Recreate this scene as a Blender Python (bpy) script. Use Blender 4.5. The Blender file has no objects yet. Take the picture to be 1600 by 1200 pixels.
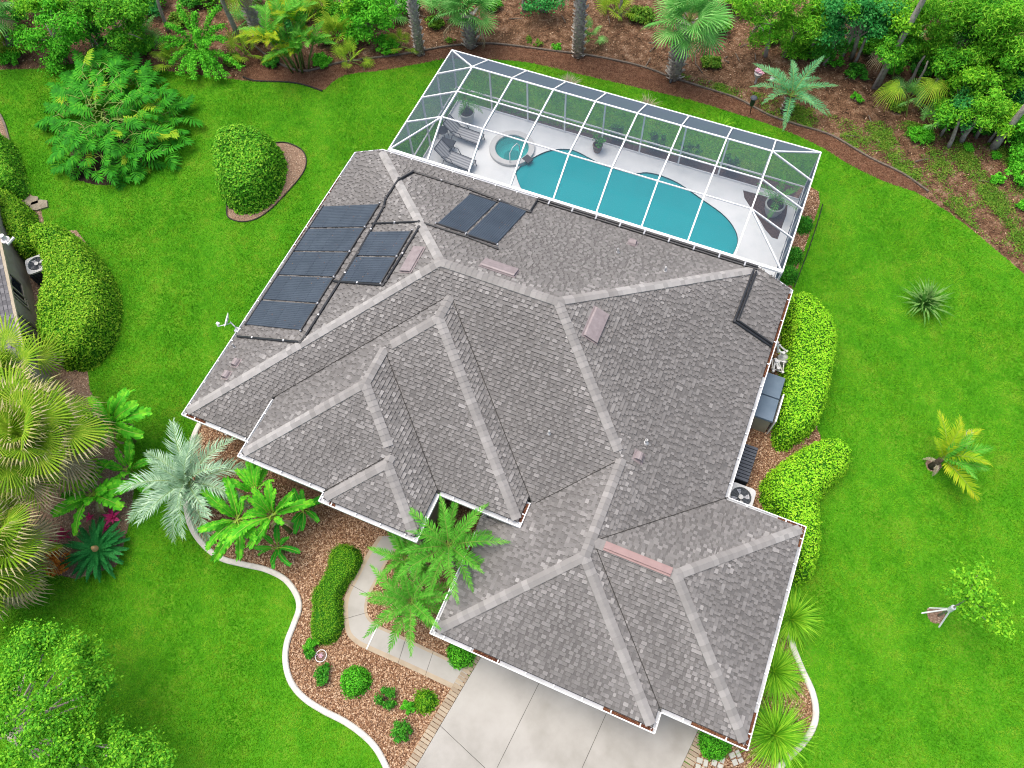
import bpy, bmesh, math, random
import numpy as np
from mathutils import Vector, Matrix
from mathutils.geometry import tessellate_polygon

random.seed(7)
rng = np.random.default_rng(7)
scene = bpy.context.scene
C = scene.collection
PI = math.pi

# ------------------------------------------------------------------ camera, light, exposure
S, ZE, CZ = 1.25, 2.30, 27.30            # metres per survey unit, low eave height, drone height
FPX = 1194.42                            # focal length in pixels of a 1600 px wide frame
PITCH, ROLL, YAW = 0.4578, 0.0697, 0.4629


def cam_axes():
    c, s = math.cos(PITCH), math.sin(PITCH)
    r = np.array([1, 0, 0.]); fw = np.array([0, s, -c]); dn = np.cross(fw, r)
    cr, sr = math.cos(ROLL), math.sin(ROLL)
    r2 = cr * r + sr * dn; d2 = -sr * r + cr * dn
    cy, sy = math.cos(YAW), math.sin(YAW)
    Z = np.array([[cy, -sy, 0], [sy, cy, 0], [0, 0, 1]])
    return Z @ r2, Z @ d2, Z @ fw


AX_R, AX_D, AX_F = cam_axes()
CAM = np.array([0, 0, CZ])
cam_data = bpy.data.cameras.new('camera')
cam = bpy.data.objects.new('camera', cam_data)
C.objects.link(cam)
cam.matrix_world = Matrix(((AX_R[0], -AX_D[0], -AX_F[0], 0), (AX_R[1], -AX_D[1], -AX_F[1], 0),
                           (AX_R[2], -AX_D[2], -AX_F[2], CZ), (0, 0, 0, 1)))
cam_data.sensor_width = 36.0
cam_data.lens = 36.0 * FPX / 1600.0
cam_data.clip_start = 0.5
cam_data.clip_end = 3000
scene.camera = cam

SUN_DIR = (-AX_R * 0.26 - np.array([AX_D[0], AX_D[1], 0]) * 0.12 + np.array([0, 0, 1.0]))
SUN_DIR = SUN_DIR / np.linalg.norm(SUN_DIR)
SUN_ELEV = math.asin(SUN_DIR[2]); SUN_ROT = math.atan2(SUN_DIR[0], SUN_DIR[1])
world = bpy.data.worlds.new('World'); scene.world = world; world.use_nodes = True
wn = world.node_tree.nodes; wl = world.node_tree.links
wn.clear()
sky = wn.new('ShaderNodeTexSky'); sky.sky_type = 'NISHITA'; sky.sun_disc = False
sky.sun_elevation = SUN_ELEV; sky.sun_rotation = SUN_ROT
sky.air_density = 1.0; sky.dust_density = 6.0; sky.ozone_density = 0.6
bg = wn.new('ShaderNodeBackground'); bg.inputs['Strength'].default_value = 0.15
wo = wn.new('ShaderNodeOutputWorld')
wl.new(sky.outputs[0], bg.inputs[0]); wl.new(bg.outputs[0], wo.inputs[0])
sun_data = bpy.data.lights.new('sun', 'SUN'); sun_data.energy = 1.3; sun_data.angle = math.radians(55)
sun_data.color = (1.0, 0.95, 0.87)
sun = bpy.data.objects.new('sun', sun_data); C.objects.link(sun)
sun.rotation_euler = Vector(SUN_DIR).to_track_quat('Z', 'Y').to_euler()
scene.view_settings.view_transform = 'Standard'
scene.view_settings.look = 'None'
scene.view_settings.exposure = 0.80
scene.view_settings.gamma = 1.0
scene.view_settings.use_curve_mapping = False
scene.render.engine = 'CYCLES'
scene.cycles.transparent_max_bounces = 24
scene.cycles.max_bounces = 7
scene.cycles.use_denoising = True
scene.cycles.denoiser = 'OPENIMAGEDENOISE'
scene.cycles.denoising_input_passes = 'RGB_ALBEDO_NORMAL'
scene.cycles.denoising_prefilter = 'NONE'
scene.cycles.filter_width = 1.1
scene.cycles.caustics_reflective = False
scene.cycles.caustics_refractive = False


# ------------------------------------------------------------------ surveying: photo pixel -> metric point
def ray(px, py):
    return AX_R * ((px - 800) / FPX) + AX_D * ((py - 600) / FPX) + AX_F


def g(px, py, z=0.0):
    r = ray(px, py); t = (z - CZ) / r[2]
    p = CAM + r * t
    return Vector((p[0], p[1], z))


def g2(px, py, z=0.0):
    v = g(px, py, z); return (v.x, v.y)


def on_plane(px, py, a, b, c):           # plane z = a x + b y + c
    r = ray(px, py); n = np.array([-a, -b, 1.0])
    t = (c - n @ CAM) / (n @ r)
    p = CAM + r * t
    return Vector(p)


def proj(p):
    q = np.asarray(p, float) - CAM
    d = q @ AX_F
    return np.stack([800 + FPX * (q @ AX_R) / d, 600 + FPX * (q @ AX_D) / d], -1)


def height_to(base, py):                 # height at which a vertical above base reaches photo row py
    lo, hi = 0.0, 24.0
    for _ in range(40):
        m = (lo + hi) / 2
        if proj((base[0], base[1], m))[1] > py: lo = m
        else: hi = m
    return lo


# ------------------------------------------------------------------ object helpers
def tag(o, label=None, cat=None, group=None, kind=None):
    if label: o['label'] = label
    if cat: o['category'] = cat
    if group: o['group'] = group
    if kind: o['kind'] = kind
    return o


def empty(name, loc=(0, 0, 0), label=None, cat=None, group=None, rz=0.0):
    o = bpy.data.objects.new(name, None); C.objects.link(o)
    o.empty_display_size = 0.2
    o.location = loc; o.rotation_euler = (0, 0, rz)
    return tag(o, label, cat, group)


def link(name, me, parent=None, loc=None, rot=None, scale=None):
    o = bpy.data.objects.new(name, me); C.objects.link(o)
    if parent is not None: o.parent = parent
    if loc is not None: o.location = loc
    if rot is not None: o.rotation_euler = rot
    if scale is not None: o.scale = scale if hasattr(scale, '__len__') else (scale,) * 3
    return o


class MB:
    """collects polygons, then links them as one mesh"""
    def __init__(s): s.v = []; s.f = []; s.m = []
    def poly(s, pts, m=0):
        k = len(s.v); s.v += [tuple(p) for p in pts]; s.f.append(tuple(range(k, k + len(pts)))); s.m.append(m)
    def faces(s, pts, fs, m=0):
        k = len(s.v); s.v += [tuple(p) for p in pts]
        for f in fs: s.f.append(tuple(i + k for i in f)); s.m.append(m)
    def box(s, x0, x1, y0, y1, z0, z1, m=0, top=None):
        t = top or (0, 0, 0, 0)
        s.faces([(x0, y0, z0), (x1, y0, z0), (x1, y1, z0), (x0, y1, z0),
                 (x0 + t[0], y0 + t[2], z1), (x1 - t[1], y0 + t[2], z1), (x1 - t[1], y1 - t[3], z1), (x0 + t[0], y1 - t[3], z1)],
                [(3, 2, 1, 0), (4, 5, 6, 7), (0, 1, 5, 4), (1, 2, 6, 5), (2, 3, 7, 6), (3, 0, 4, 7)], m)
    def bar(s, a, b, w, h, m=0, up=(0, 0, 1)):
        a, b = Vector(a), Vector(b); d = (b - a).normalized(); up = Vector(up)
        if abs(d.dot(up)) > .98: up = Vector((1, 0, 0))
        x = d.cross(up).normalized() * (w / 2); y = x.cross(d).normalized() * (h / 2)
        P = [a - x - y, a + x - y, a + x + y, a - x + y, b - x - y, b + x - y, b + x + y, b - x + y]
        s.faces(P, [(0, 1, 2, 3), (7, 6, 5, 4), (0, 4, 5, 1), (1, 5, 6, 2), (2, 6, 7, 3), (3, 7, 4, 0)], m)
    def tube(s, pts, rad, n=8, m=0, cap=True):
        pts = [Vector(p) for p in pts]
        rad = rad if hasattr(rad, '__len__') else [rad] * len(pts)
        k0 = len(s.v)
        ref = Vector((0, 0, 1))
        for i, p in enumerate(pts):
            d = (pts[min(i + 1, len(pts) - 1)] - pts[max(i - 1, 0)]).normalized()
            r = ref if abs(d.dot(ref)) < .95 else Vector((1, 0, 0))
            x = d.cross(r).normalized(); y = d.cross(x).normalized()
            for j in range(n):
                a = 2 * PI * j / n
                s.v.append(tuple(p + (x * math.cos(a) + y * math.sin(a)) * rad[i]))
        for i in range(len(pts) - 1):
            for j in range(n):
                a, b = k0 + i * n + j, k0 + i * n + (j + 1) % n
                s.f.append((a, b, b + n, a + n)); s.m.append(m)
        if cap:
            s.f.append(tuple(k0 + j for j in range(n))[::-1]); s.m.append(m)
            s.f.append(tuple(k0 + (len(pts) - 1) * n + j for j in range(n))); s.m.append(m)
    def lathe(s, prof, n=20, c=(0, 0, 0), m=0):
        k0 = len(s.v)
        for r, z in prof:
            for j in range(n):
                a = 2 * PI * j / n
                s.v.append((c[0] + r * math.cos(a), c[1] + r * math.sin(a), c[2] + z))
        for i in range(len(prof) - 1):
            for j in range(n):
                a, b = k0 + i * n + j, k0 + i * n + (j + 1) % n
                s.f.append((a, b, b + n, a + n)); s.m.append(m)
        s.f.append(tuple(k0 + (len(prof) - 1) * n + j for j in range(n))); s.m.append(m)
    def extrude(s, outline, z0, z1, m=0):
        k = len(s.v); n = len(outline)
        s.v += [(x, y, z0) for x, y in outline] + [(x, y, z1) for x, y in outline]
        tris = tessellate_polygon([[Vector((x, y, 0)) for x, y in outline]])
        area = sum(outline[i][0] * outline[(i + 1) % n][1] - outline[(i + 1) % n][0] * outline[i][1] for i in range(n))
        for t in tris:
            a, b, c = [Vector(outline[i]) for i in t]
            if (b - a).cross(c - a) < 0: t = t[::-1]
            s.f.append(tuple(k + n + i for i in t)); s.m.append(m)
        for i in range(n):
            j = (i + 1) % n
            q = (k + i, k + j, k + n + j, k + n + i)
            s.f.append(q if area > 0 else q[::-1]); s.m.append(m)
    def mesh(s, name, mats, smooth=False):
        me = bpy.data.meshes.new(name)
        me.from_pydata(s.v, [], s.f)
        for mt in (mats if isinstance(mats, (list, tuple)) else [mats]): me.materials.append(mt)
        if any(s.m): me.polygons.foreach_set('material_index', s.m)
        if smooth: me.polygons.foreach_set('use_smooth', [True] * len(s.f))
        me.update()
        return me
    def build(s, name, mats, parent=None, smooth=False, loc=None, rot=None):
        return link(name, s.mesh(name, mats, smooth), parent, loc, rot)


def np_mesh(name, V, F, mat, mids=None):
    """fast mesh of same-size polygons"""
    me = bpy.data.meshes.new(name)
    n, k = F.shape
    me.vertices.add(len(V)); me.vertices.foreach_set('co', np.ascontiguousarray(V, np.float32).ravel())
    me.loops.add(n * k); me.loops.foreach_set('vertex_index', np.ascontiguousarray(F, np.int32).ravel())
    me.polygons.add(n); me.polygons.foreach_set('loop_start', np.arange(0, n * k, k, dtype=np.int32))
    for mt in (mat if isinstance(mat, (list, tuple)) else [mat]): me.materials.append(mt)
    if mids is not None: me.polygons.foreach_set('material_index', np.asarray(mids, np.int32))
    me.update(calc_edges=True)
    return me


def catmull(P, n=8, closed=False):
    P = [Vector(p) for p in P]; out = []; N = len(P)
    rngI = range(N if closed else N - 1)
    for i in rngI:
        if closed: a, b, c, d = P[i - 1], P[i], P[(i + 1) % N], P[(i + 2) % N]
        else: a, b, c, d = P[max(i - 1, 0)], P[i], P[i + 1], P[min(i + 2, N - 1)]
        for k in range(n):
            t = k / n
            out.append(0.5 * ((2 * b) + (c - a) * t + (2 * a - 5 * b + 4 * c - d) * t * t + (3 * b - a - 3 * c + d) * t ** 3))
    if not closed: out.append(P[-1])
    return out


def inside(X, Y, poly):
    r = np.zeros(len(X), bool); n = len(poly)
    for i in range(n):
        x0, y0 = poly[i][:2]; x1, y1 = poly[(i + 1) % n][:2]
        if y0 == y1: continue
        c = ((y0 > Y) != (y1 > Y)) & (X < (x1 - x0) * (Y - y0) / (y1 - y0) + x0)
        r ^= c
    return r


def edge_dist(X, Y, poly, closed=True):
    d = np.full(len(X), 1e9); n = len(poly)
    for i in range(n if closed else n - 1):
        x0, y0 = poly[i][:2]; x1, y1 = poly[(i + 1) % n][:2]
        dx, dy = x1 - x0, y1 - y0; L = dx * dx + dy * dy + 1e-12
        t = np.clip(((X - x0) * dx + (Y - y0) * dy) / L, 0, 1)
        d = np.minimum(d, np.hypot(X - x0 - t * dx, Y - y0 - t * dy))
    return d


# ------------------------------------------------------------------ materials
def srgb(r, g_, b):
    f = lambda c: (c / 255 / 12.92) if c <= 10 else ((c / 255 + .055) / 1.055) ** 2.4
    return (f(r), f(g_), f(b))


def material(name, cols, rough=.7, spec=.3, scale=None, island=0.0, detail=3, bump=0.0, bump_scale=60, transl=0.0,
             metal=0.0, scale2=None, attr=None, rand_obj=0.0, gain=.72):
    """principled surface whose colour runs through cols by noise + per-piece randomness"""
    m = bpy.data.materials.new(name); m.use_nodes = True
    cols = [tuple(min(.8, v * gain) for v in c) for c in cols]
    N, L = m.node_tree.nodes, m.node_tree.links
    P = N['Principled BSDF']; out = N['Material Output']
    P.inputs['Roughness'].default_value = rough
    P.inputs['Specular IOR Level'].default_value = spec
    P.inputs['Metallic'].default_value = metal
    geo = N.new('ShaderNodeNewGeometry')
    if len(cols) == 1:
        P.inputs['Base Color'].default_value = (*cols[0], 1)
        csock = None
    else:
        terms = []
        if scale:
            nz = N.new('ShaderNodeTexNoise'); nz.inputs['Scale'].default_value = scale
            nz.inputs['Detail'].default_value = detail; nz.inputs['Roughness'].default_value = .6
            L.new(geo.outputs['Position'], nz.inputs['Vector'])
            mp = N.new('ShaderNodeMapRange'); mp.inputs[1].default_value = .3; mp.inputs[2].default_value = .7
            L.new(nz.outputs['Fac'], mp.inputs[0]); terms.append((mp.outputs[0], 1.0 if not (island or attr or rand_obj) else 1.0 - max(island, rand_obj)))
        if scale2:
            nz = N.new('ShaderNodeTexNoise'); nz.inputs['Scale'].default_value = scale2
            nz.inputs['Detail'].default_value = 2
            L.new(geo.outputs['Position'], nz.inputs['Vector'])
            mp = N.new('ShaderNodeMapRange'); mp.inputs[1].default_value = .25; mp.inputs[2].default_value = .75
            mp.inputs[3].default_value = -.35; mp.inputs[4].default_value = .35
            L.new(nz.outputs['Fac'], mp.inputs[0]); terms.append((mp.outputs[0], 1.0))
        if island: terms.append((geo.outputs['Random Per Island'], island))
        if rand_obj:
            oi = N.new('ShaderNodeObjectInfo'); terms.append((oi.outputs['Random'], rand_obj))
        if attr:
            at = N.new('ShaderNodeAttribute'); at.attribute_name = attr; terms.append((at.outputs['Fac'], 1.0))
        acc = None
        for sck, w in terms:
            mu = N.new('ShaderNodeMath'); mu.operation = 'MULTIPLY_ADD'
            L.new(sck, mu.inputs[0]); mu.inputs[1].default_value = w
            if acc is None: mu.inputs[2].default_value = 0
            else: L.new(acc, mu.inputs[2])
            acc = mu.outputs[0]
        rp = N.new('ShaderNodeValToRGB'); e = rp.color_ramp.elements
        while len(e) < len(cols): e.new(.5)
        for i, c in enumerate(cols):
            e[i].position = i / (len(cols) - 1); e[i].color = (*c, 1)
        L.new(acc, rp.inputs[0]); csock = rp.outputs[0]
        L.new(csock, P.inputs['Base Color'])
    if bump:
        b = N.new('ShaderNodeBump'); b.inputs['Strength'].default_value = bump; b.inputs['Distance'].default_value = .03
        nb = N.new('ShaderNodeTexNoise'); nb.inputs['Scale'].default_value = bump_scale; nb.inputs['Detail'].default_value = 4
        L.new(geo.outputs['Position'], nb.inputs['Vector']); L.new(nb.outputs['Fac'], b.inputs['Height'])
        L.new(b.outputs[0], P.inputs['Normal'])
    if transl:
        t = N.new('ShaderNodeBsdfTranslucent'); mx = N.new('ShaderNodeMixShader'); mx.inputs[0].default_value = transl
        if csock: L.new(csock, t.inputs[0])
        else: t.inputs[0].default_value = (*cols[0], 1)
        L.new(P.outputs[0], mx.inputs[1]); L.new(t.outputs[0], mx.inputs[2]); L.new(mx.outputs[0], out.inputs[0])
    return m


def leafmat(name, dark, mid, light, island=.75, rough=.5, spec=.35, transl=.28, scale=.9, gain=1.75):
    return material(name, [dark, mid, light], max(rough, .62), min(spec, .1), scale=scale, island=island, transl=transl, gain=gain)


M = {}
# white and hard surfaces
M['white_metal'] = material('white_metal', [(.80, .83, .86), (.92, .94, .96)], .35, .5, scale=3, gain=.86)
M['gutter_metal'] = material('gutter_metal', [(.74, .77, .80), (.92, .93, .95)], .4, .5, scale=2.2, gain=.86)
M['gutter_inner'] = material('gutter_inside', [(.40, .43, .46), (.62, .65, .68)], .5, .4, scale=1.5)
M['soffit'] = material('soffit_paint', [(.7, .7, .68)], .7)
M['stucco'] = material('stucco', [(.50, .44, .34), (.58, .52, .41)], .9, .2, scale=4, bump=.3, bump_scale=40)
M['stucco_neighbor'] = material('stucco_neighbor', [(.42, .37, .27), (.52, .46, .35)], .9, .2, scale=3, bump=.3, bump_scale=40)
M['glass_dark'] = material('window_glass', [(.02, .025, .03)], .06, .6)
M['door_paint'] = material('door_paint', [(.66, .64, .58)], .5)
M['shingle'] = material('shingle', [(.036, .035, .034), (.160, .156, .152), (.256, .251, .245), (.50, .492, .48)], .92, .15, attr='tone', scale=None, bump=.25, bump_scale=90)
M['shingle_b'] = material('neighbor_shingle', [(.075, .075, .08), (.15, .15, .158), (.22, .22, .23), (.4, .4, .4)], .92, .15, attr='tone')
M['ridge'] = material('ridge_shingle', [(.30, .298, .29), (.385, .38, .37), (.47, .465, .45)], .9, .15, island=.75, rand_obj=0.0, scale=2.5)
M['ridge_obj'] = material('ridge_shingle_cap', [(.26, .255, .247), (.32, .313, .303), (.40, .392, .38)], .9, .15, rand_obj=.75, scale=2.5)
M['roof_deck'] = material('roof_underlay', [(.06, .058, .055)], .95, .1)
M['vent_mauve'] = material('vent_paint_mauve', [(.26, .22, .225), (.35, .305, .31)], .5, .4, scale=5)
M['vent_red'] = material('vent_paint_red', [(.30, .195, .19), (.36, .24, .23)], .5, .4, scale=4)
M['debris'] = material('gutter_leaf_litter', [(.05, .02, .015), (.18, .07, .04), (.3, .16, .08)], .9, .1, island=.9, scale=20)
M['black_plastic'] = material('black_plastic', [(.016, .018, .022), (.03, .034, .04)], .45, .45, scale=4)
M['solar'] = material('solar_panel_rubber', [(.022, .034, .052), (.042, .060, .085)], .5, .5, scale=1.6, detail=6, gain=1.0)
M['solar_rib'] = material('solar_panel_rib', [(.028, .042, .062), (.05, .070, .096)], .5, .5, scale=1.3, detail=6, gain=1.0)
M['pvc'] = material('white_pvc', [(.78, .78, .77)], .35, .5)
M['steel'] = material('galvanised_steel', [(.45, .47, .5), (.6, .62, .64)], .35, .5, scale=5, metal=.4)
M['deck'] = material('pool_deck_coating', [(.66, .70, .73), (.74, .78, .80), (.80, .83, .85)], .75, .25, scale=.9, detail=6, gain=.84, bump=.1, bump_scale=120)
M['coping'] = material('pool_coping', [(.62, .64, .65), (.7, .72, .72)], .7, .3, scale=3)
M['plaster'] = material('pool_plaster', [(.16, .43, .46), (.21, .50, .52)], .6, .3, scale=.5, gain=1.0)
M['plaster_light'] = material('spa_plaster', [(.34, .58, .58), (.42, .66, .64)], .6, .3, scale=1.5, gain=1.0)
M['tile'] = material('waterline_tile', [(.02, .10, .12), (.06, .2, .22)], .3, .5, scale=12)
M['concrete'] = material('concrete', [(.36, .352, .318), (.44, .431, .398), (.49, .482, .45)], .85, .25, scale=.7, detail=10, scale2=.25, bump=.06, bump_scale=150)
M['walk_edge'] = material('stained_concrete_border', [(.42, .345, .25), (.52, .44, .33)], .85, .2, scale=3, detail=6)
M['expansion'] = material('expansion_strip', [(.8, .8, .78)], .6)
M['paver'] = material('paver_brick', [(.33, .265, .19), (.42, .35, .255), (.5, .43, .32)], .85, .2, rand_obj=.7, scale=6)
M['curb'] = material('curb_concrete', [(.60, .575, .52), (.70, .675, .62), (.76, .735, .68)], .8, .25, scale=4, detail=6)
M['stone'] = material('stepping_stone', [(.5, .5, .44), (.62, .62, .56)], .85, .2, rand_obj=.4, scale=9, detail=5)
M['old_stone'] = material('weathered_stone', [(.22, .19, .14), (.38, .34, .26)], .9, .15, scale=7, detail=6, bump=.4, bump_scale=30)
M['edging'] = material('black_edging', [(.015, .014, .013), (.04, .037, .034)], .7, .3, scale=5)
M['rail_wood'] = material('weathered_timber', [(.12, .1, .08), (.24, .2, .16)], .9, .15, scale=8)
# ground
M['lawn'] = material('lawn_soil', [(.036, .17, .005), (.060, .225, .008), (.11, .24, .015)], .95, .1, scale=.8, detail=8, scale2=9, gain=1.0)
M['grass'] = material('grass_blade', [(.056, .26, .005), (.084, .335, .007), (.135, .375, .011), (.205, .385, .024)], .7, .12, scale=.6, island=.25, detail=7, scale2=2.2, transl=.3, gain=1.0)
M['litter'] = material('forest_floor', [(.045, .028, .017), (.13, .075, .043), (.225, .132, .078), (.36, .25, .17)], .95, .1, scale=2.2, detail=10, scale2=14, bump=.6, bump_scale=22)
M['straw'] = material('pine_straw_mulch', [(.12, .056, .034), (.20, .10, .06), (.28, .155, .10)], .95, .1, scale=3.5, detail=10, scale2=22, bump=.6, bump_scale=40)
M['mulch'] = material('bark_mulch', [(.07, .036, .022), (.19, .10, .06), (.33, .20, .125), (.44, .29, .19)], .95, .1, scale=11, detail=8, scale2=36, bump=.7, bump_scale=40)
M['chip'] = material('bark_chip', [(.10, .045, .026), (.25, .128, .068), (.44, .275, .16), (.72, .53, .37)], .9, .15, island=1.0, gain=.8)
M['gravel'] = material('gravel_mulch', [(.16, .1, .065), (.3, .2, .14), (.42, .31, .22)], .95, .1, scale=14, detail=8, bump=.5, bump_scale=50)
M['pebble'] = material('pebble', [(.22, .13, .09), (.42, .3, .21), (.6, .48, .36)], .85, .2, island=1.0)
M['twig'] = material('dry_needles', [(.06, .026, .015), (.20, .09, .05), (.42, .26, .16)], .9, .1, island=1.0)
M['weed'] = leafmat('weeds', (.03, .09, .008), (.07, .17, .015), (.16, .2, .03))
M['soil'] = material('dark_soil', [(.03, .022, .017), (.07, .05, .036)], .95, .1, scale=9)
M['cage_soil'] = material('planter_mulch', [(.05, .03, .025), (.11, .07, .055), (.17, .11, .09)], .95, .1, scale=14, detail=8)
# plants
M['hedge_yellow'] = leafmat('hedge_leaf_lime', (.07, .23, .008), (.16, .38, .014), (.30, .48, .03), spec=.4, scale=1.6)
M['hedge_mid'] = leafmat('hedge_leaf_green', (.02, .12, .006), (.07, .24, .012), (.21, .36, .03), spec=.4)
M['hedge_olive'] = leafmat('hedge_leaf_olive', (.04, .15, .006), (.11, .26, .012), (.25, .36, .03), spec=.4)
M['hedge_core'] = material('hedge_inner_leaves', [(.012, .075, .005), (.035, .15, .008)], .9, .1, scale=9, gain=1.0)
M['low_hedge'] = leafmat('low_hedge_leaf', (.03, .13, .005), (.07, .20, .008), (.15, .25, .015), scale=2.5)
M['shrub_dark'] = leafmat('shrub_leaf_dark', (.008, .07, .006), (.026, .155, .012), (.075, .24, .02), spec=.45)
M['shrub_bright'] = leafmat('shrub_leaf_bright', (.018, .12, .006), (.05, .26, .012), (.12, .38, .025), spec=.4)
M['philo'] = leafmat('split_leaf', (.008, .075, .005), (.022, .16, .008), (.07, .27, .014), island=.55, spec=.5)
M['philo_yellow'] = leafmat('split_leaf_yellow', (.10, .22, .01), (.17, .28, .015), (.28, .33, .02), island=.5)
M['tree_leaf'] = leafmat('tree_leaf', (.012, .085, .005), (.045, .2, .01), (.13, .31, .015), scale=1.2)
M['tree_lime'] = leafmat('tree_leaf_lime', (.025, .13, .006), (.09, .28, .012), (.23, .42, .025), scale=1.1)
M['shade_leaf'] = leafmat('shade_tree_leaf', (.018, .11, .006), (.065, .24, .012), (.19, .38, .022), scale=1.1)
M['tree_teal'] = leafmat('tree_leaf_bluegreen', (.006, .07, .012), (.02, .16, .03), (.07, .26, .06), scale=1.2)
M['pine'] = leafmat('pine_needle', (.02, .13, .005), (.075, .27, .012), (.20, .37, .03), scale=1.5)
M['palm'] = leafmat('palm_leaflet', (.02, .13, .008), (.045, .235, .018), (.10, .33, .05), island=.45, spec=.5)
M['palm_bright'] = leafmat('palm_leaflet_bright', (.022, .12, .008), (.055, .22, .018), (.13, .33, .045), island=.6, spec=.45)
M['palm_teal'] = leafmat('palm_leaflet_teal', (.03, .13, .045), (.07, .23, .095), (.15, .33, .16), island=.45, spec=.45)
M['palm_silver'] = leafmat('palm_leaflet_silver', (.08, .15, .08), (.17, .27, .17), (.33, .42, .31), island=.5, spec=.4, transl=.15)
M['palm_gold'] = leafmat('palm_leaflet_gold', (.09, .22, .006), (.19, .30, .010), (.36, .31, .02), island=.5, gain=1.5)
M['palm_dry'] = leafmat('palm_leaflet_dry', (.22, .19, .11), (.38, .33, .23), (.52, .47, .38), island=.7, transl=.1, gain=1.0)
M['fan'] = leafmat('fan_blade', (.06, .17, .008), (.155, .275, .016), (.31, .38, .04), island=.6, spec=.5, gain=1.45)
M['fan_tip'] = leafmat('fan_blade_tip', (.14, .18, .03), (.28, .28, .09), (.45, .40, .24), island=.85, transl=.15, gain=1.15)
M['fan_cool'] = leafmat('fan_blade_cool', (.03, .13, .02), (.08, .25, .05), (.22, .40, .13), island=.55, spec=.5)
M['fan_dry'] = leafmat('fan_blade_dry', (.22, .17, .09), (.34, .27, .16), (.47, .41, .28), island=.7, transl=.1, gain=1.0)
M['rachis'] = material('palm_rib', [(.2, .34, .05), (.32, .42, .09)], .5, .4, scale=4)
M['banana'] = leafmat('banana_leaf', (.02, .15, .006), (.05, .26, .012), (.15, .40, .02), island=.55, spec=.5, rough=.4, scale=2.5)
M['banana_dark'] = leafmat('banana_leaf_dark', (.008, .10, .006), (.02, .19, .012), (.06, .3, .02), island=.3, spec=.5, rough=.4)
M['banana_rib'] = material('banana_midrib', [(.25, .45, .04), (.36, .5, .07)], .5, .4, scale=3)
M['cycad'] = leafmat('cycad_leaflet', (.004, .055, .012), (.012, .12, .026), (.035, .19, .045), island=.4, spec=.5)
M['spiky'] = leafmat('sword_leaf', (.015, .10, .015), (.07, .21, .03), (.24, .34, .13), island=.75, spec=.45, gain=1.5)
M['fountain'] = leafmat('fountain_grass_blade', (.035, .15, .006), (.10, .29, .012), (.27, .44, .03), island=.8)
M['pink'] = leafmat('bromeliad_pink', (.25, .01, .06), (.5, .03, .15), (.6, .12, .25), island=.7)
M['crimson'] = leafmat('bromeliad_crimson', (.1, .012, .03), (.22, .02, .06), (.3, .1, .1), island=.7)
M['orange'] = leafmat('croton_orange', (.2, .05, .01), (.5, .14, .02), (.55, .3, .06), island=.9)
M['blossom'] = leafmat('pink_blossom', (.5, .15, .22), (.6, .3, .38), (.7, .6, .6), island=.9)
M['trunk_grey'] = material('grey_bark', [(.30, .26, .23), (.48, .43, .385), (.62, .57, .52)], .9, .15, scale=7, detail=8, bump=.6, bump_scale=25)
M['trunk_brown'] = material('brown_bark', [(.07, .05, .035), (.17, .13, .10)], .9, .15, scale=8, detail=8, bump=.6, bump_scale=25)
M['boot'] = material('palm_boot', [(.36, .33, .28), (.60, .56, .50), (.8, .77, .72)], .9, .15, island=.8, scale=5, gain=1.0)
M['tan_cone'] = material('cycad_cone', [(.4, .24, .1), (.5, .34, .17)], .8, .2, scale=12, gain=1.0)
M['stem_green'] = material('banana_stem', [(.1, .2, .03), (.22, .28, .08)], .6, .3, scale=5)
M['pot_white'] = material('glazed_pot', [(.5, .53, .52), (.6, .62, .6)], .4, .5, scale=4)
M['pot_brown'] = material('clay_pot', [(.22, .14, .11), (.3, .2, .16)], .7, .3, scale=4)
M['sling'] = material('sling_fabric', [(.24, .26, .29), (.31, .33, .36)], .8, .2, scale=5)
M['sling_light'] = material('sling_stripe', [(.5, .52, .54)], .8, .2)
M['bronze'] = material('bronze_frame', [(.05, .055, .065)], .45, .5)
M['table_dark'] = material('dark_table_top', [(.035, .045, .06), (.05, .06, .08)], .5, .4, scale=3)
M['ac_grey'] = material('ac_cabinet', [(.6, .62, .62), (.7, .71, .7)], .5, .4, scale=4)
M['ac_fan'] = material('ac_fan_grille', [(.05, .07, .09), (.11, .14, .17)], .4, .5, scale=6)
M['ac_body'] = material('ac_coil', [(.02, .03, .045), (.05, .065, .08)], .5, .4, scale=6)
M['box_lid'] = material('storage_lid', [(.105, .165, .23), (.15, .215, .285)], .55, .35, scale=2)
M['box_body'] = material('storage_body', [(.38, .35, .27), (.46, .42, .33)], .7, .3, scale=3)
M['slat_grey'] = material('slatted_grey', [(.055, .065, .085), (.10, .115, .14)], .6, .3, rand_obj=.5, scale=5)
M['copper'] = material('copper_pipe', [(.45, .2, .08)], .45, .5)
M['mossy'] = leafmat('spanish_moss', (.2, .24, .19), (.3, .34, .28), (.42, .46, .4), island=.8)


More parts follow.
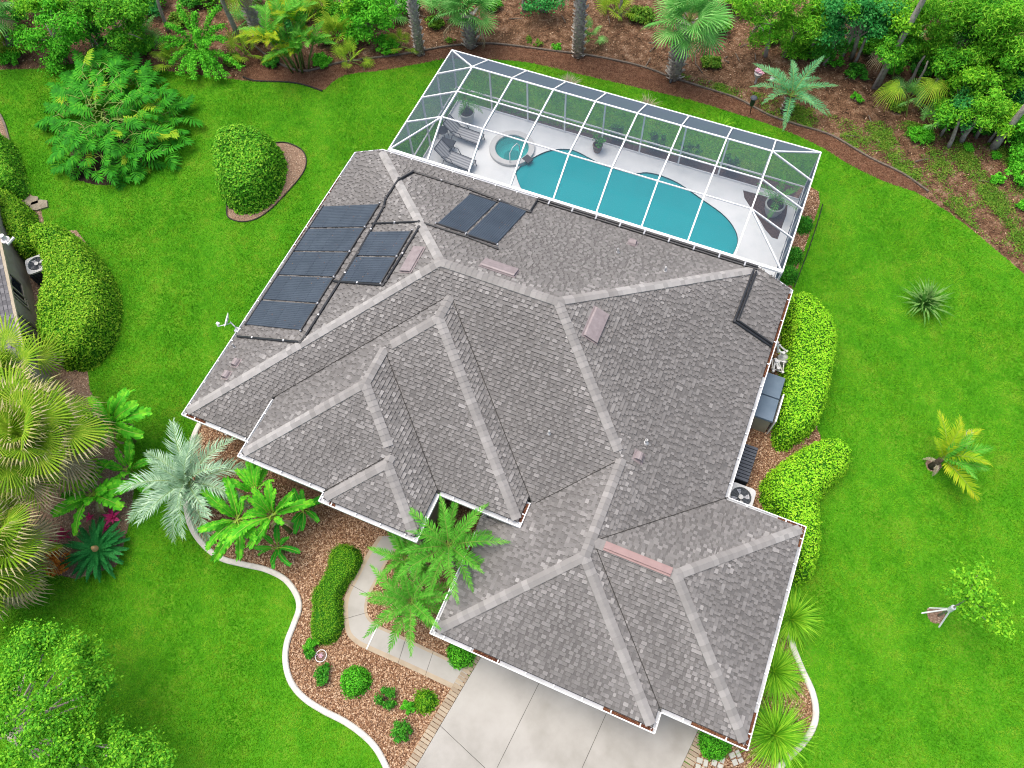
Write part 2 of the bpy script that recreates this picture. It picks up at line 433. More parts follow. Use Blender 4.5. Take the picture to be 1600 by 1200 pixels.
def screen_material():
    m = bpy.data.materials.new('insect_screen'); m.use_nodes = True
    N, L = m.node_tree.nodes, m.node_tree.links; N.clear()
    out = N.new('ShaderNodeOutputMaterial'); mx = N.new('ShaderNodeMixShader')
    tr = N.new('ShaderNodeBsdfTransparent'); df = N.new('ShaderNodeBsdfDiffuse')
    df.inputs[0].default_value = (.085, .112, .150, 1)
    # woven mesh: the share of light its threads stop grows with the slant of the ray
    lw = N.new('ShaderNodeLayerWeight'); lw.inputs[0].default_value = .5
    sub = N.new('ShaderNodeMath'); sub.operation = 'SUBTRACT'; sub.inputs[0].default_value = 1.0
    L.new(lw.outputs['Facing'], sub.inputs[1])
    mxm = N.new('ShaderNodeMath'); mxm.operation = 'MAXIMUM'; mxm.inputs[1].default_value = .14; L.new(sub.outputs[0], mxm.inputs[0])
    dv = N.new('ShaderNodeMath'); dv.operation = 'DIVIDE'; dv.inputs[0].default_value = SCREEN_COVER; L.new(mxm.outputs[0], dv.inputs[1])
    mn = N.new('ShaderNodeMath'); mn.operation = 'MINIMUM'; mn.inputs[1].default_value = .93; L.new(dv.outputs[0], mn.inputs[0])
    L.new(mn.outputs[0], mx.inputs[0]); L.new(tr.outputs[0], mx.inputs[1]); L.new(df.outputs[0], mx.inputs[2])
    L.new(mx.outputs[0], out.inputs[0])
    return m


def water_material(name, tint, milk, cloud):
    m = bpy.data.materials.new(name); m.use_nodes = True
    N, L = m.node_tree.nodes, m.node_tree.links; N.clear()
    out = N.new('ShaderNodeOutputMaterial'); mx = N.new('ShaderNodeMixShader')
    tr = N.new('ShaderNodeBsdfTransparent'); tr.inputs[0].default_value = (*tint, 1)
    gl = N.new('ShaderNodeBsdfGlossy'); gl.inputs['Roughness'].default_value = .03
    fr = N.new('ShaderNodeFresnel'); fr.inputs[0].default_value = 1.33
    nz = N.new('ShaderNodeTexNoise'); nz.inputs['Scale'].default_value = 2.2; nz.inputs['Detail'].default_value = 3
    b = N.new('ShaderNodeBump'); b.inputs['Strength'].default_value = .12; b.inputs['Distance'].default_value = .05
    L.new(nz.outputs['Fac'], b.inputs['Height']); L.new(b.outputs[0], gl.inputs['Normal']); L.new(b.outputs[0], fr.inputs['Normal'])
    df = N.new('ShaderNodeBsdfDiffuse'); df.inputs[0].default_value = (*milk, 1); md = N.new('ShaderNodeMixShader'); md.inputs[0].default_value = cloud
    L.new(tr.outputs[0], md.inputs[1]); L.new(df.outputs[0], md.inputs[2])
    L.new(fr.outputs[0], mx.inputs[0]); L.new(md.outputs[0], mx.inputs[1]); L.new(gl.outputs[0], mx.inputs[2])
    L.new(mx.outputs[0], out.inputs[0])
    return m


SCREEN_COVER = .215
M['screen'] = screen_material()
M['water'] = water_material('pool_water', (.20, .93, .98), (.017, .39, .44), .72)
M['spa_water'] = water_material('spa_water', (.35, .95, .96), (.06, .40, .41), .4)

# ------------------------------------------------------------------ setting: ground, lawn, beds
BASIN = [(-12.3, 16.8), (.6, 16.8), (.6, 24.6), (-12.3, 24.6)]      # where the pool and spa are dug, under the deck


def flat(name, outline, z, mat, kind='structure', parent=None, hole=None):
    mb = MB()
    loops = [list(outline)] + ([hole] if hole else [])
    k = [(x, y, z) for L in loops for x, y in L]
    tris = tessellate_polygon([[Vector((x, y, 0)) for x, y in L] for L in loops])
    mb.v = k
    for t in tris:
        a, b, c = [Vector(k[i][:2]) for i in t]
        mb.f.append(tuple(t) if (b - a).cross(c - a) > 0 else tuple(t)[::-1]); mb.m.append(0)
    o = mb.build(name, mat, parent)
    if kind: o['kind'] = kind
    return o


def pix(pts, z=0.0, n=0, closed=False):
    P = [g2(*p, z) for p in pts]
    if n: P = [(v.x, v.y) for v in catmull([(x, y, 0) for x, y in P], n, closed)]
    return P


flat('ground', [(-300, -300), (300, -300), (300, 300), (-300, 300)], -.02, M['litter'], hole=BASIN)

lawn_edge = pix([(-260, 130), (-60, 112), (0, 109), (70, 107), (110, 100), (200, 101), (260, 111), (380, 126), (400, 128), (450, 129), (478, 134), (503, 142),
                 (522, 127), (547, 116), (600, 110), (660, 99), (705, 92), (800, 95), (850, 103), (900, 115), (1000, 138), (1080, 157), (1150, 178), (1200, 194),
                 (1250, 214), (1290, 234), (1330, 259), (1380, 283), (1430, 300), (1500, 345), (1560, 394), (1600, 428), (1700, 520), (1800, 640)], n=4)
LAWN = lawn_edge + [(70, -30), (60, -70), (-70, -70), (-75, 10)]
flat('lawn', LAWN, 0.0, M['lawn'], hole=BASIN)

strip_top = pix([(385, 60), (420, 90), (470, 112), (525, 100), (580, 92), (640, 84), (700, 73), (760, 69), (800, 72), (870, 81), (930, 89), (1000, 104), (1050, 122),
                 (1100, 138), (1150, 154), (1200, 180), (1240, 194), (1290, 209), (1320, 224), (1360, 248), (1410, 272), (1450, 300)], n=4)
strip_bot = pix([(385, 122), (400, 128), (450, 129), (478, 134), (503, 142),
                 (522, 127), (547, 116), (600, 110), (660, 99), (705, 92), (800, 95), (850, 103), (900, 115), (1000, 138), (1080, 157), (1150, 178), (1200, 194),
                 (1250, 214), (1290, 234), (1330, 259), (1380, 283), (1430, 300)], n=4)
STRIP = strip_top + strip_bot[::-1]
flat('mulch_path', STRIP, 0.004, M['straw'])

curb_px = [(313, 662), (303, 685), (294, 730), (291, 780), (299, 822), (320, 853), (347, 873), (380, 882), (415, 890), (445, 905), (463, 928), (468, 950),
           (460, 975), (449, 1005), (447, 1035), (455, 1065), (475, 1090), (505, 1110), (540, 1128), (570, 1150), (590, 1172), (606, 1203), (622, 1240), (640, 1300)]
CURB = pix(curb_px, n=6)
FRONT_BED = CURB + [g2(700, 1290), g2(735, 1030), (-4.0, 3.0), (-4.0, 8.0), (-12.0, 8.0), (-15.2, 6.6)]
flat('front_bed', FRONT_BED, 0.006, M['mulch'])
RIGHT_BED = pix([(1281, 318), (1279, 300), (1268, 293), (1252, 290), (1150, 430), (1130, 600), (1120, 760), (1130, 820), (1255, 905), (1240, 850), (1215, 800),
                 (1225, 730), (1285, 690), (1276, 668), (1262, 640), (1240, 560), (1232, 470), (1243, 430)])
flat('side_bed', RIGHT_BED, 0.008, M['mulch'])
curb2_px = [(1232, 985), (1238, 1010), (1252, 1045), (1268, 1080), (1274, 1110), (1270, 1135), (1255, 1160), (1230, 1185), (1213, 1205), (1190, 1240)]
CURB2 = pix(curb2_px, n=6)
CORNER_BED = CURB2 + [g2(1060, 1300), g2(1088, 1140), (3.0, 4.0), (5.0, 4.0), (5.1, 7.5), g2(1226, 940)]
flat('corner_bed', CORNER_BED, 0.006, M['mulch'])
OVAL = pix([(437, 223), (456, 226), (473, 236), (479, 252), (473, 272), (450, 300), (425, 326), (402, 342), (378, 347), (357, 340), (355, 322), (360, 300), (380, 255), (410, 230)], n=4, closed=True)
flat('oval_bed', OVAL, 0.006, M['gravel'])
NBED = pix([(-30, 150), (0, 175), (10, 205), (22, 255), (36, 292), (62, 318), (72, 360), (120, 360), (166, 420), (174, 480), (160, 530), (135, 560), (140, 605), (158, 650), (176, 690), (198, 715),
            (211, 745), (206, 800), (194, 850), (182, 885), (120, 905), (75, 895), (40, 905), (-40, 930), (-300, 900), (-260, 300)])
flat('neighbor_bed', NBED, 0.006, M['gravel'])


def ring_bed(name, px, py, r, mat):
    c = g(px, py); n = 22
    out = [(c.x + r * (1 + .12 * math.sin(3 * a)) * math.cos(a), c.y + r * (1 + .1 * math.sin(2 * a + 1)) * math.sin(a)) for a in [2 * PI * i / n for i in range(n)]]
    flat(name, out, .006, mat)
    return out


RING1 = ring_bed('tree_ring', 1462, 962, .30, M['gravel'])
RING2 = ring_bed('palm_ring', 1458, 728, .28, M['gravel'])
RING3 = ring_bed('shrub_ring', 175, 238, 2.2, M['soil'])


def ribbon(path, w, z0, z1, bevel=.02):
    """rounded concrete strip that follows a path"""
    mb = MB(); P = [Vector((x, y, 0)) for x, y in path]; prof = [(-w / 2, z0), (-w / 2, z1 - bevel), (-w / 2 + bevel, z1), (w / 2 - bevel, z1), (w / 2, z1 - bevel), (w / 2, z0)]
    k = len(prof)
    for i, p in enumerate(P):
        d = (P[min(i + 1, len(P) - 1)] - P[max(i - 1, 0)]).normalized(); nrm = Vector((-d.y, d.x, 0))
        for a, b in prof: mb.v.append((p.x + nrm.x * a, p.y + nrm.y * a, b))
    for i in range(len(P) - 1):
        for j in range(k - 1):
            a = i * k + j; mb.f.append((a, a + 1, a + k + 1, a + k)); mb.m.append(0)
    mb.f.append(tuple(range(k))[::-1]); mb.m.append(0)
    mb.f.append(tuple(range((len(P) - 1) * k, len(P) * k))); mb.m.append(0)
    return mb


tag(ribbon(CURB, .20, -.01, .11, .03).build('garden_curb', M['curb']), 'long pale concrete curb winding round the front mulch bed', 'curb')
tag(ribbon(CURB2, .20, -.01, .11, .03).build('garden_curb', M['curb']), 'short pale concrete curb beside the fountain grasses', 'curb')
tag(ribbon(strip_top, .09, -.01, .09, .01).build('lawn_edging', M['rail_wood']), 'weathered dark edging between the brown path and the woods', 'edging')
tag(ribbon(OVAL + OVAL[:1], .05, -.01, .06, .01).build('lawn_edging', M['edging']), 'black edging looped round the round shrub bed', 'edging')
tag(ribbon(pix([(380, 121), (400, 127), (450, 129), (478, 134), (504, 143)], n=4), .06, -.01, .07, .01).build('lawn_edging', M['edging']), 'black edging in front of the golden palm', 'edging')
tag(ribbon(pix([(1285, 320), (1278, 345), (1265, 385), (1252, 420), (1240, 450)], n=4), .035, -.01, .07, .01).build('lawn_edging', M['edging']), 'black edging along the narrow mulch bed beside the pool screen', 'edging')
tag(ribbon(pix([(-20, 150), (2, 182), (12, 208), (24, 257), (37, 292)], n=4), .10, -.01, .09, .01).build('lawn_edging', M['rail_wood']), 'brown edging beside the neighbour hedge', 'edging')

# driveway and walkway: real slabs with joints between them
def quad_slab(mb, pts, z0, z1): mb.extrude(pts, z0, z1)


D = {}
drive = empty('driveway', g(880, 1150), None, None); drive['kind'] = 'structure'
def slab(name, poly, mat, parent, z0=-.03, z1=.045):
    mb = MB(); q = [(x - parent.location.x, y - parent.location.y) for x, y in poly]
    mb.extrude(q, z0, z1); return mb.build(name, mat, parent)


def shrink(poly, d):
    """pull a convex outline in by d"""
    P = [Vector(p) for p in poly]; n = len(P); out = []
    A = sum(P[i].x * P[(i + 1) % n].y - P[(i + 1) % n].x * P[i].y for i in range(n))
    s = 1 if A > 0 else -1
    for i in range(n):
        a, b, c = P[i - 1], P[i], P[(i + 1) % n]
        d1 = (b - a).normalized(); d2 = (c - b).normalized()
        n1 = Vector((-d1.y, d1.x)) * s; n2 = Vector((-d2.y, d2.x)) * s
        k = n1 + n2; k = k / max(.25, k.dot(n1)) if k.length > 1e-6 else n1
        out.append(tuple(b + k * d))
    return out


J1a, J1b = g2(840, 1072), g2(775, 1203)
J2a, J2b = g2(945, 1120), g2(908, 1203)
def ext(a, b, y):                        # carry a joint line on to world row y
    t = (y - a[1]) / (b[1] - a[1]); return (a[0] + (b[0] - a[0]) * t, y)
YD0, YD1 = 2.48, -8.5
Lb0, Lb1 = g2(746, 1036), g2(649, 1200)
Rb0, Rb1 = g2(1082, 1160), g2(1062, 1203)
dl0, dl1 = ext(Lb0, Lb1, YD0), ext(Lb0, Lb1, YD1)
j10, j11 = ext(J1a, J1b, YD0), ext(J1a, J1b, YD1)
j20, j21 = ext(J2a, J2b, YD0), ext(J2a, J2b, YD1)
dr0, dr1 = ext(Rb0, Rb1, YD0), ext(Rb0, Rb1, YD1)
dg0 = g2(688, 1134)                      # diagonal saw cut in the left slab
dgd = g2(757, 1199)
tt = 1.0
dd = (dgd[0] - dg0[0], dgd[1] - dg0[1])
# where the diagonal meets joint 1
def isect(p, d, q, e):
    den = d[0] * e[1] - d[1] * e[0]; t = ((q[0] - p[0]) * e[1] - (q[1] - p[1]) * e[0]) / den
    return (p[0] + d[0] * t, p[1] + d[1] * t)
dgx = isect(dg0, dd, j10, (j11[0] - j10[0], j11[1] - j10[1]))
dgl = isect(dg0, dd, dl0, (dl1[0] - dl0[0], dl1[1] - dl0[1]))
dr0, j20b = ext(Rb0, Rb1, 3.06), ext(J2a, J2b, 3.06)
for poly in ([dl0, dgl, dgx, j10], [dgl, dl1, j11, dgx], [j10, j11, j21, j20], [j20b, j21, dr1, dr0]):
    slab('concrete_slab', shrink(poly, .007), M['concrete'], drive)
slab('joint_base', [dl0, dl1, dr1, dr0], M['soil'], drive, -.03, .022)
DRIVE = [ext(g2(735, 1030), g2(636, 1200), YD0), ext(g2(735, 1030), g2(636, 1200), YD1), ext(g2(1093, 1165), g2(1074, 1203), YD1), ext(g2(1093, 1165), g2(1074, 1203), YD0)]


def paver_row(a, b, wdt, n, side, parent):
    """soldier course of brick pavers from a to b"""
    a, b = Vector((*a, 0)), Vector((*b, 0)); d = (b - a) / n; nrm = Vector((-d.y, d.x, 0)).normalized() * side
    L = d.length
    mb = MB(); mb.box(-wdt / 2, wdt / 2, -L / 2 + .006, L / 2 - .006, -.02, .05, top=(.006, .006, .006, .006))
    me = mb.mesh('paver', M['paver'])
    ang = math.atan2(nrm.y, nrm.x)
    for i in range(n):
        c = a + d * (i + .5) + nrm * (wdt / 2)
        o = link('paver', me, parent, c - parent.location + Vector((random.uniform(-.006, .006), random.uniform(-.006, .006), random.uniform(-.004, .004))), (0, 0, ang + random.uniform(-.02, .02)))


bl = empty('paver_border', (*g2(690, 1110), 0)); bl['kind'] = 'structure'
a, b = ext(Lb0, Lb1, YD0 + .05), ext(Lb0, Lb1, -3.6)
paver_row(a, b, .33, int(math.dist(a, b) / .135), -1, bl)
br = empty('paver_border', (*g2(1080, 1170), 0)); br['kind'] = 'structure'
a, b = ext(Rb0, Rb1, 3.0), ext(Rb0, Rb1, -1.5)
paver_row(a, b, .33, int(math.dist(a, b) / .135), 1, br)

walk_out = pix([(592, 838), (572, 868), (555, 900), (542, 925), (537, 950), (541, 988), (555, 1005), (575, 1016), (640, 1045), (714, 1080)], n=4)
walk_in = pix([(640, 838), (612, 868), (594, 900), (578, 930), (574, 948), (576, 962), (590, 976), (620, 990), (670, 1014), (736, 1045)], n=4)
walk = empty('walkway', (*g2(580, 980), 0)); walk['kind'] = 'structure'
# stations along the walk where slabs meet
def lerp_path(P, t):
    L = [0]
    for i in range(len(P) - 1): L.append(L[-1] + math.dist(P[i], P[i + 1]))
    s = t * L[-1]
    for i in range(len(P) - 1):
        if s <= L[i + 1] or i == len(P) - 2:
            u = (s - L[i]) / (L[i + 1] - L[i] + 1e-9); return (P[i][0] + (P[i + 1][0] - P[i][0]) * u, P[i][1] + (P[i + 1][1] - P[i][1]) * u)
def nearest_t(P, q):
    ts = np.linspace(0, 1, 400); d = [math.dist(lerp_path(P, t), q) for t in ts]; return ts[int(np.argmin(d))]
cuts_out = [0.0] + [nearest_t(walk_out, g2(*p)) for p in [(549, 914), (541, 967), (573, 1015), (622, 1037), (664, 1057)]] + [1.0]
cuts_in = [0.0] + [nearest_t(walk_in, g2(*p)) for p in [(576, 930), (573, 958), (591, 976), (633, 1000), (677, 1018)]] + [1.0]
for k in range(6):
    n = 10; bw = .16
    O = [lerp_path(walk_out, cuts_out[k] + (cuts_out[k + 1] - cuts_out[k]) * i / n) for i in range(n + 1)]
    I = [lerp_path(walk_in, cuts_in[k] + (cuts_in[k + 1] - cuts_in[k]) * i / n) for i in range(n + 1)]
    def mixp(a, b, d):
        v = Vector(b) - Vector(a); return tuple(Vector(a) + v.normalized() * d)
    gap = .006
    Om = [mixp(O[i], I[i], bw) for i in range(n + 1)]; Im = [mixp(I[i], O[i], .10) for i in range(n + 1)]
    def cutends(A):
        A = list(A); A[0] = mixp(A[0], A[1], gap); A[-1] = mixp(A[-1], A[-2], gap); return A
    s_ = slab('concrete_slab', cutends(Om) + cutends(Im)[::-1], M['concrete'], walk, -.03, .04)
    slab('stained_border', cutends(O) + cutends(Om)[::-1], M['walk_edge'], walk, -.03, .037)
    slab('stained_border', cutends(I)[::-1] + cutends(Im), M['walk_edge'], walk, -.03, .037)
WALK = walk_out + walk_in[::-1]
slab('joint_base', WALK, M['soil'], walk, -.03, .02)
mb = MB(); a, b = g(573, 1015), g(591, 976); mb.bar(a - walk.location + Vector((0, 0, .03)), b - walk.location + Vector((0, 0, .03)), .05, .05)
mb.build('expansion_strip', M['expansion'], walk)
for i, (px, py, lb) in enumerate([(1096, 1195, 'square pale stepping stone nearest the driveway pavers'), (1122, 1189, 'pale stepping stone between two others below the garage corner'), (1150, 1184, 'tilted pale stepping stone closest to the fountain grass')]):
    c = g(px, py); st = empty('stepping_stone', c, lb, 'stone', 'stepping stones below the garage corner', rz=[.1, .0, .75][i])
    for (x0, x1, y0, y1) in ((-.19, -.01, -.2, .0), (.005, .19, -.2, -.04), (-.19, .02, .015, .2), (.035, .19, -.025, .2)):
        m2 = MB(); m2.box(x0, x1, y0, y1, -.01, .06 + random.uniform(-.006, .006), top=(.015,) * 4); m2.build('flagstone', M['stone'], st)
for px, py, lb, w, h in [(28, 302, 'tan stone slab against the lime neighbour hedge', .5, .28), (48, 316, 'middle rough tan stone by the neighbour hedge end', .4, .3), (62, 322, 'grey flat stone lying on the lawn edge', .42, .3)]:
    c = g(px, py); m2 = MB(); m2.extrude([(-w, -h * .6), (-.2 * w, -h), (w, -h * .7), (w * .9, h * .6), (.1 * w, h), (-w * .8, h * .7)], -.01, .10)
    tag(m2.build('edging_stone', M['old_stone'], None, False, c, (0, 0, .6)), lb, 'stone', 'stones at the corner of the neighbour bed')

# ------------------------------------------------------------------ the house
P_ = 0.4946                                # roof pitch, about 6 in 12
xL, yR, yF1, xR = -16.138, 18.75, 5.374, 2.91
yn, xG, yG1, xs, yG2, xgl = 9.835, 5.546, 2.611, 2.91, 1.986, -4.491
z1 = ZE + .784
xa, y2, xb, y3, xc, y1, xd = -12.953, 4.6245, -9.586, 4.296, -5.967, 6.017, -3.077
DD = 7.387; yrg = yF1 + DD; yB = yrg + DD; z2 = ZE + .741
wW = (xR - xgl) / 2; xmW = (xR + xgl) / 2
wG = (yn - yG1) / 2
w1, w2, w3 = (xd - xa) / 2, (xc - xa) / 2, (xc - xb) / 2
BLK = [  # x0 x1 y0 y1 eave, hipped sides, domain
    dict(x0=xL, x1=xR, y0=yF1, y1=yB, ze=ZE, s='lrfb', dom=(xL, xR, yF1, yR)),
    dict(x0=xgl, x1=xs, y0=yG2, y1=99, ze=ZE, s='lrf', dom=(xgl, xs, yG2, yF1 + wW)),
    dict(x0=xgl, x1=xG, y0=yG1, y1=yn, ze=ZE, s='lrfb', dom=(xgl, xG, yG1, yn)),
    dict(x0=xa, x1=xd, y0=y1, y1=99, ze=z1, s='lrf', dom=(xa, xd, y1, 11.88)),
    dict(x0=xa, x1=xc, y0=y2, y1=99, ze=z1, s='lrf', dom=(xa, xc, y2, 10.2)),
    dict(x0=xb, x1=xc, y0=y3, y1=99, ze=z1, s='lrf', dom=(xb, xc, y3, 6.5)),
]


def plane_of(b, s):
    if s == 'l': return (P_, 0, b['ze'] - P_ * b['x0'])
    if s == 'r': return (-P_, 0, b['ze'] + P_ * b['x1'])
    if s == 'f': return (0, P_, b['ze'] - P_ * b['y0'])
    return (0, -P_, b['ze'] + P_ * b['y1'])


def clip2(poly, a, b, c):                   # keep a x + b y + c >= 0
    out = []; n = len(poly)
    for i in range(n):
        p, q = poly[i], poly[(i + 1) % n]
        fp = a * p[0] + b * p[1] + c; fq = a * q[0] + b * q[1] + c
        if fp >= 0: out.append(p)
        if (fp > 0 > fq) or (fp < 0 < fq):
            t = fp / (fp - fq); out.append((p[0] + (q[0] - p[0]) * t, p[1] + (q[1] - p[1]) * t))
    return out


def area2(p): return abs(sum(p[i][0] * p[(i + 1) % len(p)][1] - p[(i + 1) % len(p)][0] * p[i][1] for i in range(len(p)))) / 2 if len(p) > 2 else 0


def subtract(pieces, hps):
    res = []
    for poly in pieces:
        cur = poly
        for a, b, c in hps:
            o = clip2(cur, -a, -b, -c)
            if area2(o) > 1e-4: res.append(o)
            cur = clip2(cur, a, b, c)
            if area2(cur) < 1e-4: break
    return res


def dom_hp(d): return [(1, 0, -d[0]), (-1, 0, d[1]), (0, 1, -d[2]), (0, -1, d[3])]


def facets(blocks, voids=()):
    out = []
    for j, B in enumerate(blocks):
        d = B['dom']; rect = [(d[0], d[2]), (d[1], d[2]), (d[1], d[3]), (d[0], d[3])]
        for s in B['s']:
            F = plane_of(B, s); poly = rect
            for o in B['s']:
                if o != s:
                    Q = plane_of(B, o); poly = clip2(poly, Q[0] - F[0], Q[1] - F[1], Q[2] - F[2])
            pcs = [poly] if area2(poly) > 1e-4 else []
            for i, Bi in enumerate(blocks):
                if i == j: continue
                e = 1e-6 if i < j else -1e-6
                pcs = subtract(pcs, dom_hp(Bi['dom']) + [(plane_of(Bi, o)[0] - F[0], plane_of(Bi, o)[1] - F[1], plane_of(Bi, o)[2] - F[2] + e) for o in Bi['s']])
            for jj, v in voids:
                if jj == j: pcs = subtract(pcs, dom_hp(v))
            for p in pcs: out.append((j, s, F, p))
    return out


FAC = facets(BLK, [(0, (xc - .3, xgl, yF1 - 1, 6.35))])

# ridge and hip lines (ends in plan, height from the roof itself)
def roof_z(x, y, blocks=BLK):
    z = -9
    for B in blocks:
        d = B['dom']
        if d[0] - .02 <= x <= d[1] + .02 and d[2] - .02 <= y <= d[3] + .02:
            z = max(z, min(plane_of(B, s)[0] * x + plane_of(B, s)[1] * y + plane_of(B, s)[2] for s in B['s']))
    return z


yW0 = yG2 + wW; xE2 = xc - w3
LINES = [((xL + DD, yrg), (xR - DD, yrg)), ((xL + DD, yrg), (xL, yF1)), ((xL + DD, yrg), (xL + (yB - yR), yR)),
         ((xR - DD, yrg), (xmW, yF1 + wW)), ((xR - DD, yrg), (xR - (yB - yR), yR)), ((xmW, yF1 + wW), (xmW, yW0)),
         ((xmW, yW0), (xgl, yG2)), ((xmW, yW0), (xs, yG2)), ((xmW + .1, yG1 + wG), (xG - wG, yG1 + wG)),
         ((xG - wG, yG1 + wG), (xG, yG1)), ((xG - wG, yG1 + wG), (xG, yn)),
         ((xa + w1, yF1 + (z1 - ZE) / P_ + w1 - .03), (xa + w1, y1 + w1)), ((xa + w1, y1 + w1), (xd, y1)), ((xa + w1, y1 + w1), (xa + w2, y1 + w2)),
         ((xa + w2, y1 + w2), (xa + w2, y2 + w2)), ((xa + w2, y2 + w2), (xa, y2)), ((xa + w2, y2 + w2), (xE2, y2 + w3)),
         ((xE2, y2 + w3 + .05), (xE2, y3 + w3)), ((xE2, y3 + w3), (xb, y3)), ((xE2, y3 + w3), (xc, y3))]

HOUSE = empty('house', (0, 0, 0), 'single storey house with a large grey shingle hip roof', 'house')
mb = MB()
for j, s, F, p in FAC:
    B = BLK[j]; hp_ = {'l': (1, 0, -B['x0'] - .11), 'r': (-1, 0, B['x1'] - .11), 'f': (0, 1, -B['y0'] - .11), 'b': (0, -1, B['y1'] - .11)}[s]
    if j == 0 and s == 'b': hp_ = (0, -1, yR - .02)
    p = clip2(p, *hp_)
    if len(p) > 2: mb.poly([(x, y, F[0] * x + F[1] * y + F[2]) for x, y in p])
ROOF = mb.build('roof', M['roof_deck'], HOUSE)
tag(ROOF, 'grey shingle roof of many hips')


def shingle_mesh(fac, blocks, lines, eave_gap=.125, seed=1):
    rnd = random.Random(seed)
    V, Fs, tone = [], [], []
    E = .128 / math.sqrt(1 + P_ * P_)
    for j, s, F, poly in fac:
        B = blocks[j]
        # eave frame: u along the eave, v horizontal run from it
        if s == 'l': fr = lambda x, y: (y, x - B['x0']); inv = lambda u, v: (B['x0'] + v, u)
        elif s == 'r': fr = lambda x, y: (-y, B['x1'] - x); inv = lambda u, v: (B['x1'] - v, -u)
        elif s == 'f': fr = lambda x, y: (-x, y - B['y0']); inv = lambda u, v: (-u, B['y0'] + v)
        else: fr = lambda x, y: (x, B['y1'] - y); inv = lambda u, v: (u, B['y1'] - v)
        q = [fr(*p) for p in poly]
        if not (s == 'b' and blocks is BLK and j == 0): q = clip2(q, 0, 1, -eave_gap)
        else: q = clip2(q, 0, 1, -(yB - yR) - .05)
        if len(q) < 3: continue
        v0, v1 = min(a[1] for a in q), max(a[1] for a in q)
        for k in range(int(v0 / E), int(v1 / E) + 1):
            ca = clip2(clip2(q, 0, 1, -k * E), 0, -1, (k + 1) * E)
            if area2(ca) < 1e-5: continue
            r2 = random.Random((j * 7 + 'lrfb'.index(s)) * 100003 + k * 17 + seed)
            u0, u1 = min(a[0] for a in ca), max(a[0] for a in ca)
            u = -40 + r2.random() * .3; hi = True
            while u < u1:
                w = r2.uniform(.08, .18) if hi else r2.uniform(.05, .13)
                t0 = r2.random(); up = hi
                hi = (not hi) if r2.random() < .8 else hi
                if u + w > u0:
                    cell = clip2(clip2(ca, 1, 0, -u), -1, 0, u + w)
                    if area2(cell) > 2e-5:
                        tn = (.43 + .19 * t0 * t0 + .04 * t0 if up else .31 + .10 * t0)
                        if r2.random() < .02: tn += .08
                        n = len(cell); k0 = len(V)
                        for (uu, vv) in cell:
                            x, y = inv(uu, vv); f = (vv / E) - k
                            lift = (.010 + .034 * (1 - f)) if up else (.003 + .014 * (1 - f))
                            z = F[0] * x + F[1] * y + F[2]
                            V.append((x, y, z + lift))
                        for (uu, vv) in cell:
                            x, y = inv(uu, vv); V.append((x, y, F[0] * x + F[1] * y + F[2]))
                        # weathering: paler granules close to hips and ridges
                        cx, cy = inv(sum(a[0] for a in cell) / n, sum(a[1] for a in cell) / n)
                        dm = 9
                        for (a, b) in lines:
                            dx, dy = b[0] - a[0], b[1] - a[1]; t = max(0, min(1, ((cx - a[0]) * dx + (cy - a[1]) * dy) / (dx * dx + dy * dy)))
                            dm = min(dm, math.hypot(cx - a[0] - t * dx, cy - a[1] - t * dy))
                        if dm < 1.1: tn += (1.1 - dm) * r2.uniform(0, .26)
                        Fs.append(tuple(range(k0, k0 + n))); tone.append(tn)
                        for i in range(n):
                            Fs.append((k0 + i, k0 + n + i, k0 + n + (i + 1) % n, k0 + (i + 1) % n)); tone.append(.06)  # tab edges near black: butt shadow painted into their tone
                u += w
    me = bpy.data.meshes.new('shingle_courses'); me.from_pydata(V, [], Fs)
    at = me.attributes.new('tone', 'FLOAT', 'FACE'); at.data.foreach_set('value', tone)
    return me


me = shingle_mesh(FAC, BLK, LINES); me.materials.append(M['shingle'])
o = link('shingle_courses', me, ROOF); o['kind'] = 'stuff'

# ridge and hip caps: overlapping bent pieces, nearest ones as parts
caps = []
CAPW, CAPE = .165, .19
for a, b in LINES:
    A = Vector((*a, roof_z(*a))); Bv = Vector((*b, roof_z(*b)))
    if A.z < Bv.z: A, Bv = Bv, A
    ridge = abs(A.z - Bv.z) < .05
    d = (Bv - A); L = d.length - (.30 if not ridge else 0); d.normalize()
    n = max(1, int(L / CAPE))
    for i in range(n):
        caps.append((A + d * (L * (i + .5) / n), d, ridge))
dist = [(Vector(CAM) - c[0]).length for c in caps]
order = sorted(range(len(caps)), key=lambda i: dist[i])


def cap_mesh(ridge):
    mb = MB(); sl = P_ if ridge else P_ / math.sqrt(2)
    l0, l1 = -CAPE * .62, CAPE * .62
    drop = CAPW * sl * .96
    for sgn in (1, -1):
        # x along the line (down slope), y across, lifted at its low end
        pts = [(l0, 0, .050), (l1, 0, .068), (l1, sgn * CAPW, .064 - drop), (l0, sgn * CAPW, .046 - drop)]
        low = [(x, y, z - .06) for x, y, z in pts]
        fs = [(0, 1, 2, 3), (1, 5, 6, 2), (2, 6, 7, 3), (0, 3, 7, 4)]
        mb.faces(pts + low, fs if sgn < 0 else [f[::-1] for f in fs])
    return mb


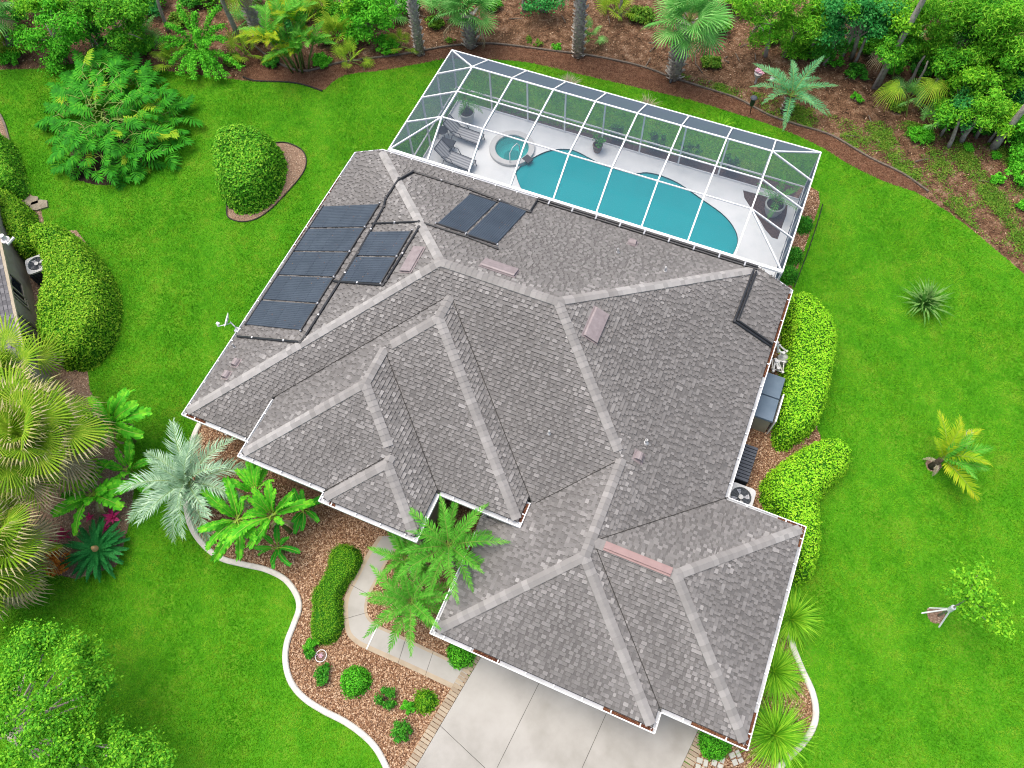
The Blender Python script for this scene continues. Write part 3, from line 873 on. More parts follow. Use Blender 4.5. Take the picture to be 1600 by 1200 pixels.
cm = {r: cap_mesh(r).mesh('ridge_cap', M['ridge_obj']) for r in (True, False)}
rest = MB()
for rank, i in enumerate(order):
    c, d, ridge = caps[i]
    x = d; y = Vector((0, 0, 1)).cross(x).normalized(); z = x.cross(y)
    mt = Matrix(((x.x, y.x, z.x, c.x), (x.y, y.y, z.y, c.y), (x.z, y.z, z.z, c.z), (0, 0, 0, 1)))
    mt = mt @ Matrix.Rotation(random.uniform(-.03, .03), 4, 'Z')
    if rank < 300:
        o = link('ridge_cap', cm[ridge], ROOF); o.matrix_local = mt
    else:
        src = cm[ridge]; k = len(rest.v)
        rest.v += [tuple(mt @ v.co) for v in src.vertices]
        for f in src.polygons: rest.f.append(tuple(k + q for q in f.vertices)); rest.m.append(0)
if rest.v:
    o = rest.build('far_ridge_caps', M['ridge'], ROOF); o['kind'] = 'stuff'

# thin dark bars standing in for the shadow line where roof slopes meet
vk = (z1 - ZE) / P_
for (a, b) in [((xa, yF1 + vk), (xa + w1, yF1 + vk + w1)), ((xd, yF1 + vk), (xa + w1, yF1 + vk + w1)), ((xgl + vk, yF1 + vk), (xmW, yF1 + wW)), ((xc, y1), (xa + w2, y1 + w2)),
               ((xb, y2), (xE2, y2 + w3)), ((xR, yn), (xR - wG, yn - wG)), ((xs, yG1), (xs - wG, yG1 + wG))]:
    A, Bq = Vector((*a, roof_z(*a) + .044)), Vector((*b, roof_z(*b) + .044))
    v = MB(); v.bar(A, Bq, .02, .012); v.build('valley_shadow_line', M['roof_deck'], ROOF)

# gutters: open troughs with straps
GN = [0]


def gutter(a, b, z, side, debris=(), strap=.9):
    GN[0] += 1; z -= .0011 * GN[0] % .012
    a, b = Vector((*a, 0)), Vector((*b, 0)); d = (b - a).normalized(); nrm = Vector((-d.y, d.x, 0)) * side   # nrm points away from the house
    e = nrm * .015
    mb = MB(); up = Vector((0, 0, 1))
    W = .15
    o_ = a + e; q = b + e
    mb.bar(o_ - nrm * .016 + up * (z - .05), q - nrm * .016 + up * (z - .05), .032, .13)            # outer lip
    mb.bar(o_ - nrm * (W / 2 + .01) + up * (z - .050), q - nrm * (W / 2 + .01) + up * (z - .050), W - .03, .006, 1)  # floor
    mb.bar(o_ - nrm * (W + .004) + d * (W + .02) + up * (z - .06), q - nrm * (W + .004) - d * (W + .02) + up * (z - .06), .012, .12, 1)   # back
    for end in (a, b):
        c = end + e - nrm * (W / 2)
        mb.bar(c + up * (z - .058) - d * .004, c + up * (z - .058) + d * .004, W - .03, .085)
    G = mb.build('gutter', [M['gutter_metal'], M['gutter_inner']], HOUSE)
    L = (b - a).length; n = max(1, int(L / strap))
    for i in range(n):
        c = a + d * ((i + .5) * L / n) + e
        s = MB(); s.bar(c - nrm * .015 + up * (z + .012), c - nrm * (W + .05) + up * (z + .022), .036, .010)
        s.build('gutter_strap', M['white_metal'], G)
    for (t0, t1) in debris:
        m2 = MB(); k = max(3, int(L * (t1 - t0) / .05))
        for i in range(k * 6):
            c = a + d * (L * (t0 + (t1 - t0) * random.random())) + e - nrm * random.uniform(.03, W - .01)
            w = random.uniform(.015, .04); an = random.uniform(0, PI)
            dx, dy = math.cos(an) * w, math.sin(an) * w
            zz = z - .026 + random.uniform(0, .02)
            m2.poly([(c.x - dx, c.y - dy, zz), (c.x + dy * .5, c.y - dx * .5, zz + random.uniform(-.01, .015)), (c.x + dx, c.y + dy, zz), (c.x - dy * .5, c.y + dx * .5, zz)])
        bed0 = a + d * (L * t0) + e - nrm * (W / 2) + up * (z - .044); bed1 = a + d * (L * t1) + e - nrm * (W / 2) + up * (z - .044)
        m2.bar(bed0, bed1, W - .045, .03)
        m2.build('gutter_litter', M['debris'], G)
    return G


LG = [((xL, yR), (xL, yF1), ZE, 1, [(.1, .4)]), ((xL, yF1), (xa + .02, yF1), ZE, 1, [(.05, .3)]),
      ((xR, yn), (xR, yR), ZE, 1, [(.55, .98)]), ((xG, yn), (xR, yn), ZE, 1, [(0, .35)]), ((xG, yG1), (xG, yn), ZE, 1, [(.0, .15), (.9, 1)]),
      ((xs, yG1), (xG, yG1), ZE, 1, [(.35, .98)]), ((xs, yG2), (xs, yG1), ZE, 1, []), ((xgl, yG2), (xs, yG2), ZE, 1, [(.2, .32), (.78, .99)]),
      ((xgl, 6.9), (xgl, yG2), ZE, 1, [(.2, .5)]),
      ((xa, 6.95), (xa, y2), z1, 1, []), ((xa, y2), (xb, y2), z1, 1, []), ((xb, y2), (xb, y3), z1, 1, []), ((xb, y3), (xc, y3), z1, 1, [(.1, .16)]),
      ((xc, y3), (xc, y1), z1, 1, []), ((xc, y1), (xd, y1), z1, 1, []), ((xd, y1), (xd, 6.9), z1, 1, [(.2, .95)]),
      ((xR - 1.45, yR), (xL + 1.45, yR), z2, 1, [(.05, .55)])]
for a, b, z, s, db in LG:
    d = Vector(b) - Vector(a)
    gutter(a, b, z, -1, db)

# fascia, soffits and walls below the roof
mb = MB()
for a, b, z, s, db in LG:
    A, Bq = Vector((*a, z - .11)), Vector((*b, z - .11)); d = (Bq - A).normalized(); nrm = Vector((-d.y, d.x, 0))
    mb.bar(A + nrm * .135, Bq + nrm * .135, .02, .17)
for sx, x0, x1 in ((1, xL + .02, xL + 1.5), (1, xR - .02, xR - 1.5)):       # raking boards at the back corners
    mb.bar((x0, yR - .02, ZE - .07), (x1, yR - .02, z2 - .07), .03, .17)
mb.build('fascia', M['white_metal'], HOUSE)
mb = MB()
for x0, x1, q0, q1, z in ((xL + .12, xc - .35, yF1 + .12, yR - .1, ZE - .21), (xc - .34, xR - .12, 6.5, yR - .1, ZE - .21), (xgl + .12, xR - .12, yG2 + .12, 6.49, ZE - .21),
                          (xR - .11, xG - .12, yG1 + .12, yn - .12, ZE - .21), (xa + .12, xd - .12, y1 + .12, 7.2, z1 - .21), (xa + .12, xc - .12, y2 + .12, y1 + .11, z1 - .214), (xb + .12, xc - .12, y3 + .12, y2 + .11, z1 - .218)):
    mb.box(x0, x1, q0, q1, z - .015, z)
mb.build('soffit', M['soffit'], HOUSE)
wmb = MB()
for x0, x1, q0, q1, h in ((-15.6, 2.35, 6.9, 15.8, ZE - .23), (-15.6, -12.6, 5.95, 6.89, ZE - .23), (-15.6, -12.2, 15.81, 18.15, ZE - .23), (.4, 2.35, 15.81, 18.15, ZE - .23),
                          (-3.95, 2.36, 2.5, 6.89, ZE - .23), (2.37, 5.0, 3.1, 9.3, ZE - .23), (-12.45, -9.2, 5.15, 6.88, z1 - .24), (-9.19, -6.4, 4.8, 6.88, z1 - .24)):
    wmb.box(x0, x1, q0, q1, -.02, h)
wmb.build('wall', M['stucco'], HOUSE)
gd = MB()
for k in range(4): gd.box(-3.2, 1.7, 2.44, 2.49, .05 + k * .5, .535 + k * .5, top=(.01, .01, 0, 0))
gd.build('garage_door', M['white_metal'], HOUSE)
fd = MB(); fd.box(-5.6, -4.6, 6.82, 6.87, .05, 2.05); fd.build('front_door', M['door_paint'], HOUSE)
for x0, x1, yy, z0, zt in ((-11.6, -10.0, 5.14, .9, 2.3), (-8.6, -7.0, 4.79, .6, 2.5), (-15.0, -13.3, 5.94, .8, 1.9)):
    wf = MB()
    for bb in ((x0 - .06, x1 + .06, z0 - .06, z0), (x0 - .06, x1 + .06, zt, zt + .06), (x0 - .06, x0, z0, zt), (x1, x1 + .06, z0, zt), ((x0 + x1) / 2 - .02, (x0 + x1) / 2 + .02, z0, zt)):
        wf.box(bb[0], bb[1], yy - .05, yy - .002, bb[2], bb[3])
    w_ = wf.build('window', M['white_metal'], HOUSE)
    pn = MB(); pn.box(x0, x1, yy - .02, yy - .004, z0, zt); pn.build('pane', M['glass_dark'], w_)
for i in range(4):
    x0 = -9.5 + i * 1.5; sd = MB(); sd.box(x0, x0 + 1.46, 15.82, 15.86, .1, 2.02); sd.build('sliding_door', M['glass_dark'], HOUSE)
for (px, py, z) in ((346, 684, ZE),):
    x, y = g2(px, py, ZE); ds = MB(); ds.bar((x, yF1 - .03, ZE - .12), (x, yF1 + .50, ZE - .35), .08, .06); ds.bar((x, yF1 + .52, ZE - .35), (x, yF1 + .52, .1), .08, .06); ds.bar((x, yF1 + .5, .1), (x, yF1 + .1, .03), .08, .06)
    ds.build('downspout', M['white_metal'], HOUSE)
ds = MB(); ds.bar((xG - .5, 7.6, ZE - .3), (xG - .5, 7.6, .1), .08, .06); ds.bar((xG - .5, 7.6, .1), (xG + .1, 7.6, .03), .08, .06); ds.build('downspout', M['white_metal'], HOUSE)

PL = {'l': plane_of(BLK[0], 'l'), 'r': plane_of(BLK[0], 'r'), 'b': plane_of(BLK[0], 'b'), 'f': plane_of(BLK[0], 'f'), 'gb': plane_of(BLK[2], 'b'), 'gf': plane_of(BLK[2], 'f')}


def frame_on(s, origin):
    """local frame on a roof plane: x along the eave, y up the slope, z out of it"""
    F = PL[s]; n = Vector((-F[0], -F[1], 1)).normalized()
    e = Vector((F[1], -F[0], 0)).normalized(); u = n.cross(e).normalized()
    if u.z < 0: u, e = -u, -e
    return Matrix(((e.x, u.x, n.x, origin.x), (e.y, u.y, n.y, origin.y), (e.z, u.z, n.z, origin.z), (0, 0, 0, 1)))


def slot_vent(s, pa, pb, w, mat, label):
    F = PL[s]; A, Bq = on_plane(*pa, *F), on_plane(*pb, *F); c = (A + Bq) / 2
    mt = frame_on(s, c); L = (A - Bq).length
    mb = MB(); mb.box(-L / 2, L / 2, -w / 2, w / 2, .02, .075, top=(.01, .01, .01, .03)); mb.box(-L / 2 - .06, L / 2 + .06, -w / 2 - .07, w / 2 + .07, .028, .04)
    mb.box(-L / 2 - .02, L / 2 + .02, -w / 2 - .05, w / 2 + .01, .075, .115, top=(.0, .0, .02, .05))
    o = mb.build('roof_vent', mat, ROOF); o.matrix_local = mt; tag(o, label)


slot_vent('l', (659, 389), (632, 425), .42, M['vent_mauve'], 'mauve slot vent beside the solar panels')
slot_vent('b', (754, 413), (806, 428), .42, M['vent_mauve'], 'mauve slot vent behind the main ridge')
slot_vent('r', (938, 487), (921, 530), .50, M['vent_mauve'], 'mauve slot vent on the slope facing the side lawn')
F = PL['gf']
A, Bq = Vector((xmW + .45, yG1 + wG, ZE + P_ * wG)), Vector((xG - wG - .15, yG1 + wG, ZE + P_ * wG))
mb = MB(); mb.bar(A + Vector((0, 0, .07)), Bq + Vector((0, 0, .07)), .17, .06)
for sy in (-1, 1): mb.bar(A + Vector((0, sy * .11, .025)), Bq + Vector((0, sy * .11, .025)), .08, .05)
tag(mb.build('ridge_vent', M['vent_red'], ROOF), 'long dull red ridge vent over the garage')


def goose(s, px, py, label):
    c = on_plane(px, py, *PL[s]); mt = frame_on(s, c); mb = MB()
    mb.box(-.2, .2, -.2, .2, .02, .035)
    k = 7; R = .15
    for i in range(k):
        a0, a1 = PI * i / k, PI * (i + 1) / k
        y0, h0, yy1, h1 = -math.cos(a0) * R, math.sin(a0) * R * 1.1, -math.cos(a1) * R, math.sin(a1) * R * 1.1
        mb.faces([(-.13, y0, .03 + h0), (.13, y0, .03 + h0), (.13, yy1, .03 + h1), (-.13, yy1, .03 + h1)], [(0, 1, 2, 3)])
        for sx in (-.13, .13): mb.faces([(sx, 0, .03), (sx, y0, .03 + h0), (sx, yy1, .03 + h1)], [(0, 1, 2)])
    o = mb.build('hooded_vent', M['vent_mauve'], ROOF); o.matrix_local = mt; tag(o, label)


goose('l', 370, 568, 'small mauve hooded vent, upper of the pair on the left slope')
goose('l', 355, 587, 'small mauve hooded vent, lower of the pair on the left slope')
goose('b', 988, 381, 'small mauve hooded vent near the pool eave')
goose('r', 997, 714, 'small mauve hooded vent near the wing ridge')
for s, px, py, r, lb in (('b', 965, 395, .05, 'white pipe stack nearer the hooded vent by the pool'), ('b', 1039, 424, .055, 'white pipe stack nearer the hip by the pool'), ('r', 1009, 692, .06, 'grey pipe stack with a dark opening'), ('f', 858, 678, .04, 'thin white pipe stack on the front slope'), ('l', 367, 543, .04, 'short white pipe stack below the dish')):
    c = on_plane(px, py, *PL[s]); mb = MB(); r *= .75; mb.lathe([(r * 2.2, -.02), (r * 1.5, .05), (r, .06), (r, .26), (r * .6, .26), (r * .6, .16)], 12)
    o = mb.build('pipe_stack', M['ac_grey'], ROOF, loc=c); tag(o, lb)

# ------------------------------------------------------------------ solar heating panels and their pipes
def solar(s, u0, u1, v0, v1, label):
    """u along the eave axis (house x or y), v metres up the slope"""
    F = PL[s]; cs = 1 / math.sqrt(1 + P_ * P_)
    um, vm = (u0 + u1) / 2, v0
    if s == 'l': o_ = Vector((xL + vm * cs, um, ZE + P_ * vm * cs))
    else: o_ = Vector((um, yB - vm * cs, ZE + P_ * vm * cs))
    W, L = u1 - u0, v1 - v0
    root = empty('solar_collector', (0, 0, 0), label, 'solar panel', 'pool heating panels on the roof'); root.matrix_world = frame_on(s, o_)
    mb = MB(); mb.box(-W / 2, W / 2, .1, L - .1, .045, .065)
    mb.build('absorber_mat', M['solar'], root)
    rib = MB(); n = 14
    for i in range(n): x = -W / 2 + (i + .5) * W / n; rib.box(x - W / n * .36, x + W / n * .36, .1, L - .1, .0652, .074, top=(.008, .008, 0, 0))
    rib.build('riser_tube', M['solar_rib'], root)
    for y, zz in ((.06, .07), (L - .06, .07)):
        h = MB(); h.tube([(-W / 2 - .05, y, zz), (W / 2 + .05, y, zz)], .032, 8); h.build('header_pipe', M['black_plastic'], root)
    st = MB()
    for k in range(3):
        y = L * (k + 1) / 4; st.box(-W / 2 - .02, W / 2 + .02, y - .006, y + .006, .0745, .078)
    st.build('strap', M['solar_rib'], root)
    for x in (-W / 2 - .05, W / 2 + .05):
        cl = MB(); cl.tube([(x - .02, L - .06, .07), (x + .02, L - .06, .07)], .045, 8); cl.build('clamp', M['steel'], root)
    fl = MB()
    for k in range(7):
        x, y = random.uniform(-W * .45, W * .45), random.uniform(.3, L - .3); r = random.uniform(.012, .03)
        fl.poly([(x - r, y, .0795), (x, y - r * .5, .0795), (x + r, y, .0795), (x, y + r, .0795)])
    fl.build('dried_leaf', M['twig'], root)
    return root


yy = [15.55 - 1.228 * i for i in range(6)]
nm = ['solar panel at the pool end of the long left column', 'second solar panel from the pool in the long left column', 'middle solar panel of the long left column of five',
      'fourth solar panel from the pool in the long left column', 'solar panel of the left column nearest the satellite dish']
for i in range(5): solar('l', yy[i + 1] + .04, yy[i] - .04, .30, 3.66, nm[i])
for i, lb in enumerate(['upper column solar panel nearer the pool, beside the mauve vent', 'upper column solar panel further from the pool']):
    solar('l', 14.13 - 1.235 * (i + 1) + .04, 14.13 - 1.235 * i - .04, 3.98, 6.22, lb)
q = [on_plane(*p, *PL['b']) for p in ((736, 305), (776, 316), (727, 367), (680, 353), (781, 316), (823, 329), (775, 386), (730, 370))]
cs = 1 / math.sqrt(1 + P_ * P_)
sl = lambda v: (yB - v.y) / cs
for k, lb in ((0, 'rear slope solar panel beside the hip'), (4, 'rear slope solar panel further along towards the pool eave')):
    u = sorted([q[k].x, q[k + 1].x, q[k + 2].x, q[k + 3].x]); x0, x1 = (u[0] + u[1]) / 2, (u[2] + u[3]) / 2
    v = sorted([sl(q[k + i]) for i in range(4)])
    solar('b', x0, x1, (v[0] + v[1]) / 2, (v[2] + v[3]) / 2, lb)


def roof_pipe(pts, label, r=.045, lift=.07, mat='black_plastic'):
    """pipe laid over the roof; each point is (slope, photo x, photo y)"""
    P = []
    for s, px, py in pts:
        P.append(on_plane(px, py, *PL[s]) + Vector((0, 0, lift)))
    root = empty('solar_pipe', P[0], label, 'pipe', 'black pipes of the roof pool heater')
    mb = MB()
    Q = [p - P[0] for p in P]
    for i in range(len(Q) - 1):
        mb.tube([Q[i], Q[i + 1]], r, 8)
        mb.lathe([(r * 1.35, -r), (r * 1.35, r)], 8, Q[i + 1])
    mb.build('pipe_run', M[mat], root)
    cl = MB()
    for i in range(len(Q) - 1):
        L = (Q[i + 1] - Q[i]).length
        for k in range(int(L / 1.5)):
            c = Q[i].lerp(Q[i + 1], (k + .5) / max(1, int(L / 1.5)))
            cl.box(c.x - .05, c.x + .05, c.y - .05, c.y + .05, c.z - .07, c.z + .055, top=(.02,) * 4)
    if cl.v: cl.build('pipe_clips', M['steel'], root)['kind'] = 'stuff'
    return root


roof_pipe([('l', 372, 527), ('l', 470, 536), ('l', 477, 528), ('l', 560, 397), ('l', 600, 325), ('l', 603, 312), ('l', 624, 281)], 'black pipe running up past the long left column and on to the hip')
roof_pipe([('l', 522, 441), ('l', 598, 447), ('l', 603, 441), ('l', 655, 357)], 'black pipe round the lower side of the two upper column panels')
roof_pipe([('l', 581, 351), ('l', 655, 348)], 'black pipe crossing from the left column to the hip', .035)
roof_pipe([('b', 663, 350), ('b', 681, 356), ('b', 731, 372), ('b', 777, 390)], 'black header pipe above the two rear slope panels', .035)
roof_pipe([('b', 625, 282), ('b', 646, 270), ('b', 735, 298), ('b', 828, 333), ('b', 840, 314)], 'black pipe passing below the rear slope panels to the pool eave')
pp = []
E_ = Vector((0, -.12, .10))
x0 = on_plane(840, 314, *PL['b']).x
mb = MB(); root = empty('solar_pipe', (x0, yR - .12, z2 + .14), 'pair of black pipes laid along the pool eave gutter', 'pipe', 'black pipes of the roof pool heater')
xe = xR - 1.55
for k, off in enumerate((0, -.11)): mb.tube([(0, off, 0), (xe - x0, off, 0)], .042, 8)
mb.build('pipe_run', M['black_plastic'], root)
cl = MB()
for k in range(9): cl.box((k + .5) * (xe - x0) / 9 - .03, (k + .5) * (xe - x0) / 9 + .03, -.17, .06, -.06, .06)
cl.build('pipe_clips', M['steel'], root)['kind'] = 'stuff'
for off, lb in ((0, 'outer black pipe turning down the side slope to the pool plumbing'), (9, 'inner black pipe turning down the side slope to the pool plumbing')):
    o_ = off * .012
    a = on_plane(1181, 426, *PL['r']); b = on_plane(1152, 502, *PL['r']); c = on_plane(1206, 539, *PL['r'])
    dxy = Vector((-.11, 0, .054)) if off else Vector((0, 0, 0)); dy = Vector((0, -.12, 0)) if off else Vector((0, 0, 0))
    P3 = [a + dxy, b + dxy + dy, c + dy]
    root = empty('solar_pipe', P3[0], lb, 'pipe', 'black pipes of the roof pool heater'); mb = MB()
    lift = Vector((0, 0, .07))
    for i in range(2): mb.tube([P3[i] - P3[0] + lift, P3[i + 1] - P3[0] + lift], .045, 8)
    mb.lathe([(.06, -.05), (.06, .06)], 8, P3[1] - P3[0] + lift)
    mb.build('pipe_run', M['black_plastic'], root)

# satellite dish on the left eave
c = on_plane(372, 516, *PL['l']); dish = empty('satellite_dish', c, 'white satellite dish on the left eave by the last solar panel', 'satellite dish')
mb = MB(); mb.box(-.12, .12, -.1, .1, .0, .03); mb.tube([(0, 0, 0), (-.05, 0, .28), (-.22, .05, .42)], .025, 8); mb.build('mast', M['white_metal'], dish)
rim = MB(); n = 20; prof = [(0, 0), (.12, .012), (.22, .04), (.30, .08)]
for r, d in prof:
    for j in range(n): a = 2 * PI * j / n; rim.v.append((d, r * .92 * math.cos(a), r * math.sin(a)))
for i in range(3):
    for j in range(n): p0, p1 = i * n + j, i * n + (j + 1) % n; rim.f.append((p0, p1, p1 + n, p0 + n)); rim.m.append(0)
o = rim.build('reflector', M['white_metal'], dish, True, (-.26, .06, .50)); o.rotation_euler = (0, math.radians(-30), math.radians(203))
mb = MB(); mb.tube([(-.28, .05, .25), (-.62, -.24, .28)], .018, 6); mb.build('feed_arm', M['white_metal'], dish)
mb = MB(); mb.tube([(-.62, -.24, .28), (-.66, -.20, .42)], .03, 8); mb.box(-.66, -.56, -.24, -.14, .38, .45); mb.build('receiver', M['white_metal'], dish)

# ------------------------------------------------------------------ pool deck, pool and spa
DZ = .08
HW, HT = 3.04, 3.98                         # wall top and roof top of the screen cage
yc, xl, xr = 25.146, -14.398, 2.265
yP1, yP15, yP2 = 23.556, 22.025, 20.49
RX = [-12.584, -10.726, -8.861, -6.997, -5.173, -3.301, -1.436, .403]

pool_px = [(806, 272), (810, 263), (818, 255), (833, 246), (849, 238), (868, 233), (890, 233), (905, 238), (922, 247), (938, 255), (962, 263), (992, 270), (1010, 269), (1027, 272),
           (1044, 278), (1059, 285), (1073, 294), (1100, 313), (1128, 333), (1145, 352), (1153, 372), (1149, 390), (1136, 408), (1110, 420), (1060, 408), (980, 380), (900, 350), (840, 325), (817, 300)]
POOL = pix(pool_px, DZ, n=3, closed=True)
sc_ = g(800, 230, DZ + .16); SPA_R = .80
spa_c = (sc_.x, sc_.y)
RBED = pix([(1161, 297), (1191, 305), (1231, 320), (1229, 335), (1225, 346), (1220, 360), (1215, 374), (1206, 371), (1195, 358), (1187, 344), (1178, 331), (1170, 320), (1163, 309)], DZ)


def holed(name, outer, holes, z, mat, z0=None):
    mb = MB(); loops = [outer] + holes
    vv = [[Vector((x, y, 0)) for x, y in L] for L in loops]
    flatv = [v for L in vv for v in L]
    mb.v = [(v.x, v.y, z) for v in flatv]
    for t in tessellate_polygon(vv):
        a, b, c = [flatv[i].xy for i in t]
        mb.f.append(tuple(t) if (b - a).cross(c - a) > 0 else tuple(t)[::-1]); mb.m.append(0)
    if z0 is not None:
        for L in loops:
            k = len(mb.v); n = len(L); mb.v += [(x, y, z) for x, y in L] + [(x, y, z0) for x, y in L]
            for i in range(n): mb.f.append((k + i, k + (i + 1) % n, k + n + (i + 1) % n, k + n + i)); mb.m.append(0)
    return mb.build(name, mat)


circ = lambda c, r, n=40: [(c[0] + r * math.cos(2 * PI * i / n), c[1] + r * math.sin(2 * PI * i / n)) for i in range(n)]
o = holed('pool_deck', [(xl + .0, 15.0), (xr, 15.0), (xr, yc + .05), (xl, yc + .05)], [POOL, circ(spa_c, SPA_R), RBED], DZ, M['deck'], -.03); o['kind'] = 'structure'
flat('planter_bed', RBED, DZ - .03, M['cage_soil'])
pool = empty('swimming_pool', (0, 0, 0), 'free form swimming pool of teal water under the screen cage', 'pool')
mb = MB(); n = len(POOL)
cp = Vector((sum(p[0] for p in POOL) / n, sum(p[1] for p in POOL) / n))
levels = [(0, DZ - .002), (.0, -.7), (.0, -1.25)]
rings = []
for ins, z in levels:
    q = [Vector(p) + (cp - Vector(p)).normalized() * ins for p in POOL]; k = len(mb.v); mb.v += [(p.x, p.y, z) for p in q]; rings.append(k)
for a, b in zip(rings, rings[1:]):
    for i in range(n): mb.f.append((a + i, b + i, b + (i + 1) % n, a + (i + 1) % n)); mb.m.append(0)
k = rings[-1]
for t in tessellate_polygon([[Vector(mb.v[k + i]).xy.to_3d() for i in range(n)]]): mb.f.append(tuple(k + i for i in t)); mb.m.append(0)
mb.build('pool_shell', M['plaster'], pool)
tile = MB()
for i in range(n):
    a, b = POOL[i], POOL[(i + 1) % n]
    ca, cb = Vector(a) + (cp - Vector(a)).normalized() * .012, Vector(b) + (cp - Vector(b)).normalized() * .012
    tile.poly([(ca.x, ca.y, DZ - .005), (cb.x, cb.y, DZ - .005), (cb.x, cb.y, -.18), (ca.x, ca.y, -.18)])
tile.build('waterline_tile', M['tile'], pool)
# shallow benches in the two bulges
for pts in ([(849, 239), (868, 234), (890, 234), (905, 239), (922, 248), (930, 253), (905, 248), (880, 243), (860, 241)], [(996, 271), (1010, 270), (1027, 273), (1044, 279), (1059, 286), (1073, 295), (1055, 290), (1030, 282)]):
    mb = MB(); mb.extrude(pix(pts, DZ, n=2, closed=True), -1.2, -.02); mb.build('bench', M['tile'], pool)
wp = holed('water_surface', POOL, [], DZ - .07, M['water']); wp.parent = pool
spa = empty('spa', (spa_c[0], spa_c[1], 0), 'round raised spa beside the pool with white coping', 'spa')
mb = MB(); mb.lathe([(SPA_R - .0, DZ + .10), (SPA_R, -.35), (.42, -.38), (.40, -.95), (.05, -.95)], 36); mb.build('spa_shell', M['plaster_light'], spa)
mb = MB(); mb.lathe([(SPA_R + .26, 0), (SPA_R + .26, DZ + .145), (SPA_R + .24, DZ + .16), (SPA_R + .0, DZ + .16), (SPA_R - .02, DZ + .14), (SPA_R - .02, DZ + .02)], 40)
mb.f.pop(); mb.m.pop(); mb.build('coping', M['coping'], spa)
mb = MB(); mb.lathe([(SPA_R - .012, DZ + .10), (SPA_R - .012, DZ - .05)], 36); mb.f.pop(); mb.m.pop(); mb.build('waterline_tile', M['tile'], spa)
mb = MB(); k = circ((0, 0), SPA_R - .01); mb.poly([(x, y, DZ + .06) for x, y in k]); mb.build('water_surface', M['spa_water'], spa)
sp = g(825, 250, DZ + .1)
mb = MB(); d = Vector((sp.x - spa_c[0], sp.y - spa_c[1], 0)).normalized(); mb.bar(d * (SPA_R + .02) + Vector((0, 0, DZ + .13)), d * (SPA_R + .42) + Vector((0, 0, DZ + .12)), .34, .09); mb.build('spillway', M['bronze'], spa)
hp = g(797, 258, DZ); mb = MB(); hp0 = g(798, 240, DZ + .8)
mb.tube([(0, 0, 0), (0, .02, .75), (.05, .25, .9), (.12, .6, .85), (.15, .75, .6), (.16, .8, .12)], .024, 8); tag(mb.build('handrail', M['white_metal'], None, True, hp), 'white curved handrail at the edge of the spa', 'handrail')

# ------------------------------------------------------------------ screen cage
cage = empty('pool_cage', (xl, yc, 0), 'white framed screen cage over the pool and deck', 'pool enclosure')
CO = Vector((xl, yc, 0))
def beam(name, a, b, w=.075, h=.10):
    mb = MB(); mb.bar(Vector(a) - CO, Vector(b) - CO, w, h); return mb.build(name, M['white_metal'], cage)
def panel(*pts):
    mb = MB(); mb.poly([Vector(p) - CO for p in pts]); return mb.build('screen_panel', M['screen'], cage)
zg = z2 + .03; yg = yR + .07
xs_all = [xl] + RX + [xr]
beam('eave_beam', (xl, yc, HW), (xr, yc, HW), .05, .08)
beam('eave_beam', (xl, yg, HW), (xl, yc, HW), .05, .08)
beam('eave_beam', (xr, yg, HW), (xr, yc, HW), .05, .08)
beam('gutter_beam', (xl, yg, zg), (xr, yg, zg), .12, .10)
for x in xs_all:
    beam('post', (x, yc, DZ), (x, yc, HW), .07, .07)
for x in RX:
    beam('rafter', (x, yc, HW), (x, yP1, HT), .058, .105)
    beam('rafter', (x, yP1, HT), (x, yP2, HT), .056, .11)
    beam('rafter', (x, yP2, HT), (x, yg, zg), .058, .105)
for y in (yP1, yP15, yP2):
    for i in range(len(RX) - 1):
        beam('purlin', (RX[i] + .04, y, HT + .01), (RX[i + 1] - .04, y, HT + .01), .045 if y != yP1 else .06, .045)
    beam('purlin', (xl, y, HW), (RX[0], y, HT), .05, .07)
    beam('purlin', (xr, y, HW), (RX[-1], y, HT), .05, .07)
beam('hip_beam', (xl, yc, HW), (RX[0], yP1, HT), .05, .07)
beam('hip_beam', (xr, yc, HW), (RX[-1], yP1, HT), .05, .07)
beam('hip_beam', (xl, yg, HW), (RX[0], yP2, HT), .05, .07)
beam('hip_beam', (xr, yg, HW), (RX[-1], yP2, HT), .05, .07)
beam('chair_rail', (xl, yc, .95), (xr, yc, .95), .05, .06)
beam('kick_plate', (xl, yc, .12), (xr, yc, .12), .04, .10)
for x in (xl, xr):
    beam('chair_rail', (x, yg, .95), (x, yc, .95), .05, .06)
    beam('kick_plate', (x, yg, .12), (x, yc, .12), .04, .10)
    for y in (yP1, yP15, yP2, yg + .1): beam('post', (x, y, DZ), (x, y, HW), .07, .07)
for i in range(len(RX) - 1):
    a, b = RX[i], RX[i + 1]
    panel((a, yc, HW), (b, yc, HW), (b, yP1, HT), (a, yP1, HT))
    panel((a, yP1, HT), (b, yP1, HT), (b, yP15, HT), (a, yP15, HT))
    panel((a, yP15, HT), (b, yP15, HT), (b, yP2, HT), (a, yP2, HT))
    panel((a, yP2, HT), (b, yP2, HT), (b, yg, zg), (a, yg, zg))
for x, r in ((xl, RX[0]), (xr, RX[-1])):
    panel((x, yc, HW), (r, yc, HW), (r, yP1, HT)); panel((x, yc, HW), (r, yP1, HT), (x, yP1, HW))
    panel((x, yP1, HW), (r, yP1, HT), (r, yP15, HT), (x, yP15, HW))
    panel((x, yP15, HW), (r, yP15, HT), (r, yP2, HT), (x, yP2, HW))
    panel((x, yP2, HW), (r, yP2, HT), (x, yg, HW)); panel((x, yg, HW), (r, yP2, HT), (r, yg, zg))
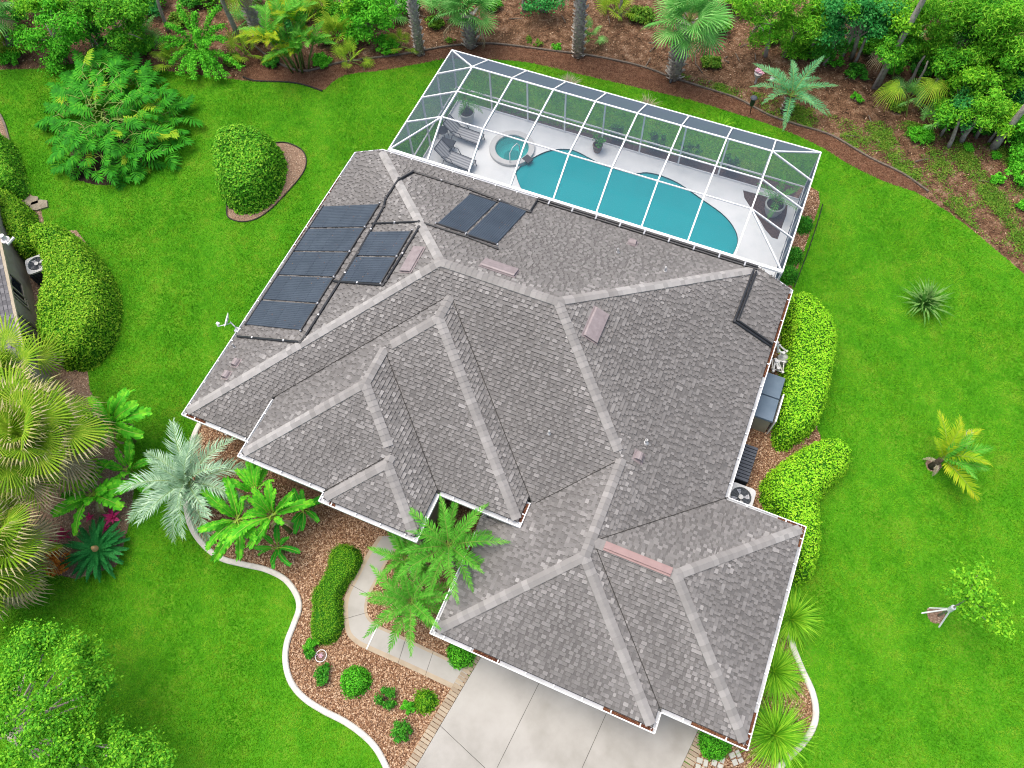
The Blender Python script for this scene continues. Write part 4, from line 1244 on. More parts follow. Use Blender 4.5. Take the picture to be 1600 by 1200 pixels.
for i in range(len(xs_all) - 1):
    a, b = xs_all[i], xs_all[i + 1]
    panel((a, yc, .95), (b, yc, .95), (b, yc, HW), (a, yc, HW)); panel((a, yc, .12), (b, yc, .12), (b, yc, .95), (a, yc, .95))
ys = [yg, yP2, yP15, yP1, yc]
for x in (xl, xr):
    for a, b in zip(ys, ys[1:]):
        panel((x, a, .95), (x, b, .95), (x, b, HW), (x, a, HW)); panel((x, a, .12), (x, b, .12), (x, b, .95), (x, a, .95))
flat('cage_border_bed', [(xl + 2, yc + .08), (xr, yc + .08), (xr, yc + .75), (xl + 2, yc + .75)], .007, M['cage_soil'])

# ------------------------------------------------------------------ poolside furniture
def lounger(px, py, rz, label):
    c = g(px, py, DZ)
    root = empty('sun_lounger', c, label, 'sun lounger', 'striped loungers on the pool deck', rz=rz)
    L0, W = 1.25, .62
    hinge = Vector((0, 0, .34)); foot = Vector((L0, 0, .34)); head = Vector((-.55, 0, .86))
    for nm, a, b in (('seat', hinge, foot), ('backrest', hinge, head)):
        mb = MB(); d = (b - a); k = 9
        for i in range(k):
            y0, yy1 = -W / 2 + W * i / k, -W / 2 + W * (i + 1) / k
            t = 1 if i % 2 else 0
            up = Vector((-d.z, 0, d.x)).normalized() * .02 if nm == 'seat' else Vector((d.z, 0, -d.x)).normalized() * .02
            mb.faces([a + Vector((0, y0, 0)), b + Vector((0, y0, 0)), b + Vector((0, yy1, 0)), a + Vector((0, yy1, 0)),
                      a + Vector((0, y0, 0)) - up, b + Vector((0, y0, 0)) - up, b + Vector((0, yy1, 0)) - up, a + Vector((0, yy1, 0)) - up],
                     [(0, 1, 2, 3), (7, 6, 5, 4), (0, 4, 5, 1), (2, 6, 7, 3), (1, 5, 6, 2), (3, 7, 4, 0)], t)
        mb.build(nm, [M['sling'], M['sling_light']], root)
    fr = MB()
    for y in (-W / 2 - .02, W / 2 + .02):
        fr.tube([head + Vector((0, y, 0)), hinge + Vector((0, y, 0)), foot + Vector((0, y, 0))], .02, 6)
    fr.tube([foot + Vector((0, -W / 2, 0)), foot + Vector((0, W / 2, 0))], .02, 6); fr.tube([head + Vector((0, -W / 2, 0)), head + Vector((0, W / 2, 0))], .02, 6)
    fr.build('frame', M['bronze'], root)
    for x in (-.1, 1.15):
        for y in (-W / 2 - .02, W / 2 + .02):
            lg = MB(); lg.tube([(x, y, .34), (x + (.1 if x > .5 else -.1), y, 0)], .018, 6); lg.build('leg', M['bronze'], root)
    for y in (-W / 2 - .04, W / 2 + .04):
        am = MB(); am.tube([(-.18, y, .5), (-.05, y, .62), (.3, y, .62), (.42, y, .34)], .018, 6); am.build('arm', M['bronze'], root)
    return root


lounger(716, 213, -.06, 'striped sun lounger next to the palm pot')
lounger(703, 252, -.10, 'striped sun lounger closest to the house')
def side_table(px, py, r, square, label):
    c = g(px, py, DZ + .45); c.z = DZ
    root = empty('side_table', c, label, 'side table')
    tp = MB()
    if square: tp.box(-r, r, -r, r, .42, .46, top=(.02,) * 4)
    else: tp.lathe([(.05, .42), (r, .42), (r, .45), (r - .02, .46)], 18)
    tp.build('table_top', M['table_dark'], root)
    for sx in (-1, 1):
        for sy in (-1, 1):
            lg = MB(); lg.tube([(sx * r * .6, sy * r * .6, .42), (sx * r * .72, sy * r * .72, 0)], .018, 6); lg.build('leg', M['bronze'], root)
side_table(697, 225, .36, True, 'dark square side table between the two loungers')
side_table(691, 203, .26, False, 'dark round side table behind the lounger by the palm pot')

# ------------------------------------------------------------------ equipment along the side wall
def box_thing(name, px, py, z, dims, rz, label, cat):
    c = g(px, py, z); c.z = 0
    return empty(name, c, label, cat, rz=rz)


ac = box_thing('air_conditioner', 1158, 776, .92, None, 0, 'grey air conditioner tucked in the notch of the main roof', 'air conditioner')
def ac_parts(root, w=.46, h=.88):
    mb = MB(); mb.box(-w + .03, w - .03, -w + .03, w - .03, .06, h - .06); mb.build('coil', M['ac_body'], root)
    lv = MB()
    for k in range(9):
        z = .12 + k * (h - .24) / 9
        lv.box(-w, w, -w, -w + .02, z, z + .03); lv.box(-w, w, w - .02, w, z, z + .03); lv.box(-w, -w + .02, -w + .021, w - .021, z, z + .03); lv.box(w - .02, w, -w + .021, w - .021, z, z + .03)
    lv.build('louvre', M['ac_body'], root)
    cab = MB(); n = 32; r = w * .80
    mb2 = MB(); outer = [(-w, -w), (w, -w), (w, w), (-w, w)]
    sq = []
    for i in range(n):
        a = 2 * PI * i / n; cx, cy = math.cos(a), math.sin(a); k = w / max(abs(cx), abs(cy)); k = min(k, w * 1.28); sq.append((cx * k, cy * k))
    for i in range(n):
        j = (i + 1) % n
        cab.faces([(*sq[i], h), (*sq[j], h), (r * math.cos(2 * PI * j / n), r * math.sin(2 * PI * j / n), h + .02), (r * math.cos(2 * PI * i / n), r * math.sin(2 * PI * i / n), h + .02), (*sq[i], h - .08), (*sq[j], h - .08)], [(0, 1, 2, 3), (0, 4, 5, 1)])
        cab.faces([(r * math.cos(2 * PI * i / n), r * math.sin(2 * PI * i / n), h + .02), (r * math.cos(2 * PI * j / n), r * math.sin(2 * PI * j / n), h + .02), (r * math.cos(2 * PI * j / n), r * math.sin(2 * PI * j / n), h - .07), (r * math.cos(2 * PI * i / n), r * math.sin(2 * PI * i / n), h - .07)], [(0, 1, 2, 3)])
    cab.build('top_cover', M['ac_grey'], root)
    pl = MB(); pl.lathe([(r, h - .08), (.01, h - .08)], 24); pl.build('fan_well', M['ac_body'], root)
    fan = MB()
    for k in range(4):
        a = k * PI / 2 + .4
        fan.poly([(.06 * math.cos(a), .06 * math.sin(a), h - .05), (r * .9 * math.cos(a - .25), r * .9 * math.sin(a - .25), h - .065), (r * .9 * math.cos(a + .35), r * .9 * math.sin(a + .35), h - .03)])
    fan.build('fan', M['steel'], root)
    gr = MB()
    for k in range(1, 6): gr.tube([(r * k / 6 * math.cos(2 * PI * i / 20), r * k / 6 * math.sin(2 * PI * i / 20), h + .005) for i in range(21)], .004, 4, cap=False)
    for k in range(8): a = PI * k / 8; gr.bar((-r * math.cos(a), -r * math.sin(a), h + .012), (r * math.cos(a), r * math.sin(a), h + .012), .008, .008)
    gr.build('fan_guard', M['ac_fan'], root)
    hb = MB(); hb.lathe([(.09, h + .01), (.09, h + .03), (.05, h + .04)], 14); hb.build('hub', M['ac_grey'], root)


ac_parts(ac)
sb = box_thing('storage_box', 1200, 618, 1.15, None, 0, 'large storage box with a blue grey lid against the side wall', 'storage box')
mb = MB(); mb.box(-.42, .42, -.95, .95, 0, 1.05, top=(.02,) * 4); mb.build('box_body', M['box_body'], sb)
for y0, y1_ in ((-.98, -.01), (.01, .98)):
    mb = MB(); mb.box(-.45, .45, y0, y1_, 1.052, 1.13, top=(.03, .03, .02, .02)); mb.build('lid', M['box_lid'], sb)
mb = MB(); mb.box(.50, .55, -.95, .25, .0, 1.2); mb.build('side_board', M['white_metal'], sb)
hpu = box_thing('slatted_cover', 1164, 722, .80, None, 0, 'dark slatted box cover near the air conditioner', 'equipment cover')
slm = MB(); slm.box(-.31, .31, -.055, .055, .76, .80, top=(.006,) * 4); slm = slm.mesh('slat', M['slat_grey'])
for k in range(11): link('slat', slm, hpu, (0, -.66 + k * .132, 0))
mb = MB(); mb.box(-.30, .30, -.72, .72, 0, .755); mb.build('body', M['ac_body'], hpu)
pq = empty('pool_plumbing', g(1216, 560, 0), 'white pool plumbing pipes below the side gutter', 'pool plumbing')
def pvc(pts, mat='pvc', r=.035):
    mb = MB(); P = [g(a, b, z) - pq.location for a, b, z in pts]
    mb.tube(P, r, 8)
    for p in P: mb.lathe([(r * 1.4, -r * 1.4), (r * 1.4, r * 1.4)], 8, p)
    mb.build('pipe', M[mat], pq)
pvc([(1212, 540, 1.6), (1218, 540, 1.0), (1229, 549, .9), (1230, 556, .4)])
pvc([(1214, 536, 1.7), (1216, 548, 1.2), (1224, 552, 1.1)], r=.045)
pvc([(1207, 560, .9), (1225, 566, .9), (1223, 582, .8), (1207, 576, .8), (1207, 560, .9)])
pvc([(1212, 562, 1.0), (1208, 580, .9)]); pvc([(1216, 566, 1.0), (1222, 580, .7)]); pvc([(1213, 565, 1.0), (1216, 576, .9)], r=.05)
pvc([(1225, 564, .5), (1223, 582, .3)], 'copper', .025)
mb = MB(); p = g(1216, 573, 0) - pq.location; mb.lathe([(.24, 0), (.26, .5), (.22, .75), (.08, .85)], 16, p); mb.build('filter_tank', M['pot_white'], pq)
mb = MB(); p = g(1228, 560, 0) - pq.location; mb.lathe([(.12, 0), (.12, .35), (.05, .4)], 12, p); mb.build('pump', M['black_plastic'], pq)

# ------------------------------------------------------------------ neighbour house at the left edge
NB = empty('neighbor_house', (0, 0, 0), 'neighbour house at the edge with tan wall and grey shingle roof', 'house')
b0, b1 = Vector(g2(46, 432, 0)), Vector(g2(73, 552, 0))
dN = (b1 - b0).normalized(); nN = Vector((-dN.y, dN.x))
if (nN.x * AX_R[0] + nN.y * AX_R[1]) > 0: nN = -nN        # into the neighbour house
e1 = Vector(g2(30, 478, ZE)); off = (e1 - b0).dot(nN)       # eave overhang, measured from the wall line
A0 = b0 - dN * 3.6; A1 = b1 + dN * 4.0
off = max(-.55, min(off, -.05))
def NP(t, s, z): p = A0 + dN * t + nN * s; return (p.x, p.y, z)
LN = (A1 - A0).length
mb = MB(); mb.poly([NP(0, 0, -.02), NP(LN, 0, -.02), NP(LN, 0, ZE - .12), NP(0, 0, ZE - .12)]); mb.poly([NP(0, 8, -.02), NP(0, 0, -.02), NP(0, 0, ZE - .12), NP(0, 8, ZE - .12)])
mb.poly([NP(LN, 0, -.02), NP(LN, 8, -.02), NP(LN, 8, ZE - .12), NP(LN, 0, ZE - .12)]); mb.poly([NP(0, 8, -.02), NP(LN, 8, -.02), NP(LN, 8, ZE - .12), NP(0, 8, ZE - .12)])
mb.build('wall', M['stucco_neighbor'], NB)
EO = .12
rp = [(NP(-.3, -EO, 0)[:2]), (NP(LN + .3, -EO, 0)[:2])]
nr = MB()
E = .142 / math.sqrt(1 + P_ * P_)
tone = []
nr.poly([NP(-.3, -EO, ZE), NP(LN + .3, -EO, ZE), NP(LN + .3, 4.5, ZE + P_ * 4.6), NP(-.3, 4.5, ZE + P_ * 4.6)])
nr.poly([NP(-.3, 4.5, ZE + P_ * 4.6), NP(LN + .3, 4.5, ZE + P_ * 4.6), NP(LN + .3, 9, ZE), NP(-.3, 9, ZE)])
NR = nr.build('roof', M['roof_deck'], NB)
Vn, Fn = [], []
for k in range(26):
    u = -.3 - random.random() * .2; v0 = k * E; hi = True
    while u < LN + .3:
        w = random.uniform(.13, .3); u1 = min(u + w, LN + .3); hi = not hi
        kk = len(Vn); t = .03 if hi else .015
        for uu, vv, f in ((u, v0, 0), (u1, v0, 0), (u1, v0 + E, 1), (u, v0 + E, 1)): Vn.append(NP(uu, vv - EO, ZE + P_ * vv + .008 + t * (1 - f)))
        for uu, vv in ((u, v0), (u1, v0), (u1, v0 + E), (u, v0 + E)): Vn.append(NP(uu, vv - EO, ZE + P_ * vv))
        tn = (.5 + .3 * random.random()) if hi else .3 + .2 * random.random()
        Fn.append((kk, kk + 1, kk + 2, kk + 3)); tone.append(tn)
        for i in range(4): Fn.append((kk + i, kk + 4 + i, kk + 4 + (i + 1) % 4, kk + (i + 1) % 4)); tone.append(tn * .45)
        u = u1
me = bpy.data.meshes.new('shingle_courses'); me.from_pydata(Vn, [], Fn); at = me.attributes.new('tone', 'FLOAT', 'FACE'); at.data.foreach_set('value', tone); me.materials.append(M['shingle_b'])
o = link('shingle_courses', me, NR); o['kind'] = 'stuff'
mb = MB(); mb.bar(NP(-.3, -EO - .06, ZE - .03), NP(LN + .3, -EO - .06, ZE - .03), .12, .10); mb.build('gutter', M['stucco_neighbor'], NB)
for px, py, hz, wd in ((28, 447, 1.45, .5), (54, 535, 1.45, .55), (36, 463, 1.3, .22)):
    c = Vector(g2(px, py, hz)); t = (c - A0).dot(dN)
    fr = MB()
    for t0, t1, za, zb in ((t - wd - .07, t + wd + .07, hz - .57, hz - .5), (t - wd - .07, t + wd + .07, hz + .5, hz + .57), (t - wd - .07, t - wd, hz - .5, hz + .5), (t + wd, t + wd + .07, hz - .5, hz + .5)):
        a, b = NP(t0, -.025, (za + zb) / 2), NP(t1, -.025, (za + zb) / 2); fr.bar(a, b, .05, zb - za)
    w_ = fr.build('window', M['stucco_neighbor'], NB)
    pn = MB(); pn.poly([NP(t - wd, -.012, hz - .5), NP(t + wd, -.012, hz - .5), NP(t + wd, -.012, hz + .5), NP(t - wd, -.012, hz + .5)]); pn.build('pane', M['glass_dark'], w_)
for px, py in ((33, 487), (42, 500)):
    c = Vector(g2(px, py, 1.8)); t = (c - A0).dot(dN); mb = MB(); mb.bar(NP(t, -.05, 2.1), NP(t, -.05, .1), .08, .06); mb.build('downspout', M['stucco_neighbor'], NB)
c = g(10, 376, ZE + .1); mb = MB(); mb.lathe([(.18, 0), (.18, .08), (.1, .12), (.1, .34)], 12, c); mb.tube([c + Vector((0, 0, .1)), c + Vector((.3, -.15, .1)), c + Vector((.35, .2, .15))], .06, 8); mb.build('vent_pipe', M['pvc'], NB)
nac = empty('air_conditioner', g2(57, 412, .9) + (0,), 'white topped air conditioner beside the neighbour wall and bean shaped hedge', 'air conditioner', rz=math.atan2(dN.y, dN.x)); ac_parts(nac, .44, .9)

# ------------------------------------------------------------------ plant builders
def leaf_quads(P, Nrm, size, aspect=.5, jit=.6, rs=None, droop=0.0):
    """rhombic leaves at points P facing roughly Nrm -> verts, quads"""
    r = rs or rng
    n = len(P)
    N = Nrm + r.normal(0, jit, (n, 3)); N /= np.linalg.norm(N, axis=1, keepdims=True) + 1e-9
    A = r.normal(0, 1, (n, 3)); A -= N * (A * N).sum(1, keepdims=True); A /= np.linalg.norm(A, axis=1, keepdims=True) + 1e-9
    if droop: A[:, 2] -= droop; A /= np.linalg.norm(A, axis=1, keepdims=True)
    B = np.cross(N, A)
    s = (np.asarray(size) * r.uniform(.65, 1.35, n))[:, None]
    V = np.empty((n, 4, 3))
    V[:, 0] = P - A * s * .5; V[:, 2] = P + A * s * .5
    V[:, 1] = P + B * s * aspect * .5 + N * s * .06; V[:, 3] = P - B * s * aspect * .5 + N * s * .06
    return V.reshape(-1, 3), np.arange(n * 4).reshape(n, 4)


def clumps(centers, radii, n_each, flat_=.75, rs=None):
    """points spread on the shells of many small leaf clumps"""
    r = rs or rng
    C_ = np.repeat(np.asarray(centers, float), n_each, 0); R = np.repeat(np.asarray(radii, float), n_each)
    D_ = r.normal(0, 1, C_.shape); D_ /= np.linalg.norm(D_, axis=1, keepdims=True)
    D_[:, 2] = np.where(D_[:, 2] < -.35, -D_[:, 2], D_[:, 2])
    rad = R * np.clip(.42 + .42 * np.abs(r.normal(0, 1, len(R))), 0, 1.75)
    P = C_ + D_ * rad[:, None] * np.array([1, 1, flat_])
    return P, D_ + np.array([0, 0, .5])


def hedge(name, outline, h, label, mat='hedge_mid', cat='hedge', r_edge=.45, leaf=.07, dens=420, group=None, lump=.11, cell=.12, base=0.0):
    """clipped hedge: solid inner leaves under a skin of separate leaves"""
    O = np.array(outline); x0, y0 = O.min(0); x1, y1 = O.max(0)
    X, Y = np.meshgrid(np.arange(x0 - cell, x1 + 2 * cell, cell), np.arange(y0 - cell, y1 + 2 * cell, cell))
    shp = X.shape; Xf, Yf = X.ravel(), Y.ravel()
    ins = inside(Xf, Yf, outline); d = edge_dist(Xf, Yf, outline) * np.where(ins, 1, -1)
    ph = rng.uniform(0, 6, 6)
    wob = lump * (np.sin(Xf * 2.3 + ph[0]) * np.sin(Yf * 2.6 + ph[1]) + .6 * np.sin(Xf * 5.1 + ph[2]) * np.sin(Yf * 4.7 + ph[3]))
    t = np.clip((d + .02) / r_edge, 0, 1); Z = (h + wob) * np.sqrt(np.clip(1 - (1 - t) ** 2.6, 0, 1)) + base
    Z = np.where(d < -.03, base, Z)
    I = np.arange(len(Xf)).reshape(shp)
    q = np.stack([I[:-1, :-1], I[:-1, 1:], I[1:, 1:], I[1:, :-1]], -1).reshape(-1, 4)
    keep = (d[q] > -.03).any(1)
    q = q[keep]
    V = np.stack([Xf, Yf, Z], 1)
    c = O.mean(0); root = empty(name, (c[0], c[1], 0), label, cat, group)
    off = np.array([c[0], c[1], 0])
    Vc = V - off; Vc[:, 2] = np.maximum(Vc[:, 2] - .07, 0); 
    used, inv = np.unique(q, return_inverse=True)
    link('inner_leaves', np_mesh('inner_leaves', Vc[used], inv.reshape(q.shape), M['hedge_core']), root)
    T = np.concatenate([q[:, [0, 1, 2]], q[:, [0, 2, 3]]])
    a, b, cc = V[T[:, 0]], V[T[:, 1]], V[T[:, 2]]
    cr = np.cross(b - a, cc - a); ar = np.linalg.norm(cr, axis=1) / 2; nm = cr / (2 * ar[:, None] + 1e-9)
    n = int(ar.sum() * dens * 1.6); k = rng.choice(len(T), n, p=ar / ar.sum())
    u, v = rng.random(n), rng.random(n); fl = u + v > 1; u[fl], v[fl] = 1 - u[fl], 1 - v[fl]
    P = a[k] + (b - a)[k] * u[:, None] + (cc - a)[k] * v[:, None]
    P += nm[k] * rng.normal(-.005, .04, n)[:, None]
    P[:, 2] = np.maximum(P[:, 2], .02)
    # uneven clipping: hollows with the leaves gone, and shoots that stand proud
    keepl = np.ones(n, bool)
    for hq in P[rng.choice(n, max(2, n // 1500))]:
        keepl &= ~((np.linalg.norm(P - hq, axis=1) < rng.uniform(.06, .17)) & (rng.random(n) < .85))
    P, k = P[keepl], k[keepl]; n = len(P)
    sh = np.zeros(n)
    for hq in P[rng.choice(n, max(3, n // 700))]:
        sh = np.maximum(sh, np.where(np.linalg.norm(P - hq, axis=1) < .09, rng.uniform(.05, .16), 0) * rng.random(n))
    P = P + nm[k] * sh[:, None]
    VV, FF = leaf_quads(P - off, nm[k] + np.array([0, 0, .25]), leaf * rng.uniform(.7, 1.35, n), .55, .6)
    link('foliage', np_mesh('foliage', VV, FF, M[mat]), root)
    return root


def bush(name, loc, rx, ry, h, label, mat, cat='shrub', n=10, leaf=.09, each=160, group=None, stems=True, core=True, aspect=.5, jit=.6, z0=0.0):
    root = empty(name, loc, label, cat, group)
    cs, rs_ = [], []
    n = int(n * 1.9); each = int(each * .62)
    for i in range(n):
        a = random.uniform(0, 2 * PI); r = math.sqrt(random.random()) * .85
        z = h * random.uniform(.35, .8) * (1 - .35 * r)
        cs.append((rx * r * math.cos(a), ry * r * math.sin(a), z0 + z)); rs_.append(random.uniform(.16, .40) * min(rx, ry, h) * 1.1)
    P, N = clumps(cs, rs_, each); P[:, 2] = np.maximum(P[:, 2], .03)
    V, F_ = leaf_quads(P, N, leaf * rng.uniform(.7, 1.5, len(P)), aspect, jit + .2)
    link('foliage', np_mesh('foliage', V, F_, M[mat]), root)
    if stems:
        mb = MB()
        for c in cs[:8]: mb.tube([(random.uniform(-.05, .05), random.uniform(-.05, .05), 0), (c[0] * .5, c[1] * .5, c[2] * .6), c], [.03, .02, .012], 5)
        mb.build('stems', M['trunk_brown'], root)
    return root


def pinnate(name, L, n, ll, lw, arch=.9, fold=.5, mat='palm', rib='rachis', rag=.1, ang=(75, 25), start=.12, seed=0, droop=.25, sag=.0):
    """feather frond along +x that arches over; leaflets in two rows"""
    rd = random.Random(seed); V, Fc, mi = [], [], []
    def rach(t):
        a0 = arch
        return Vector((L * (t - .10 * t * t * arch), 0, L * (.30 * arch * t - .62 * arch * t * t)))
    pts = [rach(i / 8) for i in range(9)]
    mb = MB(); mb.tube(pts, [max(.006, .022 * L / 1.6 * (1 - .85 * i / 8)) for i in range(9)], 4, 1)
    for i in range(n):
        t = start + (1 - start) * (i + .5) / n
        p = rach(t); d = (rach(min(1, t + .02)) - rach(max(0, t - .02))).normalized()
        k = math.sin(PI * min(1, (.18 + .82 * (t - start) / (1 - start)) ** .8)) ** .55 if t < .97 else .35
        for s in (1, -1):
            a = math.radians(ang[0] + (ang[1] - ang[0]) * (t - start) / (1 - start) + rd.uniform(-7, 7))
            f = fold + rd.uniform(-.22, .22)
            side = Vector((0, s * math.cos(f), math.sin(f)))
            dr = (d * math.cos(a) + side * math.sin(a)).normalized()
            l = ll * max(.3, k) * rd.uniform(1 - rag, 1 + rag)
            mid = p + dr * l * .5; tip = p + dr * l * .96 + Vector((0, 0, -droop * l * rd.uniform(.5, 1.3)))
            w = d * (lw * .5)
            up = Vector((0, 0, .004))
            mb.faces([p - w * .5, mid - w, tip, mid + w, p + w * .5], [(0, 1, 3, 4), (1, 2, 3)], 0)
    return mb.mesh(name, [M[mat], M[rib]])


def crown(root, meshes, n, z, e0, e1, scale=(.9, 1.1), tilt=.0, name='frond', az0=0.0, dry=None, twist=.3, r0=.03):
    """fronds set spirally round a growing point; elevation runs e0 (oldest) .. e1 (youngest) degrees"""
    for i in range(n):
        t = i / max(1, n - 1); az = az0 + i * 2.39996 + random.uniform(-.2, .2)
        el = math.radians(e0 + (e1 - e0) * t ** 1.1 + random.uniform(-6, 6))
        me = random.choice(dry if (dry and i < len(dry) * 1.5) else meshes)
        R = Matrix.Rotation(az, 4, 'Z') @ Matrix.Rotation(-el, 4, 'Y') @ Matrix.Rotation(random.uniform(-twist, twist), 4, 'X')
        s = random.uniform(*scale) * (1 if t < .8 else .8)
        o = link(name, me, root); o.matrix_local = Matrix.Translation((r0 * math.cos(az), r0 * math.sin(az), z)) @ R @ Matrix.Scale(s, 4)


def trunk_tube(root, pts, rad, mat='trunk_grey', n=9, name='trunk'):
    mb = MB(); mb.tube(pts, rad, n); return mb.build(name, M[mat], root, True)


def fan_leaf(name, R, nseg, span, pet, mat='fan', cup=.15, droop=.35, seed=0, split=.34, fold=.3, tipmat=None):
    """costapalmate fan: petiole along +x, then ribbed segments spread over span degrees"""
    rd = random.Random(seed); mb = MB()
    mb.tube([(0, 0, 0), (pet * .5, 0, pet * .03), (pet, 0, 0)], [.024, .018, .013], 4, 1)
    h = math.radians(span) / 2
    for i in range(nseg):
        a = -h + 2 * h * (i + .5) / nseg; da = h / nseg
        l = R * (1 - .30 * (abs(a) / h) ** 1.6) * rd.uniform(.92, 1.06)
        base = Vector((pet + .10 * R * (1 - abs(a) / h), 0, 0))
        def at(r, an, dz=0): return base + Vector((r * math.cos(an), r * math.sin(an), cup * r * (abs(math.sin(an))) - droop * R * (r / R) ** 2.6 * .8 + dz))
        r1, r2 = l * split, l * .78
        up = fold * da * r1
        p0 = base; m1 = at(r1, a, up); e1, e2 = at(r1, a - da * 1.0), at(r1, a + da * 1.0)
        m2 = at(r2, a, up * .5); wq = da * .95 * r1 / r2
        f1, f2 = at(r2, a - wq, -.01), at(r2, a + wq, -.01); dz = -rd.uniform(.02, .16) * R * droop * 2
        tip = at(l, a, dz)
        mb.faces([p0, e1, m1, e2], [(0, 1, 2), (0, 2, 3)], 0)
        mb.faces([e1, m1, m2, f1], [(0, 3, 2, 1)], 0); mb.faces([e2, m1, m2, f2], [(0, 1, 2, 3)], 0)
        mb.faces([f1, m2, f2, tip], [(0, 3, 1), (1, 3, 2)], 2 if tipmat else 0)
    return mb.mesh(name, [M[mat], M['rachis']] + ([M[tipmat]] if tipmat else []))


def banana_leaf(name, L, W, mat='banana', arch=.8, seed=0, torn=.25, pet=.25):
    rd = random.Random(seed); mb = MB(); n = 20
    def sp(t): return Vector((L * (t - .12 * arch * t * t), 0, L * (.30 * arch * t - .55 * arch * t * t)))
    ptl = [Vector((-pet * L, 0, -pet * L * .25)), Vector((0, 0, 0))]
    mb.tube(ptl + [sp(i / 6) + Vector((0, 0, .006)) for i in range(1, 7)], [.028, .026] + [.022 * (1 - .8 * i / 6) for i in range(1, 7)], 4, 1)
    for s in (1, -1):
        prev = None
        for i in range(n):
            t0, t1 = i / n, (i + 1) / n
            w = lambda t: W * .5 * math.sin(PI * min(1, (t * .93 + .035))) ** .42
            tear = rd.random() < torn
            dz = rd.uniform(-.26, .04) * W if tear else rd.uniform(-.03, .03) * W
            if prev is None or tear: z_in = dz
            else: z_in = prev
            a, b = sp(t0), sp(t1); g_ = rd.uniform(.2, .6) / n if tear else 0
            sk = L * .05
            rw = rd.uniform(.9, 1.04); o0 = sp(t0 + g_) + Vector((sk, s * w(t0 + g_) * rw, .10 * w(t0) + z_in)); o1 = b + Vector((sk, s * w(t1) * rw, .10 * w(t1) + dz))
            m0 = sp(t0) + Vector((sk * .5, s * w(t0) * .55, .12 * w(t0))); m1 = b + Vector((sk * .5, s * w(t1) * .55, .12 * w(t1)))
            mb.faces([a, b, m1, m0], [(0, 1, 2, 3)] if s > 0 else [(3, 2, 1, 0)], 0)
            mb.faces([m0, m1, o1, o0], [(0, 1, 2, 3)] if s > 0 else [(3, 2, 1, 0)], 0)
            prev = dz
    return mb.mesh(name, [M[mat], M['banana_rib']])


def split_leaf(name, L, mat='philo', seed=0, n=8):
    """deeply lobed leaf on a long stalk"""
    rd = random.Random(seed); mb = MB(); pet = L * .9
    mb.tube([(0, 0, 0), (pet * .55, 0, pet * .10), (pet, 0, 0)], [.02, .016, .012], 4, 1)
    for s in (1, -1):
        for i in range(n):
            t = i / (n - 1); p = Vector((pet + L * .85 * t, 0, -.16 * L * t * t))
            a = math.radians(115 - 95 * t + rd.uniform(-6, 6)); l = L * (.52 - .22 * abs(t - .35)) * rd.uniform(.9, 1.1)
            dr = Vector((math.cos(a), s * math.sin(a), -.12 - rd.uniform(0, .22))); w = Vector((-dr.y * s, dr.x * s, 0)) * L * .055
            mid = p + dr * l * .55; tip = p + dr * l + Vector((0, 0, -.07 * L))
            mb.faces([p - w * .7, mid - w * 1.15, tip, mid + w * 1.15, p + w * .7], [(0, 1, 3, 4), (1, 2, 3)], 0)
    return mb.mesh(name, [M[mat], M['rachis']])


def tree(name, base, height, label, crown_r, mat='tree_leaf', n=26, each=420, leaf=.13, cat='tree', group=None, trunk_r=.12, bark='trunk_grey', lean=(0, 0), z_lo=.45, flat_=.75, clump=(.4, .75), aspect=.5, bare=False):
    root = empty(name, (base[0], base[1], 0), label, cat, group)
    lx, ly = lean
    tp = [(lx * t * height + .10 * math.sin(5 * t + base[0]), ly * t * height + .10 * math.sin(4 * t + base[1]), height * .86 * t) for t in (0, .2, .4, .6, .8, 1)]
    trunk_tube(root, [(0, 0, -.1)] + tp[1:], [trunk_r * 1.25, trunk_r, trunk_r * .88, trunk_r * .72, trunk_r * .5, trunk_r * .25], bark)
    cs, rr = [], []
    lb = MB()
    for i in range(n):
        a = i * 2.4 + random.uniform(-.3, .3); t = random.uniform(z_lo, 1.0)
        r = crown_r * math.sqrt(random.uniform(.05, 1)) * (1 - .55 * max(0, (t - .6) / .4))
        x, y = lx * t * height + r * math.cos(a), ly * t * height + r * math.sin(a); z = height * t + random.uniform(-.3, .2)
        cs.append((x, y, z)); rr.append(random.uniform(*clump))
        if r > .3 and i % 2 == 0:
            tb = max(.25, t - .22); lb.tube([(lx * tb * height, ly * tb * height, height * .86 * tb), (x * .6 + lx * tb * height * .4, y * .6 + ly * tb * height * .4, (z + height * .86 * tb) / 2 + .1), (x, y, z)], [trunk_r * .38, trunk_r * .24, trunk_r * .08], 5)
    if lb.v: lb.build('limbs', M[bark], root, True)
    P, N = clumps(cs, rr, each, flat_); V, F_ = leaf_quads(P, N, leaf, aspect, .55)
    link('crown', np_mesh('crown', V, F_, M[mat]), root)
    return root


